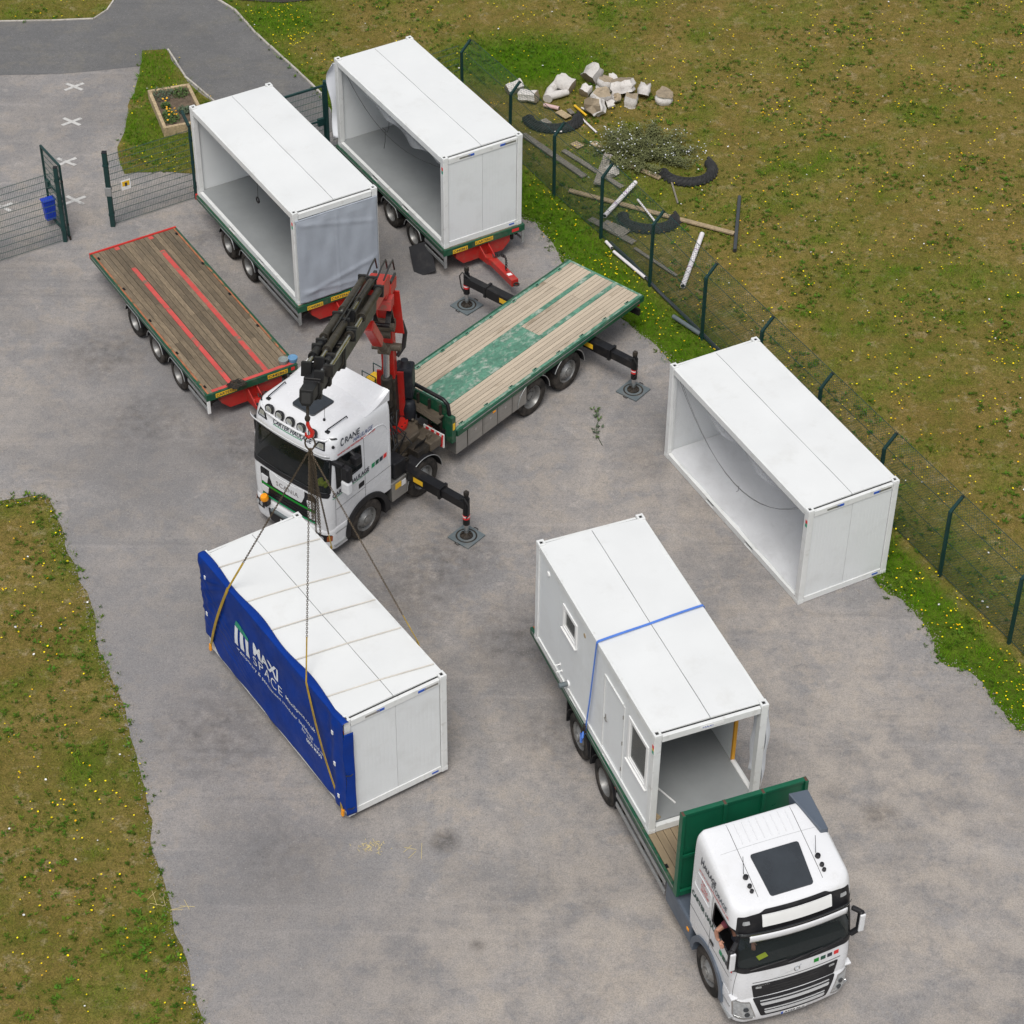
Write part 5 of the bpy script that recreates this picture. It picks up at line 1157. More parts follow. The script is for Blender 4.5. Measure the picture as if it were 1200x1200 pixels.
plate(SC, 'number_plate', 'AY19 CHC', (1.382, -.26, .50), (0, 1, 0), (.52, .11), 'white_paint')
for s in (-1, 1):
    h_ = obj('headlight', bump.patch('F', rpoly([(s*.80, .60), (s*1.20, .62), (s*1.21, .80), (s*.82, .84)][::s], .03), .008), M['black_plastic'], SC, smooth=50)
    for y in (.90, 1.03): obj('lamp', MB().lathe([(.0, -.01), (.055, 0), (.06, .012)], bump.off('F', s*y, .715, .006), (1, .25*s, .1), 14), M['lamp_glass'], h_, smooth=40)
    obj('indicator', bump.patch('F', rpoly([(s*1.13, .63), (s*1.21, .63), (s*1.215, .78), (s*1.14, .78)][::s], .015), .012), M['amber_dull'] if 'amber_dull' in M else mat('amber_dull', (.30, .08, .02), .3), h_, smooth=50)
bc = obj('beacon', MB().lathe([(.07, 0), (.10, .02), (.105, .09), (.08, .14), (.0, .15)], (1.47, -.64, 1.06), (.2, 0, 1), 18), M['amber'], SC, smooth=50)
obj('beacon_bracket', MB().box(1.34, 1.50, -.70, -.58, .86, 1.06), M['black_plastic'], bc, bevel=.015)
# visor, lamp panel, spot lamps
vis = obj('sun_visor', MB().grid(lambda u, v: cab.off('F', -1.16+2.32*u, 3.05+.10*v, .03+.13*math.sin(v*1.3+.25)), 40, 6), WT, SC, smooth=60, solid=.012)
cab.text('lettering', "'CARTER HAULAGE", 'F', -.55, 3.215, 1.22, .115, M['text_dark'], SC, shear=.15, bold=.02)
obj('green_line', cab.patch('F', [(-.52, 3.185), (.40, 3.185), (.40, 3.200), (-.52, 3.200)], .010, .004), M['text_green'], SC)
for s in (-1, 1):
    ml = obj('marker_lamp', cab.patch('F', rpoly([(s*.72, 3.185), (s*1.06, 3.185), (s*1.02, 3.38), (s*.86, 3.38)][::s], .03), .012), M['black_plastic'], SC, smooth=50)
    obj('lens', cab.patch('F', rpoly([(s*.80, 3.21), (s*1.02, 3.21), (s*.99, 3.335), (s*.87, 3.335)][::s], .02), .017, .008), M['lamp_glass'], ml, smooth=50)
lb = obj('light_bar', MB().tube([(.75, -1.12, 3.46), (1.02, -1.0, 3.42), (1.10, -.75, 3.40), (1.15, -.3, 3.40), (1.15, .3, 3.40), (1.10, .75, 3.40), (1.02, 1.0, 3.42), (.75, 1.12, 3.46)], .032, 8), WT, SC, smooth=60)
for y in (-.68, -.34, 0., .34, .68):
    sp = obj('spot_lamp', MB().lathe([(.0, -.09), (.08, -.08), (.125, -.02), (.13, .02), (.12, .035)], (1.09-.05*y*y, y, 3.50), (1, 0, .12), 20), M['black_plastic'], SC, smooth=40)
    obj('lens', MB().lathe([(.112, .025), (.08, .042), (.0, .05)], (1.09-.05*y*y, y, 3.50), (1, 0, .12), 20), M['lamp_glass'], sp, smooth=60)
# roof
obj('roof_hatch', MB().prism(rpoly([(0., -.38), (.70, -.34), (.70, .34), (0., .38)], .08), 'z', 3.57, 3.635), M['glass_dark'], SC, bevel=.01)
def defl(u, v):
    y = -1.19+2.38*u; k = v; x = .20-1.09*k; e = min(1, min(u, 1-u)*14); zz = 3.56+.05*k+.24*k**2.2; x += (1-e)*-.06
    front_in = .26*(abs(2*u-1)**2.2)*(1-k); return (x-front_in, y, zz-.05*(1-e)**2)
dm = MB().grid(defl, 40, 16); n0 = 41
rim_ = [i for i in range(41)] + [j*41+40 for j in range(1, 17)] + [16*41+i for i in range(39, -1, -1)] + [j*41 for j in range(15, 0, -1)]
vs = [dm.v[i] for i in rim_]; k_ = len(rim_); dm.add(vs+[(p[0], p[1]*.985, 3.50) for p in vs], [(i, (i+1) % k_, k_+(i+1) % k_, k_+i) for i in range(k_)])
rd_ = obj('roof_deflector', dm, WT, SC, smooth=35)
obj('panel_gap', MB().tube([Vector(defl(u, 0))+Vector((.012, 0, -.002)) for u in np.linspace(.02, .98, 30)], .009, 4), M['gap_dark'], rd_)
for s in (-1, 1):
    obj('roof_handle', MB().tube([(.86, s*.93, 3.54), (.84, s*.93, 3.61), (.25, s*.97, 3.66), (.23, s*.97, 3.60)], .014, 6).box(.80, .88, s*.93-.05, s*.93+.05, 3.53, 3.56), M['black_plastic'], SC)
    obj('side_marker', cab.patch('L' if s > 0 else 'R', rpoly([(.80, 3.435), (.92, 3.435), (.92, 3.465), (.80, 3.465)], .01), .012), M['black_plastic'], SC)
obj('aerial', MB().cyl((.62, .62, 3.56), (.62, .62, 3.62), .03).cyl((.62, .62, 3.6), (.58, .62, 3.98), .005), M['black_plastic'], SC)
# sides
for kd, s in (('L', 1), ('R', -1)):
    rd = -1 if kd == 'L' else 1; mir = (lambda a_, w_: a_) if kd == 'L' else (lambda a_, w_: a_-w_)
    cab.text('lettering', 'C', kd, *((.76, 3.225) if s > 0 else (-.05, 3.225)), .12, .19, M['text_dark'], SC, rd=rd, shear=.3, bold=.02)
    cab.text('lettering', 'RANE', kd, *((.63, 3.245) if s > 0 else (.08, 3.245)), .52, .145, M['text_dark'], SC, rd=rd, shear=.3, bold=.015)
    cab.text('lettering', 'HAULAGE', kd, *((.36, 3.115) if s > 0 else (-.25, 3.115)), .66, .115, M['text_blue'] if 'text_blue' in M else mat('text_blue', (.06, .09, .22), .5), SC, rd=rd, shear=.3, bold=.01)
    cab.text('lettering', 'www.carterhaulage.co.uk', kd, *((.88, 3.01) if s > 0 else (-.41, 3.01)), 1.26, .085, M['text_red'], SC, rd=rd, shear=.3, bold=.02)
    cab.text('lettering', 'CARTER HAULAGE', kd, *((1.10, 1.895) if s > 0 else (-.12, 1.895)), 1.22, .125, M['text_dark'], SC, rd=rd, slope=.07 if s > 0 else -.07, bold=.03)
    obj('green_line', cab.patch(kd, [(1.10, 1.865), (-.10, 1.949), (-.10, 1.962), (1.10, 1.879)], .010, .004), M['text_green'], SC)
    for k, mm in enumerate(('text_green', 'dgreen_sq', 'text_dark', 'decal_red')):
        a_ = -.20-.135*k; z_ = 1.985+.012*k; obj('colour_square', cab.patch(kd, [(a_, z_), (a_-.105, z_+.008), (a_-.115, z_+.125), (a_-.01, z_+.117)], .010, .004), M[mm], SC)
    for ln in ([(.02, 3.0), (.02, 1.28)], [(1.02, 1.85), (1.02, 1.0)], [(.02, 1.62), (-.88, 1.66)], [(1.0, 1.50), (.02, 1.56)]):
        (a0, z0_), (a1, z1_) = ln; n_ = 8; obj('panel_gap', MB().tube([cab.off(kd, a0+(a1-a0)*k/n_, z0_+(z1_-z0_)*k/n_, .0005) for k in range(n_+1)], .005, 4), M['gap_dark'], SC)
    obj('panel_moulding', MB().tube([cab.off(kd, *p, .004) for p in [(.02, 3.02), (-.15, 3.07), (-.30, 3.10), (-.45, 3.09), (-.62, 3.04), (-.72, 2.92), (-.78, 2.75), (-.80, 2.5), (-.80, 2.2), (-.80, 1.75)]], .012, 5), WT, SC, smooth=60)
    obj('door_handle', cab.patch(kd, rpoly([(.24, 1.64), (.06, 1.66), (.06, 1.80), (.24, 1.78)], .02), .012), M['black_plastic'], SC)
    obj('camera_dome', MB().lathe([(.0, 0), (.04, .0), (.03, .04), (0, .05)], cab.off(kd, .95, 3.30, 0), (0, s, 0), 12), M['black_plastic'], SC, smooth=50)
    # mirrors
    my = 1.40 if s > 0 else 1.27
    mr = obj('mirror', MB().box(.80, .98, s*my, s*(my+.24 if s > 0 else my+.10), 2.46, 2.86), M['black_plastic'], SC, bevel=.05)
    obj('mirror_arm', MB().beam((1.0, s*1.18, 2.90), (.92, s*(my+.05), 2.86), .10, .12), M['black_plastic'], mr, bevel=.02)
    obj('mirror_shell', MB().box(.81, .99, s*my, s*(my+.24 if s > 0 else my+.10), 2.10, 2.455), WT, mr, bevel=.05)
    obj('ramp_mirror', MB().box(.34, .56, s*1.30, s*1.50, 2.62, 2.86).beam((.45, s*1.22, 2.9), (.45, s*1.4, 2.82), .1, .08), M['black_plastic'], mr, bevel=.04)
    # steps, arch, side panel
    a_ = [( .60*math.cos(R(q)), .53+.60*math.sin(R(q))) for q in range(-8, 189, 7)]; b_ = [(.735*math.cos(R(q)), .53+.735*math.sin(R(q))) for q in range(-8, 189, 7)]
    mb = MB()
    for k in range(len(a_)-1): mb.prism([a_[k], a_[k+1], b_[k+1], b_[k]], 'y', s*.92, s*1.275)
    obj('wheel_arch', mb, M['black_plastic'], SC, smooth=40)
    obj('mudflap', MB().box(-.79, -.60, s*.95, s*1.26, .34, .62), M['black_plastic'], SC, bevel=.01)
    obj('step', MB().box(.70, 1.12, s*1.06, s*1.26, .44, .48), M['galv'], SC, bevel=.008); obj('step', MB().box(.68, 1.06, s*1.06, s*1.24, .78, .82), M['galv'], SC, bevel=.008)
    obj('step_well', MB().box(.64, 1.0, s*.98, s*1.05, .34, 1.0), M['black_plastic'], SC)
    tk = obj('side_tank', MB().box(-1.42, -.86, s*.72, s*1.25, .50, 1.06), M['stainless'], SC, bevel=.02)
    obj('warning_label', MB().box(-1.18, -.98, s*1.25, s*1.256, .82, .98), M['decal_yellow'], tk); obj('warning_label', MB().box(-1.34, -1.20, s*1.25, s*1.256, .80, .96), M['white_paint'], tk)
# wheels
for x, kind in ((0, 'flat'), (-2.0, 'flat'), (-6.1, 'deep'), (-7.5, 'flat')):
    obj('axle', MB().cyl((x, -.95, .53), (x, .95, .53), .08), M['dark_metal'], SC)
    for s in (-1, 1):
        wheel(SC, x, s*1.235, .53, .53, .33 if kind == 'flat' else .29, kind, 'rim', kind == 'deep')
        if x < -1: mudguard(SC, x, s*.90, s*1.262, .53, .62, 2 if x > -7 else 25, 178)
# chassis and deck
for s in (-1, 1): obj('chassis_rail', MB().box(-10.3, .9, s*.43-.05, s*.43+.05, .72, 1.0), M['dark_metal'], SC)
obj('engine_underside', MB().box(-.8, 1.0, -.7, .7, .55, 1.3), M['dark_metal'], SC)
ZD = 1.25; XF, XR = -3.20, -10.56
for s in (-1, 1):
    obj('deck_rail', MB().box(XR, XF, s*1.215, s*1.275, ZD-.17, ZD-.003), M['green_paint'], SC, bevel=.006)
    obj('deck_edge', MB().box(XR, XF, s*1.135, s*1.212, ZD-.05, ZD+.001), M['green_worn'], SC)
    obj('reflector_strip', MB().box(XR+.2, XF-.2, s*1.275, s*1.279, ZD-.06, ZD-.03), M['galv'], SC)
    for k in range(8):
        lr = obj('lashing_point', lambda: MB().box(-.07, .07, -.035, .035, 0, .02), M['green_worn'], SC, key='lp', loc=(XF-.3-k*.93, s*1.13, ZD-.004)); obj('ring', lambda: MB().tube([(-.035, 0, .02), (-.03, .01, .05), (.03, .01, .05), (.035, 0, .02)], .010, 5), M['black_paint'], lr, key='lpr')
    # planks
    n_ = 6; w0 = .43; pw = (1.132-w0)/n_
    for k in range(n_):
        y0, y1 = s*(w0+k*pw), s*(w0+(k+1)*pw); cuts = [XF-.06, -9.35, XR+.06] if k % 2 else [XF-.06, -5.4-.3*k, -9.35, XR+.06]
        for a_, b_ in zip(cuts[:-1], cuts[1:]): obj('plank', MB().box(b_+.003, a_-.003, min(y0, y1)+.0065, max(y0, y1)-.0065, ZD-.05, ZD-.004-random.uniform(0, .003)), M['plank_pale'], SC)
obj('steel_deck', MB().box(-7.45, XF-.06, -.425, .425, ZD-.05, ZD-.001), M['green_worn'], SC)
for k in range(5):
    w_ = .60/5; y0 = -.30+k*w_
    for a_, b_ in ((-7.455, -9.35), (-9.352, XR+.06)): obj('plank', MB().box(b_+.003, a_-.003, y0+.0065, y0+w_-.0065, ZD-.05, ZD-.004-random.uniform(0, .003)), M['plank_pale'], SC)
for s in (-1, 1): obj('steel_strip', MB().box(XR+.06, -7.455, s*.302, s*.428, ZD-.05, ZD-.001), M['green_worn'], SC)
obj('steel_strip', MB().box(XR, XR+.058, -1.21, 1.21, ZD-.14, ZD+.0), M['green_worn'], SC); obj('steel_strip', MB().box(XF-.058, XF, -1.21, 1.21, ZD-.1, ZD), M['green_worn'], SC)
for k in range(9): obj('cross_member', MB().box(XR+.4+k*.85-.04, XR+.4+k*.85+.04, -1.2, 1.2, ZD-.17, ZD-.055), M['dark_metal'], SC)
obj('tail_beam', MB().box(XR+.02, XR+.10, -1.2, 1.2, .62, .80), M['black_paint'], SC)
for s in (-1, 1):
    obj('tail_light', MB().box(XR-.0, XR+.04, s*.75, s*1.15, .86, .98), M['decal_red'], SC); obj('tail_bracket', MB().box(XR+.1, XR+.9, s*.5-.03, s*.5+.03, .75, 1.0), M['dark_metal'], SC)
# toolboxes each side
for s in (-1, 1):
    for k in range(4):
        x1 = XF-.42-k*.56; tb = obj('toolbox', MB().box(x1-.535, x1, s*.80, s*1.245, .52, 1.06), M['stainless'], SC, bevel=.012)
        obj('latch', MB().box(x1-.30, x1-.22, s*1.245, s*1.26, .86, .94), M['chrome'], tb); obj('door_seam', MB().box(x1-.51, x1-.04, s*1.245, s*1.252, .56, 1.02), M['stainless'], tb, bevel=.004)
    obj('side_panel', MB().box(XF-.38, XF+.02, s*.9, s*1.24, .52, 1.06), M['stainless'], SC, bevel=.01)
    obj('marker_light', MB().box(-4.6, -4.5, s*1.275, s*1.29, 1.02, 1.06), M['amber'], SC)
# front bulkhead of the deck
gb = M['green_paint']
for s in (-1, 1):
    bh = obj('bulkhead_post', MB().box(-3.16, -3.02, s*1.02, s*1.25, .95, 1.72), gb, SC, bevel=.012); obj('warning_label', MB().box(-3.13, -3.05, s*1.25, s*1.256, 1.35, 1.55), M['decal_yellow'], bh)
obj('bulkhead_rail', MB().tube([(-3.1, -1.1, 1.72), (-3.1, -1.05, 2.02), (-3.1, -.9, 2.10), (-3.1, .9, 2.10), (-3.1, 1.05, 2.02), (-3.1, 1.1, 1.72)], .05, 8), M['black_paint'], SC, smooth=60)
obj('bulkhead_panel', MB().box(-3.14, -3.09, -1.02, 1.02, 1.2, 1.95), gb, SC)
for k in range(6): obj('bulkhead_rib', MB().box(-3.06, -3.0, -.95+k*.36, -.90+k*.36, 1.2, 1.95), M['dark_metal'], SC)
obj('bulkhead_shelf', MB().box(-3.06, -2.82, -.9, .95, 1.62, 1.66), M['grimy_metal'], SC)
cb = obj('chevron_board', MB().box(-2.80, -2.77, .55, 1.20, .95, 1.35), M['red_white'], SC)
for k in range(4): obj('red_stripe', MB().prism([(.57+k*.17, .96), (.65+k*.17, .96), (.57+k*.17+.16 if k < 3 else 1.19, 1.34), (.57+k*.17+.06, 1.34)], 'x', -2.77, -2.765), M['decal_red'], cb)
lk = obj('locker', MB().box(-2.98, -2.45, -1.24, -.72, 1.15, 1.95), gb, SC, bevel=.015); obj('spill_kit', MB().box(-2.85, -2.55, -1.1, -.85, 1.95, 2.10), M['decal_yellow'], lk, bevel=.02)
for x in (-2.92, -2.52): obj('grab_rail', MB().tube([(x, -1.2, 1.95), (x, -1.2, 2.25), (x, -.76, 2.25), (x, -.76, 1.95)], .015, 6), M['fence_green'], lk)
# equipment between cab and deck
obj('subframe', MB().box(-3.0, -.95, -.75, .75, .92, 1.05), M['grimy_metal'], SC, bevel=.01)
for (x0, x1, y0, y1, z0, z1, mm) in ((-1.25, -.98, .30, .80, 1.05, 1.75, 'black_plastic'), (-1.4, -1.0, .85, 1.22, 1.08, 1.55, 'black_plastic'), (-1.35, -1.0, -1.1, -.3, 1.05, 2.3, 'black_plastic'), (-2.75, -2.35, .55, 1.15, 1.05, 1.30, 'grimy_metal'), (-1.85, -1.55, -1.0, -.55, 1.05, 1.6, 'dark_metal')):
    obj('equipment_box', MB().box(x0, x1, y0, y1, z0, z1), M[mm], SC, bevel=.03)
obj('valve_bank', MB().box(-2.3, -1.9, .80, 1.15, 1.06, 1.32), M['dark_metal'], SC, bevel=.01)
for k in range(7): obj('lever', MB().cyl((-2.27+.055*k, 1.0, 1.32), (-2.27+.055*k, 1.08, 1.52), .010), M['black_plastic'], SC)
for k in range(18):
    y0 = random.uniform(-.5, .8); obj('hydraulic_hose', MB().tube([(-1.3-random.random()*.6, y0, 1.1), (-1.5-random.random()*.5, y0+random.uniform(-.2, .3), 1.35+random.random()*.4), (-2.0, random.uniform(-.3, .4), 1.5+random.random()*.5), (-2.2, random.uniform(-.2, .3), 2.0)], .018, 5), M['hose'], SC, smooth=60)
for (x, y, z, q) in ((-2.62, .35, 1.22, .16), (-2.7, -.1, 1.22, .2), (-1.62, .55, 1.06, .13), (-1.55, .25, 1.06, .16), (-2.9, .6, 1.06, .12), (-1.7, .95, 1.05, .10), (-2.5, .95, 1.30, .09)):
    obj('hydraulic_fitting', MB().box(x-q*.6, x+q*.6, y-q*.5, y+q*.5, z, z+q*1.3).cyl((x, y, z+q*1.3), (x+.05, y+.03, z+q*2.0), q*.22, n=8), M[random.choice(['dark_metal', 'grimy_metal', 'black_plastic', 'red_paint'])], SC, bevel=.01)
for k in range(5): obj('rod_bundle', MB().cyl((-2.95+.04*k, -.2, 1.70+.02*(k % 2)), (-2.80+.03*k, 1.1, 1.70), .016, n=6), M['grimy_metal'], SC)
# ------------------------------------------------------------------ loader crane
bq = Vector((-2.2, 0, 0)); az = R(32.365); dq = Vector((math.cos(az), math.sin(az), 0)); nq = Vector((-dq.y, dq.x, 0))
def K(r_, z, o=0): return bq+dq*r_+nq*o+Vector((0, 0, z))
obj('crane_pedestal', MB().box(-2.62, -1.78, -.55, .55, 1.0, 1.22), M['grimy_metal'], SC, bevel=.03)
obj('crane_base', MB().prism([(-2.60, .52), (-2.45, .72), (-1.95, .72), (-1.80, .52), (-1.80, -.52), (-2.60, -.52)], 'z', 1.05, 1.42), M['grimy_metal'], SC, bevel=.03)
sr = obj('slew_ring', MB().lathe([(.30, 0), (.42, 0), (.43, .05), (.42, .11), (.30, .11)], (-2.2, 0, 1.42), (0, 0, 1), 28), M['red_bright'], SC, smooth=40)
mb = MB()
for k in range(16): a_ = k*.3927; mb.lathe([(.018, 0), (.018, .02)], (-2.2+.375*math.cos(a_), .375*math.sin(a_), 1.53), (0, 0, 1), 6)
obj('ring_bolts', mb, M['dark_metal'], sr)
obj('crane_column', MB().beam(K(-.02, 1.5), K(-.02, 2.85), .42, .44, up=dq, w1=.34, h1=.36), M['dark_metal'], SC, bevel=.03)
obj('column_cheek', MB().beam(K(-.16, 1.6, .20), K(-.16, 2.9, .17), .05, .30, up=nq).beam(K(-.16, 1.6, -.20), K(-.16, 2.9, -.17), .05, .30, up=nq), M['red_paint'], SC)
tkq = obj('oil_tank', MB().beam(K(-.42, 2.05, .30), K(-.42, 2.92, .30), .44, .42, up=dq), M['tank_black'], SC, bevel=.05)
obj('tank_filler', MB().lathe([(.16, 0), (.10, .08), (.09, .16), (.0, .18)], K(-.42, 2.92, .30), (0, 0, 1), 14), M['tank_black'], tkq, smooth=50)
obj('filter_housing', MB().lathe([(.15, 0), (.17, .25), (.14, .45), (.08, .5), (0, .5)], K(-.25, 1.5, .42), (0, 0, 1), 16), M['tank_black'], SC, smooth=50)
# main boom (red) and lift cylinder
obj('main_boom', MB().beam(K(-.14, 2.55), K(-.02, 3.95), .30, .34, up=dq, w1=.30, h1=.36).beam(K(-.02, 3.95), K(.25, 5.55), .30, .36, up=dq, w1=.34, h1=.30), M['red_bright'], SC, bevel=.02)
for s in (-1, 1): obj('boom_cheek', MB().prism([(0, 0), (0, 0.01), (0.01, 0.01)], 'z', 0, .001) if 0 else MB().beam(K(-.10, 4.1, s*.20), K(.10, 5.45, s*.22), .035, .36, up=nq, h1=.22), M['red_bright'], SC, bevel=.01)
lc = obj('lift_cylinder', MB().cyl(K(.26, 2.2), K(.28, 3.0), .125, n=18).cyl(K(.28, 2.98), K(.285, 3.06), .14, n=18), M['dark_metal'], SC, smooth=40)
obj('piston_rod', MB().cyl(K(.28, 3.0), K(.24, 3.85), .078, n=18), M['chrome'], lc, smooth=40)
obj('boom_pin', MB().cyl(K(.16, 3.88, -.34), K(.16, 3.88, .34), .10, n=18), M['grimy_metal'], SC, smooth=40)
# knuckle
kn = obj('knuckle', MB().beam(K(-.12, 5.55, 0), K(.62, 5.78, 0), .46, .30).beam(K(.45, 5.80), K(.95, 5.98), .40, .32), M['red_bright'], SC, bevel=.03)
obj('knuckle_block', MB().beam(K(.55, 5.55, .12), K(.95, 5.62, .12), .34, .26), M['red_worn'], kn, bevel=.02)
for s in (-1, 1): obj('link_plate', MB().beam(K(.38, 4.75, s*.2), K(.70, 5.35, s*.2), .04, .12, up=nq).beam(K(.70, 5.35, s*.2), K(.98, 5.1, s*.2), .04, .12, up=nq), M['black_paint'], kn)
obj('link_pin', MB().cyl(K(.98, 5.1, -.26), K(.98, 5.1, .26), .055), M['black_paint'], kn, smooth=40)
obj('knuckle_hub', MB().cyl(K(.30, 4.62, -.24), K(.30, 4.62, .24), .16, n=18).cyl(K(.22, 4.3, -.12), K(.22, 4.3, .12), .12), M['grimy_metal'], SC, smooth=40)
jc = obj('jib_cylinder', MB().beam(K(2.25, 6.02, .02), K(1.25, 4.82, .02), .24, .24), M['red_bright'], SC, bevel=.03)
obj('cylinder_eye', MB().cyl(K(1.25, 4.82, .02), K(.62, 4.16, .02), .10).cyl(K(.56, 4.08, -.12), K(.56, 4.08, .16), .11), M['grimy_metal'], jc, smooth=40)
# outer boom and extension stack, r/z along the line
P0, P1 = (.45, 6.03), (8.28, 8.72); du = Vector((P1[0]-P0[0], P1[1]-P0[1])); LB = du.length; du.normalize(); pu = Vector((-du.y, du.x))
def B_(s_, h_, o=0): q = Vector(P0)+du*s_+pu*h_; return K(q.x, q.y, o)
upb = (B_(0, 1)-B_(0, 0)).normalized()
def hexbeam(s0, s1, w_, h_, ch=0):
    mb = MB(); prof = [(-w_*.5, -h_*.18), (-w_*.30, -h_*.5), (w_*.30, -h_*.5), (w_*.5, -h_*.18), (w_*.5, h_*.5), (-w_*.5, h_*.5)]
    vs = [B_(s_, ch+b_, a_) for s_ in (s0, s1) for a_, b_ in prof]; n = 6
    return mb.add(vs, [tuple(range(n))[::-1], tuple(range(n, 2*n))]+[(i, (i+1) % n, n+(i+1) % n, n+i) for i in range(n)])
jb = obj('outer_boom', MB().add(*(lambda m_: (m_.v, m_.f))(hexbeam(.2, 2.6, .44, .52, -.1))), M['red_bright'], SC, bevel=.02)
obj('boom_section', hexbeam(1.9, 5.6, .46, .54, -.10), M['boom_brown'], SC, bevel=.02)
obj('boom_section', hexbeam(5.4, 6.9, .40, .46, -.08), M['boom_black'], SC, bevel=.02)
obj('boom_section', hexbeam(6.7, 7.75, .34, .40, -.06), M['boom_black'], SC, bevel=.02)
tp = obj('boom_tip', hexbeam(7.55, 8.25, .28, .34, -.04), M['boom_black'], SC, bevel=.015)
obj('tip_bore', MB().beam(B_(8.2, -.04), B_(8.262, -.04), .18, .22, up=upb), M['gap_dark'], tp)
for s_, w_ in ((5.5, .50), (6.8, .42), (7.6, .36)): obj('boom_collar', MB().beam(B_(s_-.08, -.04), B_(s_+.08, -.04), w_, .56 if s_ < 6 else .44, up=upb), M['boom_black'], SC, bevel=.02)
for o_, h_, a_, b_, c_, mm in ((-.24, .24, .9, 3.4, 4.3, 'boom_brown'), (.02, .34, 1.3, 3.0, 3.9, 'boom_brown'), (.24, .24, 1.6, 3.8, 4.9, 'boom_brown'), (-.22, .30, 3.9, 5.5, 6.2, 'boom_brown'), (.0, .30, 4.3, 6.3, 7.0, 'boom_brown'), (.22, .22, 4.6, 5.0, 7.2, 'boom_brown'), (-.20, .28, 5.7, 6.7, 7.3, 'boom_black'), (.12, .22, 6.4, 6.9, 7.6, 'boom_black')):
    ec = obj('extension_cylinder', MB().cyl(B_(a_, h_, o_), B_(b_, h_, o_), .088, n=16).cyl(B_(b_-.12, h_, o_), B_(b_, h_, o_), .10, n=16), M[mm], SC, smooth=40)
    obj('piston_rod', MB().cyl(B_(b_, h_, o_), B_(c_, h_, o_), .050, n=14), M['chrome'], ec, smooth=40)
    obj('cylinder_bracket', MB().beam(B_(a_+.15, .10, o_), B_(a_+.15, h_+.11, o_), .22, .10, up=dq), M['boom_black'], ec); obj('cylinder_bracket', MB().beam(B_(c_, .08, o_), B_(c_, h_+.09, o_), .20, .10, up=dq), M['boom_black'], ec)
for o_ in (-.10, .14, .30): obj('hydraulic_hose', MB().tube([B_(.1, .25, o_), B_(.4, .55, o_), B_(.9, .52, o_), B_(1.5, .40, o_)], .020, 6), M['hose'], SC, smooth=60)
for k in range(3): obj('hydraulic_hose', MB().tube([B_(1.2+.5*k, .42, .12-.1*k), B_(2.6+.6*k, .44, .10-.08*k), B_(4.0+.7*k, .42, .14-.1*k)], .016, 5), M['hose'], SC, smooth=60)
obj('hose_loop', MB().tube([K(-.18, 4.35, .10), K(-.35, 4.25, .28), K(-.42, 3.9, .34), K(-.38, 3.5, .30), K(-.25, 3.3, .16)], .055, 8), M['hose'], SC, smooth=60)
obj('hose_guide', MB().beam(K(-.1, 5.78, -.25), K(.5, 5.95, -.25), .08, .08).beam(K(-.1, 5.78, .2), K(.5, 5.95, .2), .05, .06), M['black_paint'], SC)
# ------------------------------------------------------------------ outriggers
def outrigger(x, s, yend, z, label=''):
    og = obj('outrigger_beam', MB().box(x-.13, x+.13, *sorted((s*.70, s*(yend-.75))), z-.14, z+.14), M['black_paint'], SC, bevel=.012)
    obj('inner_beam', MB().box(x-.10, x+.10, *sorted((s*(yend-.80), s*(yend+.02))), z-.11, z+.11), M['black_paint'], og, bevel=.01)
    obj('beam_collar', MB().box(x-.15, x+.15, *sorted((s*(yend-.78), s*(yend-.70))), z-.16, z+.165), M['black_paint'], og, bevel=.01)
    obj('warning_label', MB().box(x+.13, x+.134, *sorted((s*(yend-1.55), s*(yend-1.25))), z-.07, z+.07), M['decal_yellow'], og)
    obj('warning_label', MB().box(x-.134, x-.13, *sorted((s*(yend-1.55), s*(yend-1.25))), z-.07, z+.07), M['decal_yellow'], og)
    lg = obj('jack_leg', MB().cyl((x, s*yend, .42), (x, s*yend, z+.18), .085, n=18).cyl((x, s*yend, z+.1), (x, s*yend, z+.30), .06, n=14), M['black_paint'], SC, smooth=40)
    obj('jack_rod', MB().cyl((x, s*yend, .12), (x, s*yend, .42), .055, n=16), M['chrome'], lg, smooth=40)
    obj('foot', MB().lathe([(.16, 0), (.15, .025), (.07, .05), (.06, .09)], (x, s*yend, .055), (0, 0, 1), 20), M['dark_metal'], lg, smooth=40)
    for k in range(8): a_ = k*.785; obj('foot_rib', MB().beam((x+.14*math.cos(a_), s*yend+.14*math.sin(a_), .085), (x+.06*math.cos(a_), s*yend+.06*math.sin(a_), .13), .012, .03), M['dark_metal'], lg)
    obj('hazard_tape', MB().cyl((x, s*yend, .60), (x, s*yend, .72), .088, n=18), M['decal_red'], lg, smooth=40); obj('hazard_tape', MB().cyl((x, s*yend, .66), (x, s*yend, .69), .0895, n=18), M['white_paint'], lg, smooth=40)
    obj('hose', MB().tube([(x+.05, s*(yend-.15), z+.13), (x+.12, s*(yend+.05), z+.28), (x+.10, s*(yend+.16), z+.1), (x+.08, s*(yend+.12), z-.25), (x+.06, s*(yend+.03), z-.4)], .018, 5), M['hose'], lg, smooth=60)
    obj('hose', MB().tube([(x-.14, s*(yend-.5), z-.12), (x-.22, s*(yend-.42), z-.28), (x-.18, s*(yend-.2), z-.34), (x-.06, s*(yend-.06), z-.2)], .018, 5), M['hose'], lg, smooth=60)
    obj('valve', MB().box(x-.05, x+.05, s*yend-.05, s*yend+.05, z+.28, z+.40), M['dark_metal'], lg, bevel=.01)
OUT = ((-1.50, 1, 3.02, 1.02, 'front outrigger foot beside the cab'), (-1.50, -1, 2.6, 1.02, ''), (-8.50, 1, 2.58, .86, ''), (-8.50, -1, 3.05, .86, ''))
for x, s, ye, z, _ in OUT: outrigger(x, s, ye, z)
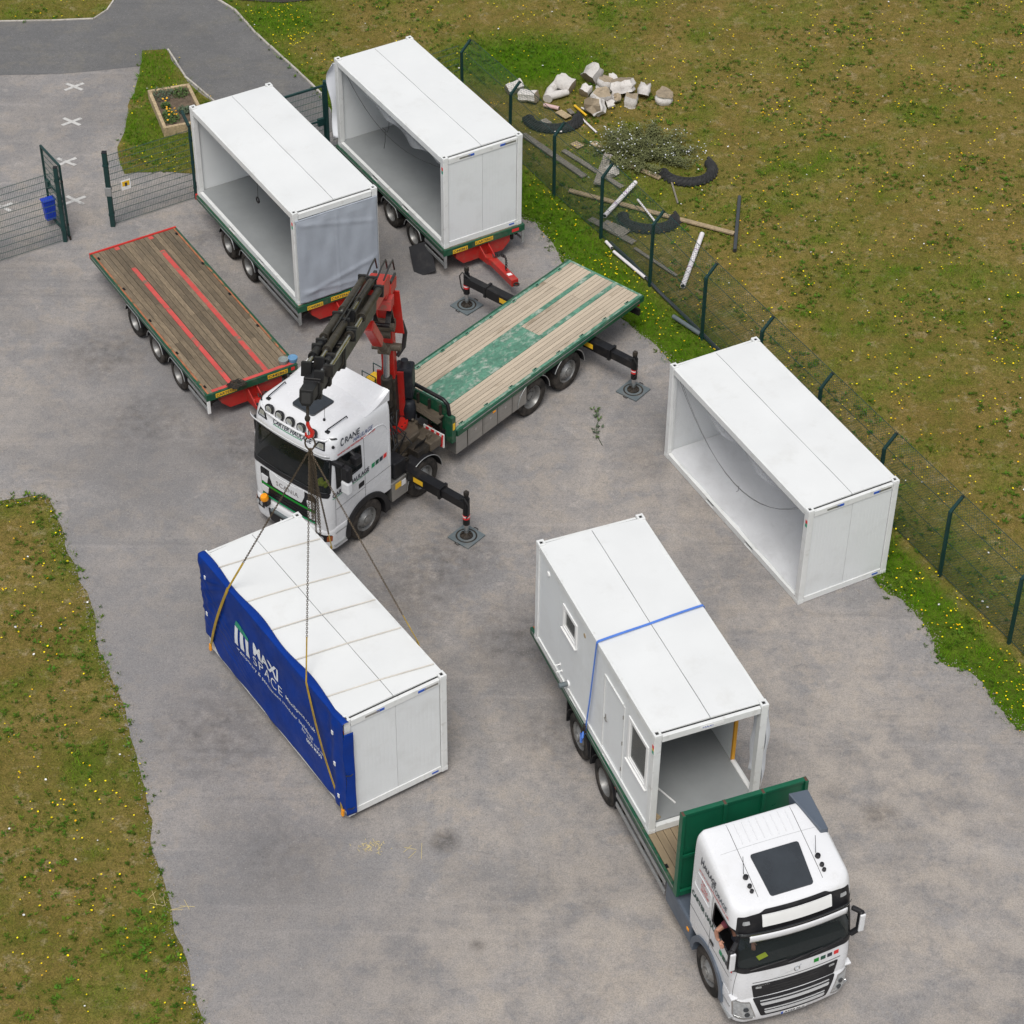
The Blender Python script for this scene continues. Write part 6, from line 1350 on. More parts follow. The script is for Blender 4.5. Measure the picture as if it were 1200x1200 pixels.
labs = ['square grey ground mat under the outrigger beside the cab', 'square grey ground mat under the hidden outrigger behind the cab', 'square grey ground mat under the rear outrigger near the fence', 'square grey ground mat under the rear outrigger near the green trailer']
for (x, s, ye, z, _), lab in zip(OUT, labs):
    p = vp @ Vector((x, s*ye, 0)); mt = empty('ground_mat', (p.x, p.y, .008), 230.3+random.uniform(-6, 6), lab, 'mat', 'outrigger ground mats')
    obj('slab', MB().box(-.32, .32, -.32, .32, 0, .045), M['pad_grey'], mt, bevel=.01); obj('dish', MB().lathe([(.22, .0455), (.24, .049), (.26, .0455)], (0, 0, 0), (0, 0, 1), 24, caps=False), M['dark_metal'], mt)
    for s_ in (-1, 1): obj('handle', MB().tube([(s_*.32, -.06, .02), (s_*.37, -.05, .03), (s_*.37, .05, .03), (s_*.32, .06, .02)], .01, 5), M['hose'], mt)
# ------------------------------------------------------------------ hook, chains and slings
hk = Vector((-4.002, 34.843, 0))
ch = empty('lifting_chains', (hk.x, hk.y, 8.0), 0, 'rusty lifting chains with red hook hanging from the crane tip', 'chains')
tipw = vp @ B_(8.1, -.22); tq = tipw - Vector((hk.x, hk.y, 8.0))
obj('shackle', MB().tube([(tq.x, tq.y, tq.z), (tq.x*.7, tq.y*.7, tq.z-.14), (0, 0, .22)], .030, 8).lathe([(.05, 0), (.06, .05), (.04, .1)], (0, 0, .14), (0, 0, 1), 10), M['dark_metal'], ch, smooth=50)
obj('hook', MB().tube([(0, 0, .14), (0, 0, .02), (.03, .01, -.08), (.08, .02, -.17), (.06, .02, -.27), (-.01, .01, -.30), (-.055, .0, -.24), (-.05, 0, -.18)], [.03, .04, .04, .045, .045, .036, .028, .018], 10), M['red_bright'], ch, smooth=60)
obj('master_ring', MB().tube([(.02+.10*math.cos(k*.524), 0, -.44+.16*math.sin(k*.524)) for k in range(12)], .018, 7, True), M['chain'], ch, smooth=60)
a0 = Vector((0, 0, -.60))
for k, (ox, oy, ln) in enumerate(((-.03, .02, 1.9), (.03, -.03, 2.15), (.07, .03, 2.0), (.10, -.01, 2.25), (.0, -.05, 1.75))):
    obj('spare_chain', chain_mb([a0+Vector((ox*.4, oy*.4, 0)), a0+Vector((ox, oy, -.5)), a0+Vector((ox*1.15, oy*1.3, -ln))], .054, .0068), M['chain'], ch)
Dm = Matrix.Translation(D.location) @ Matrix.Rotation(D.rotation_euler.z, 4, 'Z')
def Dw(xn, y, z): return Dm @ Vector((-HX+xn, HY+y, z-.16))
ends = [((1.39, .06, 2.99), (.12, .07, .28), 'near left'), ((4.70, .06, 2.99), (5.86, .07, .36), 'far left'), ((1.18, -CW-.03, 2.97), (.15, -CW-.03, .28), 'near right'), ((4.67, -CW-.03, 2.97), (5.9, -CW-.03, .28), 'far right')]
for (kx, ky, kz), (bx0, by0, bz0), nm in ends:
    kink = Dw(kx, ky, kz); bot = Dw(bx0, by0, bz0); top = Vector((hk.x, hk.y, 7.38)); mid = top.lerp(kink, .80 if 'left' in nm else .86)
    obj('chain_leg', chain_mb([top-Vector((hk.x, hk.y, 8.0)), mid-Vector((hk.x, hk.y, 8.0))], .054, .0068), M['chain'], ch)
    sl = empty('webbing_sling', tuple(bot), 0, {'near left': 'yellow webbing sling over the blue tarpaulin at the near corner', 'far left': 'yellow webbing sling over the blue tarpaulin at the far corner', 'near right': 'yellow webbing sling behind the slung cabin at the near end', 'far right': 'yellow webbing sling behind the slung cabin at the far end, by the lorry bumper'}[nm], 'sling', 'slings on the hanging cabin')
    outn = (Dm.to_3x3() @ Vector((0, 1 if 'left' in nm else -1, 0)))
    mb = MB(); n_ = 10; pts_ = [mid.lerp(kink, k/4) for k in range(5)]+[kink.lerp(bot, k/n_)+outn*.06*math.sin(3.14*k/n_) for k in range(1, n_+1)]
    for k in range(len(pts_)-1):
        t_ = k/len(pts_); mb.beam(pts_[k]-bot, pts_[k+1]-bot, .045 if k < 4 else .075, .012, up=outn)
    obj('strap', mb, M['webbing'], sl); obj('end_hook', MB().beam(Vector((0, 0, .06)), Vector((0, 0, -.12))+outn*.02, .08, .05, up=outn), M['amber'] if 'left' in nm else M['dark_metal'], sl, bevel=.012)
# ================================================================== flatbed lorry in the foreground
VO = empty('flatbed_lorry', (5.0, 27.953, .008), 291.2, 'white cab flatbed lorry with green headboard carrying a cabin', 'lorry')
vm = Matrix.Translation((5.0, 27.953, .008)) @ Matrix.Rotation(R(291.2), 4, 'Z')
vc = Cab([(.95,.95,1.22,-.95,1.215,.26,.10),(1.3,1.3,1.215,-.95,1.235,.28,.11),(1.72,1.72,1.18,-.95,1.245,.30,.12),(1.95,1.95,1.14,-.95,1.245,.30,.12),(2.3,2.35,1.06,-.95,1.245,.30,.12),(2.62,2.80,.98,-.95,1.243,.30,.12),(2.90,3.24,.915,-.95,1.235,.30,.12),(3.04,3.44,.87,-.95,1.215,.30,.12),(3.12,3.545,.81,-.94,1.17,.31,.11),(3.165,3.60,.72,-.92,1.09,.32,.1),(3.243,3.60,.50,-.82,.86,.34,.08),(3.338,3.555,.2,-.6,.45,.25,.05),(3.385,3.505,.05,-.4,.15,.1,.01)])
vscr = rpoly([(-1.20, 1.80), (1.20, 1.80), (1.17, 2.60), (-1.17, 2.60)], .06)
vwin = rpoly([(.93, 1.92), (.88, 2.62), (.80, 2.70), (.06, 2.70), (.02, 2.10), (.30, 2.06)], .04)
varch = [(.66*math.cos(R(a_)), .53+.66*math.sin(R(a_))) for a_ in range(-20, 201, 10)]
obj('cab_shell', vc.body([('F', inset(vscr, .03)), ('L', inset(vwin, .02)), ('R', inset(vwin, .02)), ('L', varch), ('R', varch)]), WT, VO, smooth=32)
P_ = densify(vscr); obj('windscreen_seal', vc.ringpatch('F', P_, inset(P_, .05, .04), .010, .02), M['black_plastic'], VO, smooth=50); obj('windscreen', vc.patch('F', inset(P_, .04), .004, .004), M['glass_volvo'] if 'glass_volvo' in M else mat('glass_volvo', (.02, .03, .03), .03, alpha=.45, spec=.6, var=0), VO, smooth=60)
glazing(vc, 'side_window', 'L', vwin, VO, .03, 'glass'); glazing(vc, 'side_window', 'R', vwin, VO, .03, None)
interior(VO, -.90, 1.05, 1.17, 1.20, 1.82, .85, (-.6, .6)); steering(VO, .48, -.6, 1.92)
def vb(kind, poly, d, m, name, th=.010, par=VO): return obj(name, vc.patch(kind, poly, d, th), M[m], par, smooth=50)
# black header panel, sign box and visor
hd = vb('F', rpoly([(-1.17, 2.60), (1.17, 2.60), (1.13, 3.00), (.72, 3.04), (.62, 3.09), (-.62, 3.09), (-.72, 3.04), (-1.13, 3.00)], .04), .012, 'black_plastic', 'header_panel', .02)
obj('sign_box', MB().grid(lambda u, v: vc.off('F', -.70+1.40*u, 2.78+.24*v, .06), 20, 4), M['white_paint'], hd, solid=.03)
for s in (-1, 1): obj('marker_lamp', vc.patch('F', rpoly([(s*.92, 2.84), (s*1.06, 2.84), (s*1.05, 2.92), (s*.93, 2.92)][::s], .02), .022), M['lamp_glass'], hd)
obj('sun_visor', MB().grid(lambda u, v: vc.off('F', -.98+1.96*u, 2.52+.17*v, .12+.05*math.sin(v*2)), 40, 5), WT, VO, smooth=60, solid=.012)
obj('visor_edge', MB().grid(lambda u, v: vc.off('F', -1.14+2.28*u, 2.60+.08*v, .045+.03*v), 40, 3), M['glass_dark'], VO, smooth=60, solid=.008)
# lower front
vb('F', rpoly([(-1.18, 1.72), (1.18, 1.72), (1.20, 1.83), (-1.20, 1.83)], .03), .012, 'black_plastic', 'wiper_panel')
for y0 in (-.95, -.2, .25): obj('wiper', MB().tube([vc.off('F', y0, 1.80, .03), vc.off('F', y0+.30, 1.85, .035), vc.off('F', y0+.72, 1.88, .03)], .013, 5), M['black_plastic'], VO)
obj('bonnet_gap', MB().tube([vc.off('F', y, 1.42, .001) for y in np.linspace(-.88, .95, 20)], .007, 4), M['gap_dark'], VO)
bd_ = obj('badge', MB().tube([vc.off('F', .0+.055*math.cos(k*.524), 1.55+.055*math.sin(k*.524), .012) for k in range(12)], .010, 5, True).tube([vc.off('F', .04, 1.59, .012), vc.off('F', .085, 1.635, .012)], .009, 5), M['chrome'], VO, smooth=50)
obj('badge_bar', MB().tube([vc.off('F', y, 1.55-.22*(y+.0)*-1, .005) for y in np.linspace(-.45, .0, 8)], .005, 4), M['galv'], bd_)
for k, mm in enumerate(('text_bgreen', 'dgreen_sq', 'text_dark', 'decal_red')): vb('F', [(.36+.145*k, 1.54), (.465+.145*k, 1.54), (.465+.145*k, 1.63), (.36+.145*k, 1.63)], .008, mm, 'colour_square', .005)
vbm = Cab([(.26,.26,1.18,.62,1.18,.32,.12),(.32,.32,1.26,.62,1.21,.32,.13),(.55,.55,1.30,.62,1.225,.32,.13),(.85,.85,1.28,.62,1.235,.32,.13),(1.0,1.0,1.23,.62,1.225,.30,.12)])
obj('bumper', vbm.body([], 30, 10, 50, 14, 4), WT, VO, smooth=35)
gq = vb('F', rpoly([(-.84, 1.0), (.84, 1.0), (.90, 1.36), (-.90, 1.36)], .03), .010, 'black_plastic', 'grille')
obj('grille_lower', vbm.patch('F', rpoly([(-.68, .48), (.68, .48), (.86, .985), (-.86, .985)], .04), .012, .02), M['black_plastic'], gq, smooth=50)
for zz, w_ in ((.86, .72), (.62, .63)):
    obj('grille_bar', vbm.patch('F', rpoly([(-w_, zz), (w_, zz), (w_-.03, zz-.055), (-w_+.03, zz-.055)][::-1], .012), .034, .02), M['silver'] if 'silver' in M else mat('silver', (.62, .63, .64), .3, metal=.35, var=.05), gq, smooth=50); obj('grille_bar', vbm.patch('F', [(-w_, zz+.045), (w_, zz+.045), (w_, zz+.060), (-w_, zz+.060)], .026, .015), M['silver'], gq, smooth=50)
for zz in (1.06, 1.14, 1.22): obj('grille_slot', vc.patch('F', [(-.5, zz), (.5, zz), (.5, zz+.03), (-.5, zz+.03)], .014, .006), M['gap_dark'], gq)
for s in (-1, 1): obj('fog_lamp', vc.patch('F', rpoly([(s*.70, 1.255), (s*.82, 1.265), (s*.82, 1.305), (s*.70, 1.30)][::s], .01), .018), M['lamp_glass'], gq)
vc.text('badge_lettering', 'VOLVO', 'F', -.80, 1.315, .26, .035, M['galv'], gq, d=.014)
pl_ = obj('number_plate', vbm.patch('F', [(-.27, .355), (.27, .355), (.27, .455), (-.27, .455)], .014), M['white_paint'], VO); vbm.text('lettering', 'AY69 RLX', 'F', -.20, .370, .44, .07, M['text_dark'], pl_, d=.016, bold=.03)
obj('plate_flash', vbm.patch('F', [(-.265, .36), (-.22, .36), (-.22, .45), (-.265, .45)], .017, .004), M['decal_blue'], pl_)
for s in (-1, 1):
    h_ = obj('headlight', vbm.patch('F', rpoly([(s*.80, .48), (s*1.18, .54), (s*1.20, .93), (s*.93, .90)][::s], .03), .010), M['lamp_glass'], VO, smooth=50)
    obj('headlight_seal', vbm.ringpatch('F', densify(rpoly([(s*.78, .46), (s*1.19, .52), (s*1.21, .96), (s*.92, .93)][::s], .03)), inset(densify(rpoly([(s*.78, .46), (s*1.19, .52), (s*1.21, .96), (s*.92, .93)][::s], .03)), .02, .02), .016), M['chrome'], h_, smooth=50)
    for zz in (.60, .75): obj('lamp', MB().lathe([(.0, 0), (.05, .0), (.055, .015)], vbm.off('F', s*(.96+.2*(zz-.6)), zz, .008), (1, .3*s, .1), 14), M['glass_dark'], h_)
    obj('indicator', vbm.patch('F', rpoly([(s*.84, .42), (s*1.17, .46), (s*1.17, .50), (s*.84, .46)][::s], .01), .012), M['galv'], h_)
    obj('corner_wing', MB().box(.95, 1.10, *sorted((s*1.12, s*1.26)), .97, 1.02), WT, VO, bevel=.015)
# roof furniture
def zr(x, y): return 3.19+.42*min(1, max(0, (.5-x)/1.3))*1.0 - .05*max(0, (abs(y)-.7))
hat = MB().grid(lambda u, v: (lambda x, y: (x, y, zr(x, y)+.028))(.66-.86*v, -.42*(1+.06*v)+.84*(1+.06*v)*u+.03), 12, 12)
obj('roof_hatch', MB().prism(rpoly([(-.16, -.47), (.66, -.42), (.66, .46), (-.16, .52)], .05), 'z', 0, .03), M['glass_dark'], VO, bevel=.008, loc=(0, 0, 3.335), rot=(0, R(13.5), 0)) if 0 else None
pts_ = rpoly([(-.18, -.49), (.66, -.43), (.66, .45), (-.18, .51)], .06); vs, es, fs, *_ = delaunay_2d_cdt([Vector(p) for p in pts_]+[Vector((x, y)) for x in np.arange(-.1, .6, .1) for y in np.arange(-.35, .4, .1)], [], [list(range(len(pts_)))], 1, 1e-5)
TT = vc.T0
def roofz(x, y):
    # height of the shell at x, y: highest level whose outline still contains the point
    best = 3.1
    for l in TT[::6]:
        yc, xc = vc.corner(l.tolist())
        if abs(y) <= l[4] and l[3] <= x <= l[2]-l[6]*(y/l[4])**2: best = max(best, l[0]+(l[1]-l[0])*(l[2]-x)/(l[2]-l[3]))
    return best
mbh = MB(); top = [(p[0], p[1], roofz(p[0], p[1])+.022) for p in vs]; mbh.add(top, [tuple(f) for f in fs]); n_ = len(pts_)
mbh.add([(p[0], p[1], roofz(p[0], p[1])+.022) for p in pts_]+[(p[0], p[1], roofz(p[0], p[1])-.02) for p in pts_], [(i, (i+1) % n_, n_+(i+1) % n_, n_+i) for i in range(n_)])
obj('roof_hatch', mbh, M['glass_dark'], VO, smooth=40)
for s in (-1, 1):
    hz = lambda x: roofz(x, s*.72)
    for x, rr in ((.20, .055), (.38, .045), (.48, .04)):
        hb = obj('roof_fitting', MB().lathe([(rr*.6, -.01), (rr, .02), (rr*.9, .07), (0, .085)], (x, s*.74, hz(x)-.005), (.15, 0, 1), 12), M['black_plastic'], VO, smooth=50)
    obj('aerial', MB().cyl((.12, s*.74, hz(.12)), (.02, s*.74, hz(.12)+.38), .006, n=6), M['black_plastic'], VO)
    obj('roof_seam', MB().tube([(x, s*.66, roofz(x, s*.66)+.001) for x in np.linspace(.60, -.88, 16)], .005, 4), M['gap_dark'], VO)
for k in range(8):
    y = -.52+.15*k; obj('roof_rib', MB().tube([(x, y, roofz(x, y)+.002) for x in np.linspace(-.42, -.85, 6)], .011, 5), WT, VO, smooth=60)
obj('roof_seam', MB().tube([(-.36, y, roofz(-.36, y)+.001) for y in np.linspace(-1.0, 1.0, 20)], .004, 4), M['galv'], VO)
dfl = MB().add([(-1.10, .78, 3.30), (-1.10, 1.18, 3.22), (-.22, 1.20, 3.10), (-.22, 1.02, 3.30), (-1.12, .74, 3.70), (-1.12, 1.16, 3.66), (-.22, 1.16, 3.50), (-.22, .99, 3.53)], [(0,1,2,3),(4,7,6,5),(0,4,5,1),(1,5,6,2),(2,6,7,3),(3,7,4,0)])
obj('side_deflector', dfl, M['deflector_grey'] if 'deflector_grey' in M else mat('deflector_grey', (.085, .105, .135), .45, var=.06), VO, bevel=.02)
# sides: lettering on the driver side, plain squares, handles
for kd, s in (('R', -1), ('L', 1)):
    rd = 1 if s < 0 else -1; A0 = lambda a_, w_: a_ if s < 0 else a_+w_
    vc.text('lettering', 'H', kd, A0(-.62, .10), 3.02, .11, .20, M['text_dark'], VO, rd=rd, bold=.02)
    vc.text('lettering', 'AULAGE', kd, A0(-.50, .52), 3.04, .52, .13, M['text_dark'], VO, rd=rd, bold=.03)
    vc.text('lettering', 'STORAGE', kd, A0(-.14, .64), 2.91, .66, .115, M['text_grey'] if 'text_grey' in M else mat('text_grey', (.07, .09, .11), .5), VO, rd=rd, bold=.02)
    vc.text('lettering', 'www.carterhaulage.co.uk', kd, A0(-.66, 1.26), 2.80, 1.30, .075, M['text_red'], VO, rd=rd, bold=.02)
    for z_, tx, w_ in ((2.62, 'Tel:', .17), (2.51, '01366', .28), (2.40, '387838', .34)): vc.text('lettering', tx, kd, A0(-.52, w_), z_, w_, .075, M['text_red'], VO, rd=rd, bold=.01)
    vc.text('lettering', 'CARTER HAULAGE', kd, A0(-.86, 1.30), 1.92, 1.30, .14, M['text_dgreen'] if 'text_dgreen' in M else mat('text_dgreen', (.008, .045, .038), .5), VO, rd=rd, bold=.045)
    for k, mm in enumerate(('text_green', 'dgreen_sq', 'text_dark', 'decal_red')): vb(kd, [(.42+.135*k, 1.62), (.53+.135*k, 1.62), (.54+.135*k, 1.74), (.43+.135*k, 1.74)], .010, mm, 'colour_square', .005)
    for ln in ([(-.02, 2.75), (-.02, 1.2)], [(1.02, 1.7), (1.0, 1.02)], [(-.02, 1.55), (-.9, 1.55)], [(.95, 1.42), (-.02, 1.42)]):
        (a0, z0_), (a1, z1_) = ln; obj('panel_gap', MB().tube([vc.off(kd, a0+(a1-a0)*k/8, z0_+(z1_-z0_)*k/8, .0005) for k in range(9)], .005, 4), M['gap_dark'], VO)
    obj('locker_recess', MB().tube([vc.off(kd, *p, .002) for p in densify(rpoly([(-.78, 2.30), (-.10, 2.30), (-.10, 2.72), (-.72, 2.72)], .08), .06)], .010, 4, True), WT, VO, smooth=60)
    obj('door_handle', vc.patch(kd, rpoly([(.18, 1.50), (.02, 1.50), (.02, 1.58), (.18, 1.58)], .02), .016), M['black_plastic'], VO)
    mr = obj('mirror', MB().box(.98, 1.10, *sorted((s*1.27, s*1.40)), 1.92, 2.46), M['black_plastic'], VO, bevel=.05)
    obj('mirror_shell', MB().box(1.08, 1.13, *sorted((s*1.275, s*1.395)), 1.95, 2.43), WT, mr, bevel=.04); obj('mirror_arm', MB().beam((.92, s*1.18, 2.50), (1.04, s*1.33, 2.44), .10, .08), M['black_plastic'], mr, bevel=.03); obj('mirror_arm', MB().beam((1.0, s*1.18, 1.80), (1.04, s*1.33, 1.95), .10, .10), M['black_plastic'], mr, bevel=.03)
    a_ = [(.60*math.cos(R(q)), .53+.60*math.sin(R(q))) for q in range(-5, 186, 7)]; b_ = [(.72*math.cos(R(q)), .53+.72*math.sin(R(q))) for q in range(-5, 186, 7)]; mb = MB()
    for k in range(len(a_)-1): mb.prism([a_[k], a_[k+1], b_[k+1], b_[k]], 'y', s*.92, s*1.27)
    obj('wheel_arch', mb, M['deflector_grey'], VO, smooth=40)
    obj('step', MB().box(.66, 1.06, *sorted((s*1.05, s*1.255)), .36, .42), M['galv'], VO, bevel=.008); obj('step', MB().box(.66, 1.0, *sorted((s*1.05, s*1.24)), .68, .73), M['galv'], VO, bevel=.008); obj('step_well', MB().box(.64, .98, *sorted((s*.96, s*1.04)), .3, 1.0), M['black_plastic'], VO)
    obj('side_tank', MB().box(-2.0, -.80, *sorted((s*.66, s*1.24)), .42, 1.02), M['deflector_grey'] if s < 0 else M['stainless'], VO, bevel=.05)
    obj('marker_light', MB().box(-.95, -.86, *sorted((s*1.24, s*1.256)), .74, .80), M['amber'], VO)
    # side guards
    sg = obj('side_guard', MB().box(-4.55, -2.05, *sorted((s*1.20, s*1.235)), .78, .90), M['galv'], VO, bevel=.008); obj('guard_rail', MB().box(-4.55, -2.05, *sorted((s*1.20, s*1.235)), .50, .62), M['galv'], sg, bevel=.008)
    for x in (-2.4, -3.3, -4.3): obj('guard_bracket', MB().box(x-.04, x+.04, *sorted((s*1.13, s*1.20)), .48, 1.05), M['dark_metal'], sg)
for x, kind in ((0, 'flat'), (-5.2, 'deep'), (-6.6, 'flat')):
    obj('axle', MB().cyl((x, -.95, .53), (x, .95, .53), .08), M['dark_metal'], VO)
    for s in (-1, 1):
        wheel(VO, x, s*1.235, .53, .53, .33 if kind == 'flat' else .29, kind, 'rim', kind == 'deep')
        if x < -1: mudguard(VO, x, s*.90, s*1.262, .53, .60, 0, 180, 'black_plastic', edge=False, ztop=1.09)
for x in (-5.92, -4.58, -7.25):
    for s in (-1, 1): obj('mudflap', MB().box(x-.02, x+.02, *sorted((s*.95, s*1.24)), .38, 1.0), M['black_plastic'], VO)
for s in (-1, 1): obj('chassis_rail', MB().box(-9.1, .9, s*.43-.05, s*.43+.05, .74, 1.02), M['dark_metal'], VO)
obj('engine_underside', MB().box(-.8, .95, -.7, .7, .5, 1.2), M['dark_metal'], VO)
for s in (-1, 1): obj('reflector', MB().box(-4.62, -4.56, *sorted((s*1.1, s*1.24)), .98, 1.08), M['decal_red'], VO)
VX0, VX1, ZV = -1.52, -9.36, 1.275
for s in (-1, 1):
    obj('deck_rail', MB().box(VX1, VX0, *sorted((s*1.215, s*1.275)), ZV-.18, ZV-.003), M['green_paint'], VO, bevel=.006); obj('reflector_strip', MB().box(VX1+.1, VX0-.1, *sorted((s*1.275, s*1.279)), ZV-.06, ZV-.03), M['galv'], VO)
    for k in range(7): obj('lashing_ring', None, M['black_paint'], VO, key='ring', loc=(VX0-.6-k*1.1, s*1.19, ZV-.006))
for k in range(15):
    w_ = 2.42/15; y0 = -1.21+k*w_; obj('plank', MB().box(VX1+.06, VX0-.12, y0+.006, y0+w_-.006, ZV-.05, ZV-.005-random.uniform(0, .004)), M['plank_mid'] if 'plank_mid' in M else mat('plank_mid', (.27, .205, .125), .8, var=.18, scale=3, rnd=.2, stretch=(.35, 2, 1), dirt=(.12, .09, .06), damt=.7, dscale=1.4, dlo=.5, dhi=.7), VO)
obj('rear_beam', MB().box(VX1, VX1+.058, -1.21, 1.21, ZV-.18, ZV-.001), M['rust_edge'], VO)
for k in range(9): obj('cross_member', MB().box(VX1+.4+k*.88-.04, VX1+.4+k*.88+.04, -1.2, 1.2, ZV-.18, ZV-.055), M['dark_metal'], VO)
# headboard
hbz = 3.52
hb = obj('headboard', MB().box(-1.50, -1.465, -1.24, 1.28, ZV-.1, hbz-.07), M['green_bright'], VO)
obj('top_rail', MB().box(-1.54, -1.44, -1.275, 1.315, hbz-.07, hbz), M['green_bright'], hb, bevel=.006)
for y in (-1.265, -.40, .40, 1.305):
    obj('upright', MB().box(-1.545, -1.405, y-.035, y+.035, ZV-.1, hbz-.001), M['green_bright'], hb, bevel=.004); obj('tube_end', MB().box(-1.53, -1.42, y-.026, y+.026, hbz-.001, hbz+.003), M['rust_dark'] if 'rust_dark' in M else mat('rust_dark', (.09, .045, .03), .8), hb)
obj('mid_rail', MB().box(-1.44, -1.41, -1.23, 1.27, 2.28, 2.36), M['green_bright'], hb); obj('foot_rail', MB().box(-1.44, -1.38, -1.23, 1.27, 1.22, 1.34), M['green_bright'], hb)
# ------------------------------------------------------------------ driver at the open window
dv = empty('person', vm @ Vector((.14, -.76, 1.68)), 291.2, 'driver in maroon t-shirt and orange hi vis vest leaning at the cab window', 'person')
def skin(name, pts, edges, rad, m, parent, root=0, sub=2):
    me = bpy.data.meshes.new(name); me.from_pydata(pts, edges, []); o = obj(name, me, m, parent)
    o.modifiers.new('skin', 'SKIN'); me.skin_vertices[0].data[root].use_root = True
    for i, r_ in enumerate(rad): me.skin_vertices[0].data[i].radius = r_ if hasattr(r_, '__len__') else (r_, r_)
    sm = o.modifiers.new('sub', 'SUBSURF'); sm.levels = sub; sm.render_levels = sub
    me.materials.clear(); me.materials.append(m); return o
# local: x forward, y left, z up from the seat top; right arm rests on the window sill (y about -.6)
J = [(0, 0, .12), (.02, 0, .38), (.06, -.04, .54), (.10, -.06, .64), (.13, -.08, .76), (.05, .20, .52), (.22, .27, .32), (.46, .12, .30), (.07, -.26, .50), (.10, -.50, .36), (.36, -.60, .50), (.42, .10, .14), (.46, .12, -.30), (.42, -.12, .14), (.46, -.14, -.30), (.52, .06, .31), (.44, -.60, .54)]
Ed = [(0,1),(1,2),(2,3),(3,4),(2,5),(5,6),(6,7),(2,8),(8,9),(9,10),(0,11),(11,12),(0,13),(13,14),(7,15),(10,16)]
Rr = [(.16,.13),(.17,.12),(.13,.09),.055,.065,.065,.048,.035,.068,.05,.036,.085,.06,.085,.06,.03,.03]
body = skin('body', J, Ed, Rr, M['skin'], dv)
skin('head', [(.10, -.06, .66), (.14, -.09, .76), (.16, -.10, .86), (.15, -.10, .94)], [(0,1),(1,2),(2,3)], [.055, (.085, .075), (.10, .085), (.055, .05)], M['skin'], body)
hd_ = Vector((.16, -.10, .85)); fw = Vector((.80, -.60, 0)); sd_ = Vector((.60, .80, 0))
obj('nose', MB().lathe([(.018, 0), (.014, .02), (0, .035)], hd_+fw*.085+Vector((0, 0, -.02)), fw+Vector((0, 0, -.2)), 8), M['skin'], body, smooth=60)
for s in (-1, 1):
    obj('eye', MB().lathe([(.014, 0), (.010, .008), (0, .011)], hd_+fw*.082+sd_*s*.032+Vector((0, 0, .015)), fw, 8), M['white_paint'], body); obj('ear', MB().lathe([(.03, 0), (.025, .012), (0, .015)], hd_+sd_*s*.083+Vector((0, 0, -.01)), sd_*s, 8), M['skin'], body, smooth=60)
obj('mouth', MB().beam(hd_+fw*.088+Vector((0, 0, -.062))-sd_*.022, hd_+fw*.088+Vector((0, 0, -.062))+sd_*.022, .008, .007), M['tshirt_maroon'], body)
hr = MB().lathe([(.105, -.01), (.108, .03), (.09, .075), (.045, .105), (0, .11)], hd_-fw*.012+Vector((0, 0, .02)), (-.15, .08, 1), 16); obj('hair', hr, M['hair'], body, smooth=60)
skin('t_shirt', [(0, 0, .10), (.02, 0, .38), (.06, -.03, .52), (.05, .20, .51), (.12, .24, .41), (.07, -.26, .49), (.085, -.40, .42)], [(0,1),(1,2),(2,3),(3,4),(2,5),(5,6)], [(.175,.145),(.185,.135),(.14,.10),.082,.072,.085,.080], M['tshirt_maroon'], body)
skin('vest', [(.0, .0, .10), (.03, .0, .36), (.06, -.02, .50)], [(0,1),(1,2)], [(.190,.165),(.200,.155),(.155,.115)], M['hivis_orange'], body)
skin('trousers', [(0, 0, .10), (.42, .10, .14), (.46, .12, -.28), (.42, -.12, .14), (.46, -.14, -.28)], [(0,1),(1,2),(0,3),(3,4)], [(.18,.14), .10, .075, .10, .075], M['trousers'], body)
for (wx, wy, wz), (dx, dy, dz) in (((.52, .06, .31), (.9, -.2, -.3)), ((.44, -.60, .54), (.95, .05, -.25))):
    d = Vector((dx, dy, dz)).normalized(); s_ = d.cross(Vector((0, 0, 1))).normalized(); c = Vector((wx, wy, wz))
    pts_ = [c, c+d*.05]; eds = [(0, 1)]; rad = [(.030, .022), (.040, .018)]
    for k, (o_, l) in enumerate(((-.030, .065), (-.010, .078), (.010, .074), (.030, .058))):
        b0 = c+d*.085+s_*o_; i = len(pts_); pts_ += [b0, b0+d*l*.55+Vector((0, 0, -.012)), b0+d*l*.8+Vector((0, 0, -.045))]; eds += [(1, i), (i, i+1), (i+1, i+2)]; rad += [.011, .0095, .008]
    i = len(pts_); pts_ += [c+d*.03+s_*-.045, c+d*.065+s_*-.068+Vector((0, 0, -.015))]; eds += [(0, i), (i, i+1)]; rad += [.012, .009]
    skin('hand', [tuple(p) for p in pts_], eds, rad, M['skin'], body, sub=1)
dash = obj('dash_papers', MB().beam((.95, -.72, 1.85), (.92, -.52, 1.86), .10, .012), M['hivis_yellow']); dash.matrix_world = vm; tag(dash, 'yellow papers on the dashboard of the foreground lorry', 'papers')
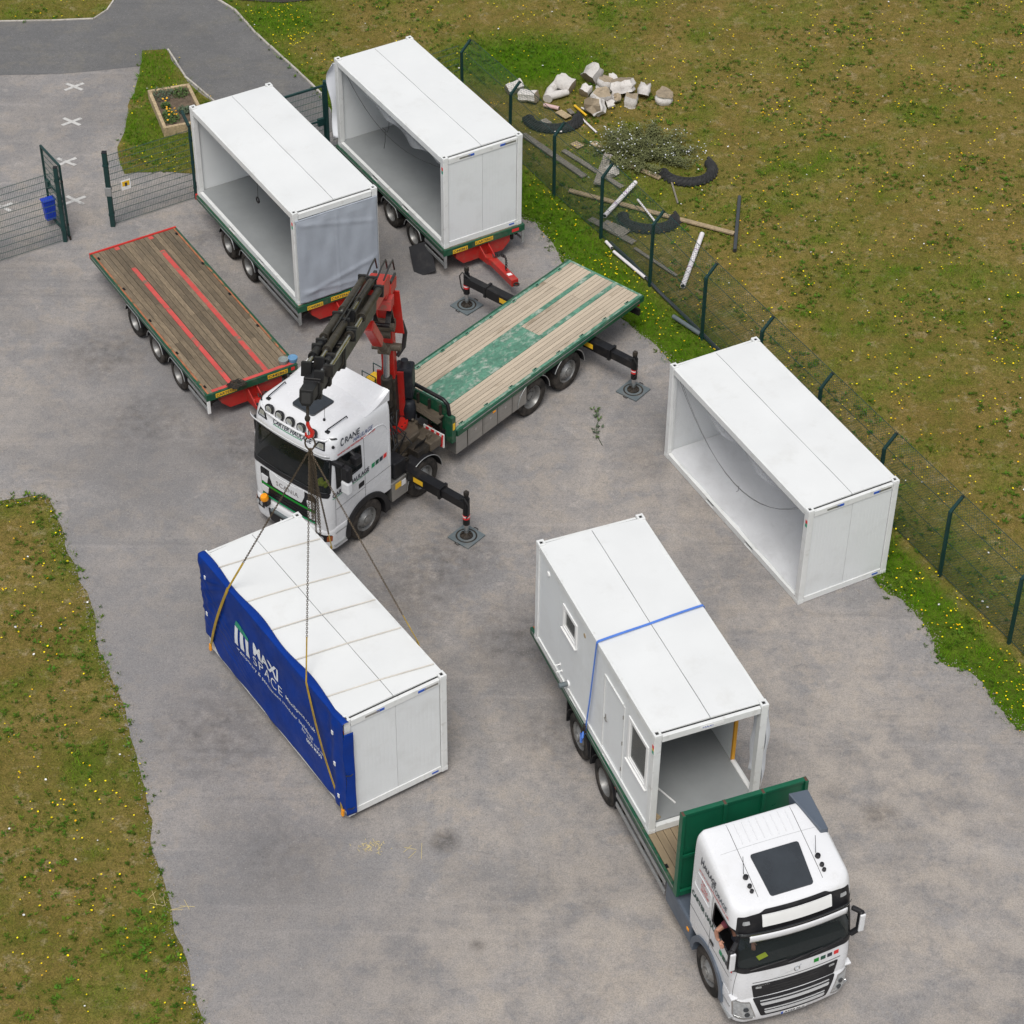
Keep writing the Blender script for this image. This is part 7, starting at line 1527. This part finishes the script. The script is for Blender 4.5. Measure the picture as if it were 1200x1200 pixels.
# ------------------------------------------------------------------ debris in the field
def stump(x, y, r_, h, tilt, az, label, m='birch_bark', broken=0):
    g = empty('log', (x, y, -.02), math.degrees(az), label, 'log', 'cut logs heaped in the field')
    n = 14; rr = [r_*(1+random.uniform(-.22, .18)) for _ in range(n)]
    prof = []
    T = Matrix.Rotation(R(tilt), 3, 'Y'); base = Vector((0, 0, r_*abs(math.sin(R(tilt)))*.92))
    vs = []; rings = 4
    for k in range(rings+1):
        f = 1+.10*math.sin(k*2.1+x)
        for i in range(n):
            a_ = 6.283*i/n; zz = -h/2*0 + h*k/rings
            if k == rings: zz += broken*random.uniform(-.5, .5)
            vs.append(base + T @ Vector((rr[i]*f*math.cos(a_), rr[i]*f*math.sin(a_), zz)))
    fs = [(k*n+i, k*n+(i+1) % n, (k+1)*n+(i+1) % n, (k+1)*n+i) for k in range(rings) for i in range(n)]
    obj('bark', MB().add(vs, fs), M[m], g, smooth=50)
    for k, nm in ((0, 'cut_face'), (rings, 'cut_face')):
        c = sum((vs[k*n+i] for i in range(n)), Vector())/n; sgn = 1 if k else -1; up_ = T @ Vector((0, 0, .012*sgn))
        obj(nm, MB().add([p for p in vs[k*n:(k+1)*n]]+[c+up_], [(i, (i+1) % n, n) for i in range(n)]), M['cut_wood'] if m == 'birch_bark' else M['cut_wood'], g)
    return g
LOGS = [(1.68, 60.85, .25, .55, 78, 2.6, 'white barked log lying on its side, hollow end towards the forked branch', .0), (2.18, 61.38, .27, .50, 62, .9, 'grey weathered log at the back of the heap', .1),
 (2.68, 61.12, .27, .34, 12, .3, 'pale upright log round at the back of the heap, white top', 0), (2.45, 60.25, .30, .42, 20, -.6, 'brown topped stump in the middle of the log heap', .08),
 (3.20, 60.80, .38, .40, 22, 2.0, 'broad grey log round right of the pale upright one', 0), (3.42, 60.18, .22, .38, 4, 0, 'short dark topped stump standing in front of the broad grey round', .04),
 (3.82, 60.60, .22, .36, 40, 1.2, 'small grey log leaning behind the short dark topped stump', .08), (4.42, 60.42, .28, .34, 5, 0, 'rightmost log of the heap, standing alone with brown top', .05), (2.42, 59.75, .30, .38, 55, -2.2, 'frontmost pale log of the heap with broken faces', .2)]
for (x, y, r_, h, ti, az, lab, br) in LOGS: stump(x, y, r_*.94, h*.92, ti, az, lab, broken=br+.05)
for (x, y, r_, h, ti, az, lab) in ((2.02, 60.62, .16, .3, 70, 1.0, 'small grey log chunk wedged between the hollow log and the brown topped stump'), (2.92, 60.42, .15, .26, 50, -1.0, 'small pale log chunk in front of the broad grey round'), (3.02, 61.25, .17, .3, 65, 2.4, 'small white log chunk behind the broad grey round'), (2.72, 59.98, .13, .22, 75, .2, 'little dark log chunk beside the frontmost pale log')): stump(x, y, r_, h, ti, az, lab, broken=.08)
fk = empty('forked_branch', (1.05, 60.55, 0), 0, 'pale forked branch at the left end of the log heap', 'branch')
obj('limb', MB().tube([(-.12, -.25, .12), (.0, .2, .16), (.18, .62, .17), (.26, .85, .2)], [.15, .15, .12, .13], 10), M['birch_bark'], fk, smooth=50)
obj('side_limb', MB().tube([(-.05, -.12, .14), (.25, .0, .15), (.5, .12, .14)], [.13, .12, .09], 10), M['birch_bark'], fk, smooth=50)
for (x, y, r_, h, ti, az, lab) in ((-.30, 60.75, .17, .5, 80, .5, 'pale log nearest the fence, left of a grey one'), (.10, 60.45, .18, .55, 82, -.4, 'grey log lying behind the fence post near the heap')): stump(x, y, r_, h, ti, az, lab)
obj('log_end', MB().lathe([(.09, 0), (.11, .4)], (.55, .55, .12), (1, .1, .1), 10), M['birch_bark'], bpy.data.objects['forked_branch']) if 0 else None
# half sunk tractor tyres used as edging
def arc_tyre(c, r_, a0, a1, sq, label, sink=.05, rad=.165):
    g = empty('tractor_tyre', (c[0], c[1], 0), 0, label, 'tyre', 'old tractor tyres half sunk in the field'); pts = []; N = 40
    for k in range(N+1):
        a_ = R(a0+(a1-a0)*k/N); pts.append(Vector((r_*math.cos(a_), sq*r_*math.sin(a_), rad*.75-sink)))
    ends = [rad*(.75 if k in (0, N) else 1) for k in range(N+1)]
    obj('carcass', MB().tube(pts, ends, 12), M['tyre_old'], g, smooth=60)
    mb = MB()
    for k in range(1, N, 2):
        p = pts[k]; d = (pts[k+1]-pts[k-1]).normalized(); o = d.cross(Vector((0, 0, 1))).normalized()
        o = o if o.dot(p) > 0 else -o
        mb.beam(p+o*rad*1.05+Vector((0, 0, -.03))-d*.09, p+o*rad*.05+Vector((0, 0, rad*1.06))+d*.09, .055, .08, up=o)
    obj('tread_lugs', mb, M['tyre_old'], g); return g
arc_tyre((1.10, 59.25), .72, 178, 372, .80, 'half buried tractor tyre just behind the fence, nearest the logs')
arc_tyre((4.95, 56.60), .72, 190, 392, .98, 'black tractor tyre arc beside the white flowering bush, clear of the fence', rad=.15)
arc_tyre((3.75, 54.02), .72, 160, 372, .72, 'grey tractor tyre half hidden in grass behind the fence', sink=.08)
# planks, pipes and rubbish lying about
def lay(name, p, q, w_, h, m, label, cat, z=.03, zq=None):
    o = Vector(((p[0]+q[0])/2, (p[1]+q[1])/2, 0)); a_ = Vector((*p, z+h/2))-o; b_ = Vector((*q, (z if zq is None else zq)+h/2))-o
    return tag(obj(name, MB().beam(a_, b_, w_, h), M[m], loc=o, bevel=.006), label, cat)
def laypipe(p, q, r_, m, label, z=.03, rings=0, zq=None):
    o = Vector(((p[0]+q[0])/2, (p[1]+q[1])/2, 0)); a_ = Vector((*p, z+r_))-o; b_ = Vector((*q, (z if zq is None else zq)+r_))-o; d = b_-a_
    g = empty('pipe', o, 0, label, 'pipe'); L = d.length
    obj('tube', MB().lathe([(r_*.82, .01), (r_*.82, 0), (r_, 0), (r_, L), (r_*.82, L), (r_*.82, L-.01)], a_, d, 14), M[m], g, smooth=40)
    obj('bore', MB().lathe([(r_*.8, -.001), (r_*.8, .002)], a_, d, 12).lathe([(r_*.8, L-.002), (r_*.8, L+.001)], a_, d, 12), M['gap_dark'], g)
    for k in range(rings): t_ = (k+1)/(rings+1); obj('print_band', MB().lathe([(r_+.001, L*t_-.012), (r_+.001, L*t_+.012)], a_, d, 14), M['print_purple'], g)
    return g
mat('print_purple', (.25, .08, .35), .5)
lay('plank', (.20, 58.40), (1.98, 56.15), .20, .05, 'grey_timber', 'weathered plank lying just behind the fence by the green trailer corner', 'plank')
lay('plank', (1.38, 57.55), (3.05, 55.62), .16, .04, 'grey_timber', 'grey plank parallel to the fence, under the short upright board', 'plank')
lay('plank', (2.68, 57.20), (2.34, 55.60), .24, .07, 'grey_timber', 'short wide board lying across the grey plank', 'plank', z=.10, zq=.14)
lay('plank', (1.52, 55.40), (6.10, 53.32), .15, .05, 'timber', 'longest pale timber plank, reaching the dark pipe', 'plank', z=.05)
lay('plank', (2.10, 54.02), (3.30, 52.85), .22, .03, 'grey_timber', 'grey board against the foot of the fence', 'plank')
lay('plank', (2.45, 53.75), (3.10, 53.25), .40, .03, 'grey_timber', 'broad grey board in the grass beside the half hidden tyre', 'board', z=.06)
lay('plank', (3.30, 56.80), (4.16, 56.12), .17, .04, 'timber', 'pale plank in front of the white flowering bush', 'plank')
lay('plank', (3.3, 52.6), (4.4, 51.3), .10, .03, 'grey_timber', 'thin grey lath along the fence beyond the half hidden tyre', 'plank')
lay('timber_offcut', (1.68, 57.98), (1.90, 57.74), .26, .03, 'timber', 'small square offcut, left of two beside the bush', 'offcut')
lay('timber_offcut', (2.25, 58.02), (2.50, 57.72), .22, .03, 'timber', 'small square offcut, right of two beside the bush', 'offcut')
lay('timber_offcut', (1.25, 59.65), (1.55, 59.30), .24, .03, 'timber', 'pale offcut lying inside the tyre nearest the logs', 'offcut', z=.08)
lay('timber_offcut', (1.55, 59.75), (1.68, 59.50), .14, .04, 'grey_timber', 'grey offcut beside the yellow tubes', 'offcut', z=.08)
lay('timber_offcut', (.78, 59.2), (.98, 58.95), .22, .03, 'grey_timber', 'grey offcut at the left inside of the tyre nearest the logs', 'offcut', z=.06)
laypipe((2.50, 53.98), (3.42, 55.62), .065, 'pvc_white', 'white plastic pipe propped across the long pale plank', z=.10, rings=2, zq=.16)
laypipe((4.54, 50.74), (5.20, 53.24), .070, 'pvc_white', 'white plastic pipe lying right of the others near the fence', rings=2)
laypipe((2.72, 52.34), (3.54, 51.12), .045, 'pvc_white', 'slim cream pipe lying at the foot of the fence', z=.05)
laypipe((2.52, 52.82), (2.67, 52.52), .045, 'pvc_white', 'short cream pipe stub at the foot of the fence', z=.05)
laypipe((6.06, 52.48), (6.37, 55.15), .055, 'pvc_dark', 'dark grey pipe lying alone in the dry field')
laypipe((4.22, 49.36), (4.90, 48.58), .060, 'pad_grey', 'grey pipe on the verge by the corner of the open cabin', z=.04)
laypipe((1.86, 59.46), (2.38, 58.52), .03, 'pvc_white', 'thin white pipe lying in front of the logs')
laypipe((2.80, 58.40), (3.08, 57.88), .035, 'pvc_white', 'short white pipe at the left edge of the flowering bush', z=.1)
laypipe((.82, 59.98), (1.27, 59.78), .06, 'pvc_pink', 'short pinkish pipe below the forked branch', z=.05)
laypipe((3.46, 54.85), (3.94, 53.68), .03, 'pvc_white', 'thin white pipe leaning into the half hidden tyre', z=.12)
laypipe((1.74, 59.98), (2.10, 59.40), .035, 'decal_yellow', 'bright yellow plastic tube in front of the logs', z=.06)
laypipe((1.95, 59.88), (2.2, 59.62), .025, 'pvc_white', 'short thin white tube beside the bright yellow one', z=.06)
laypipe((.95, 58.55), (1.35, 58.52), .025, 'pvc_white', 'short white tube against the tyre nearest the logs', z=.06)
lay('timber_offcut', (4.42, 56.37), (4.60, 54.85), .05, .04, 'grey_timber', 'thin brown stick between the bush and the black tyre', 'stick')
bpipe = tag(obj('drain_pipe', MB().tube([(2.63, 52.84, .05), (3.2, 51.9, .06), (3.9, 50.5, .06), (4.6, 49.3, .06), (5.4, 47.86, .06)], .05, 8), M['pvc_dark'], smooth=60), 'long black pipe along the foot of the fence', 'pipe')
stn = empty('rubble_lump', (2.72, 56.4, 0), 0, 'pale lump of rubble under the flowering bush', 'rubble')
bm = bmesh.new(); bmesh.ops.create_icosphere(bm, subdivisions=2, radius=.26)
for v in bm.verts: v.co *= 1+random.uniform(-.2, .2); v.co.z *= .6
me = bpy.data.meshes.new('rubble'); bm.to_mesh(me); bm.free(); obj('lump', me, M['concrete'], stn, loc=(0, 0, .08))
# flowering bush
bs = empty('flowering_bush', (3.75, 57.55, 0), 0, 'straggly green bush dotted with small white flowers', 'bush')
mb = MB(); wf = MB(); stm = MB()
for k in range(60):
    a_ = random.uniform(0, 6.28); rr = math.sqrt(random.random()); bx_, by_ = 1.45*rr*math.cos(a_), 1.35*rr*math.sin(a_); h_ = random.uniform(.15, .55)*(1-.45*rr)
    top = Vector((bx_*1.15, by_*1.1, h_)); stm.tube([(bx_*.6, by_*.6, 0), (bx_*.9, by_*.9, h_*.6), top], .006, 3)
    for _ in range(170):
        t_ = random.random(); p = Vector((bx_*.6, by_*.6, 0)).lerp(top, t_)+Vector((random.gauss(0, .10), random.gauss(0, .10), random.gauss(0, .06))); p.z = max(.02, p.z)
        d = Vector((random.gauss(0, 1), random.gauss(0, 1), random.uniform(-.2, 1))).normalized(); s = d.cross(Vector((0, 0, 1))).normalized(); l = random.uniform(.04, .09)
        mb.add([p, p+d*l*.5+s*l*.3, p+d*l, p+d*l*.5-s*l*.3], [(0,1,2,3)])
    for _ in range(random.choice([0, 0, 2, 3, 4, 7])):
        p = top+Vector((random.gauss(0, .13), random.gauss(0, .13), random.uniform(-.05, .08))); r_ = random.uniform(.012, .026)
        wf.lathe([(0, -.008), (r_, .004), (r_*.5, .014), (0, .016)], p, (random.gauss(0, .4), random.gauss(0, .4), 1), 6, caps=False)
obj('foliage', mb, mat('bush_leaf', (.115, .125, .042), .75, var=.4, scale=6), bs); obj('stems', stm, M['leaf_dark'], bs)
o = obj('white_flowers', wf, M['white_cloth'], bs); o['kind'] = 'stuff'
for (x, y, n_, mm) in ((3.05, 53.55, 5, 'leaf_grey'), (2.95, 53.95, 4, 'leaf')):
    mbx = MB()
    for _ in range(70):
        a_ = random.uniform(0, 6.28); l = random.uniform(.2, .45); d = Vector((math.cos(a_), math.sin(a_), random.uniform(.3, 1.2))).normalized(); s = d.cross(Vector((0, 0, 1))).normalized()*.012
        p = Vector((random.gauss(0, .08), random.gauss(0, .08), 0)); mbx.add([p-s, p+s, p+d*l+Vector((0, 0, -.05))], [(0,1,2)])
    tag(obj('grass_tussock', mbx, M[mm], loc=(x, y, 0)), 'spiky grey green tussock beside the half hidden tyre' if mm == 'leaf_grey' else 'fresh green tussock beside the half hidden tyre', 'plant')
# twig with leaves dropped on the yard
tg = empty('leafy_twig', (2.12, 44.75, .012), 0, 'torn leafy green twig lying on the yard', 'twig')
obj('stem', MB().tube([(.10, -.72, .015), (-.02, -.35, .02), (-.04, 0, .02), (.04, .3, .02), (-.06, .72, .02)], .008, 5), M['leaf_dark'], tg)
for (x, y, n_) in ((-.05, .66, 10), (-.02, .42, 16), (.06, .22, 6), (.07, -.02, 14), (-.06, -.18, 16), (-.03, -.38, 10)):
    obj('leaves', leafclump(n_//2+1, x, y, .08, .015, .05, .10), M['leaf_grey'] if n_ > 12 else M['leaf'], tg)
# straw spill on the yard
mb = MB()
for _ in range(60):
    x, y = -2.85+random.gauss(0, .14), 31.0+random.gauss(0, .10); a_ = random.uniform(0, 6.28); l = random.uniform(.03, .09); mb.beam((x, y, .012), (x+l*math.cos(a_), y+l*math.sin(a_), .016), .008, .004)
for (x, y) in ((-7.0, 29.6), (-6.5, 29.3), (-1.9, 30.9)):
    for _ in range(4): a_ = random.uniform(0, 6.28); mb.beam((x+random.gauss(0,.15), y+random.gauss(0,.15), .012), (x+.25*math.cos(a_), y+.25*math.sin(a_), .014), .008, .004)
tag(obj('straw', mb, mat('straw', (.55, .45, .2), .8, var=.15)), 'small scatter of yellow straw on the yard', 'straw', kind='stuff')
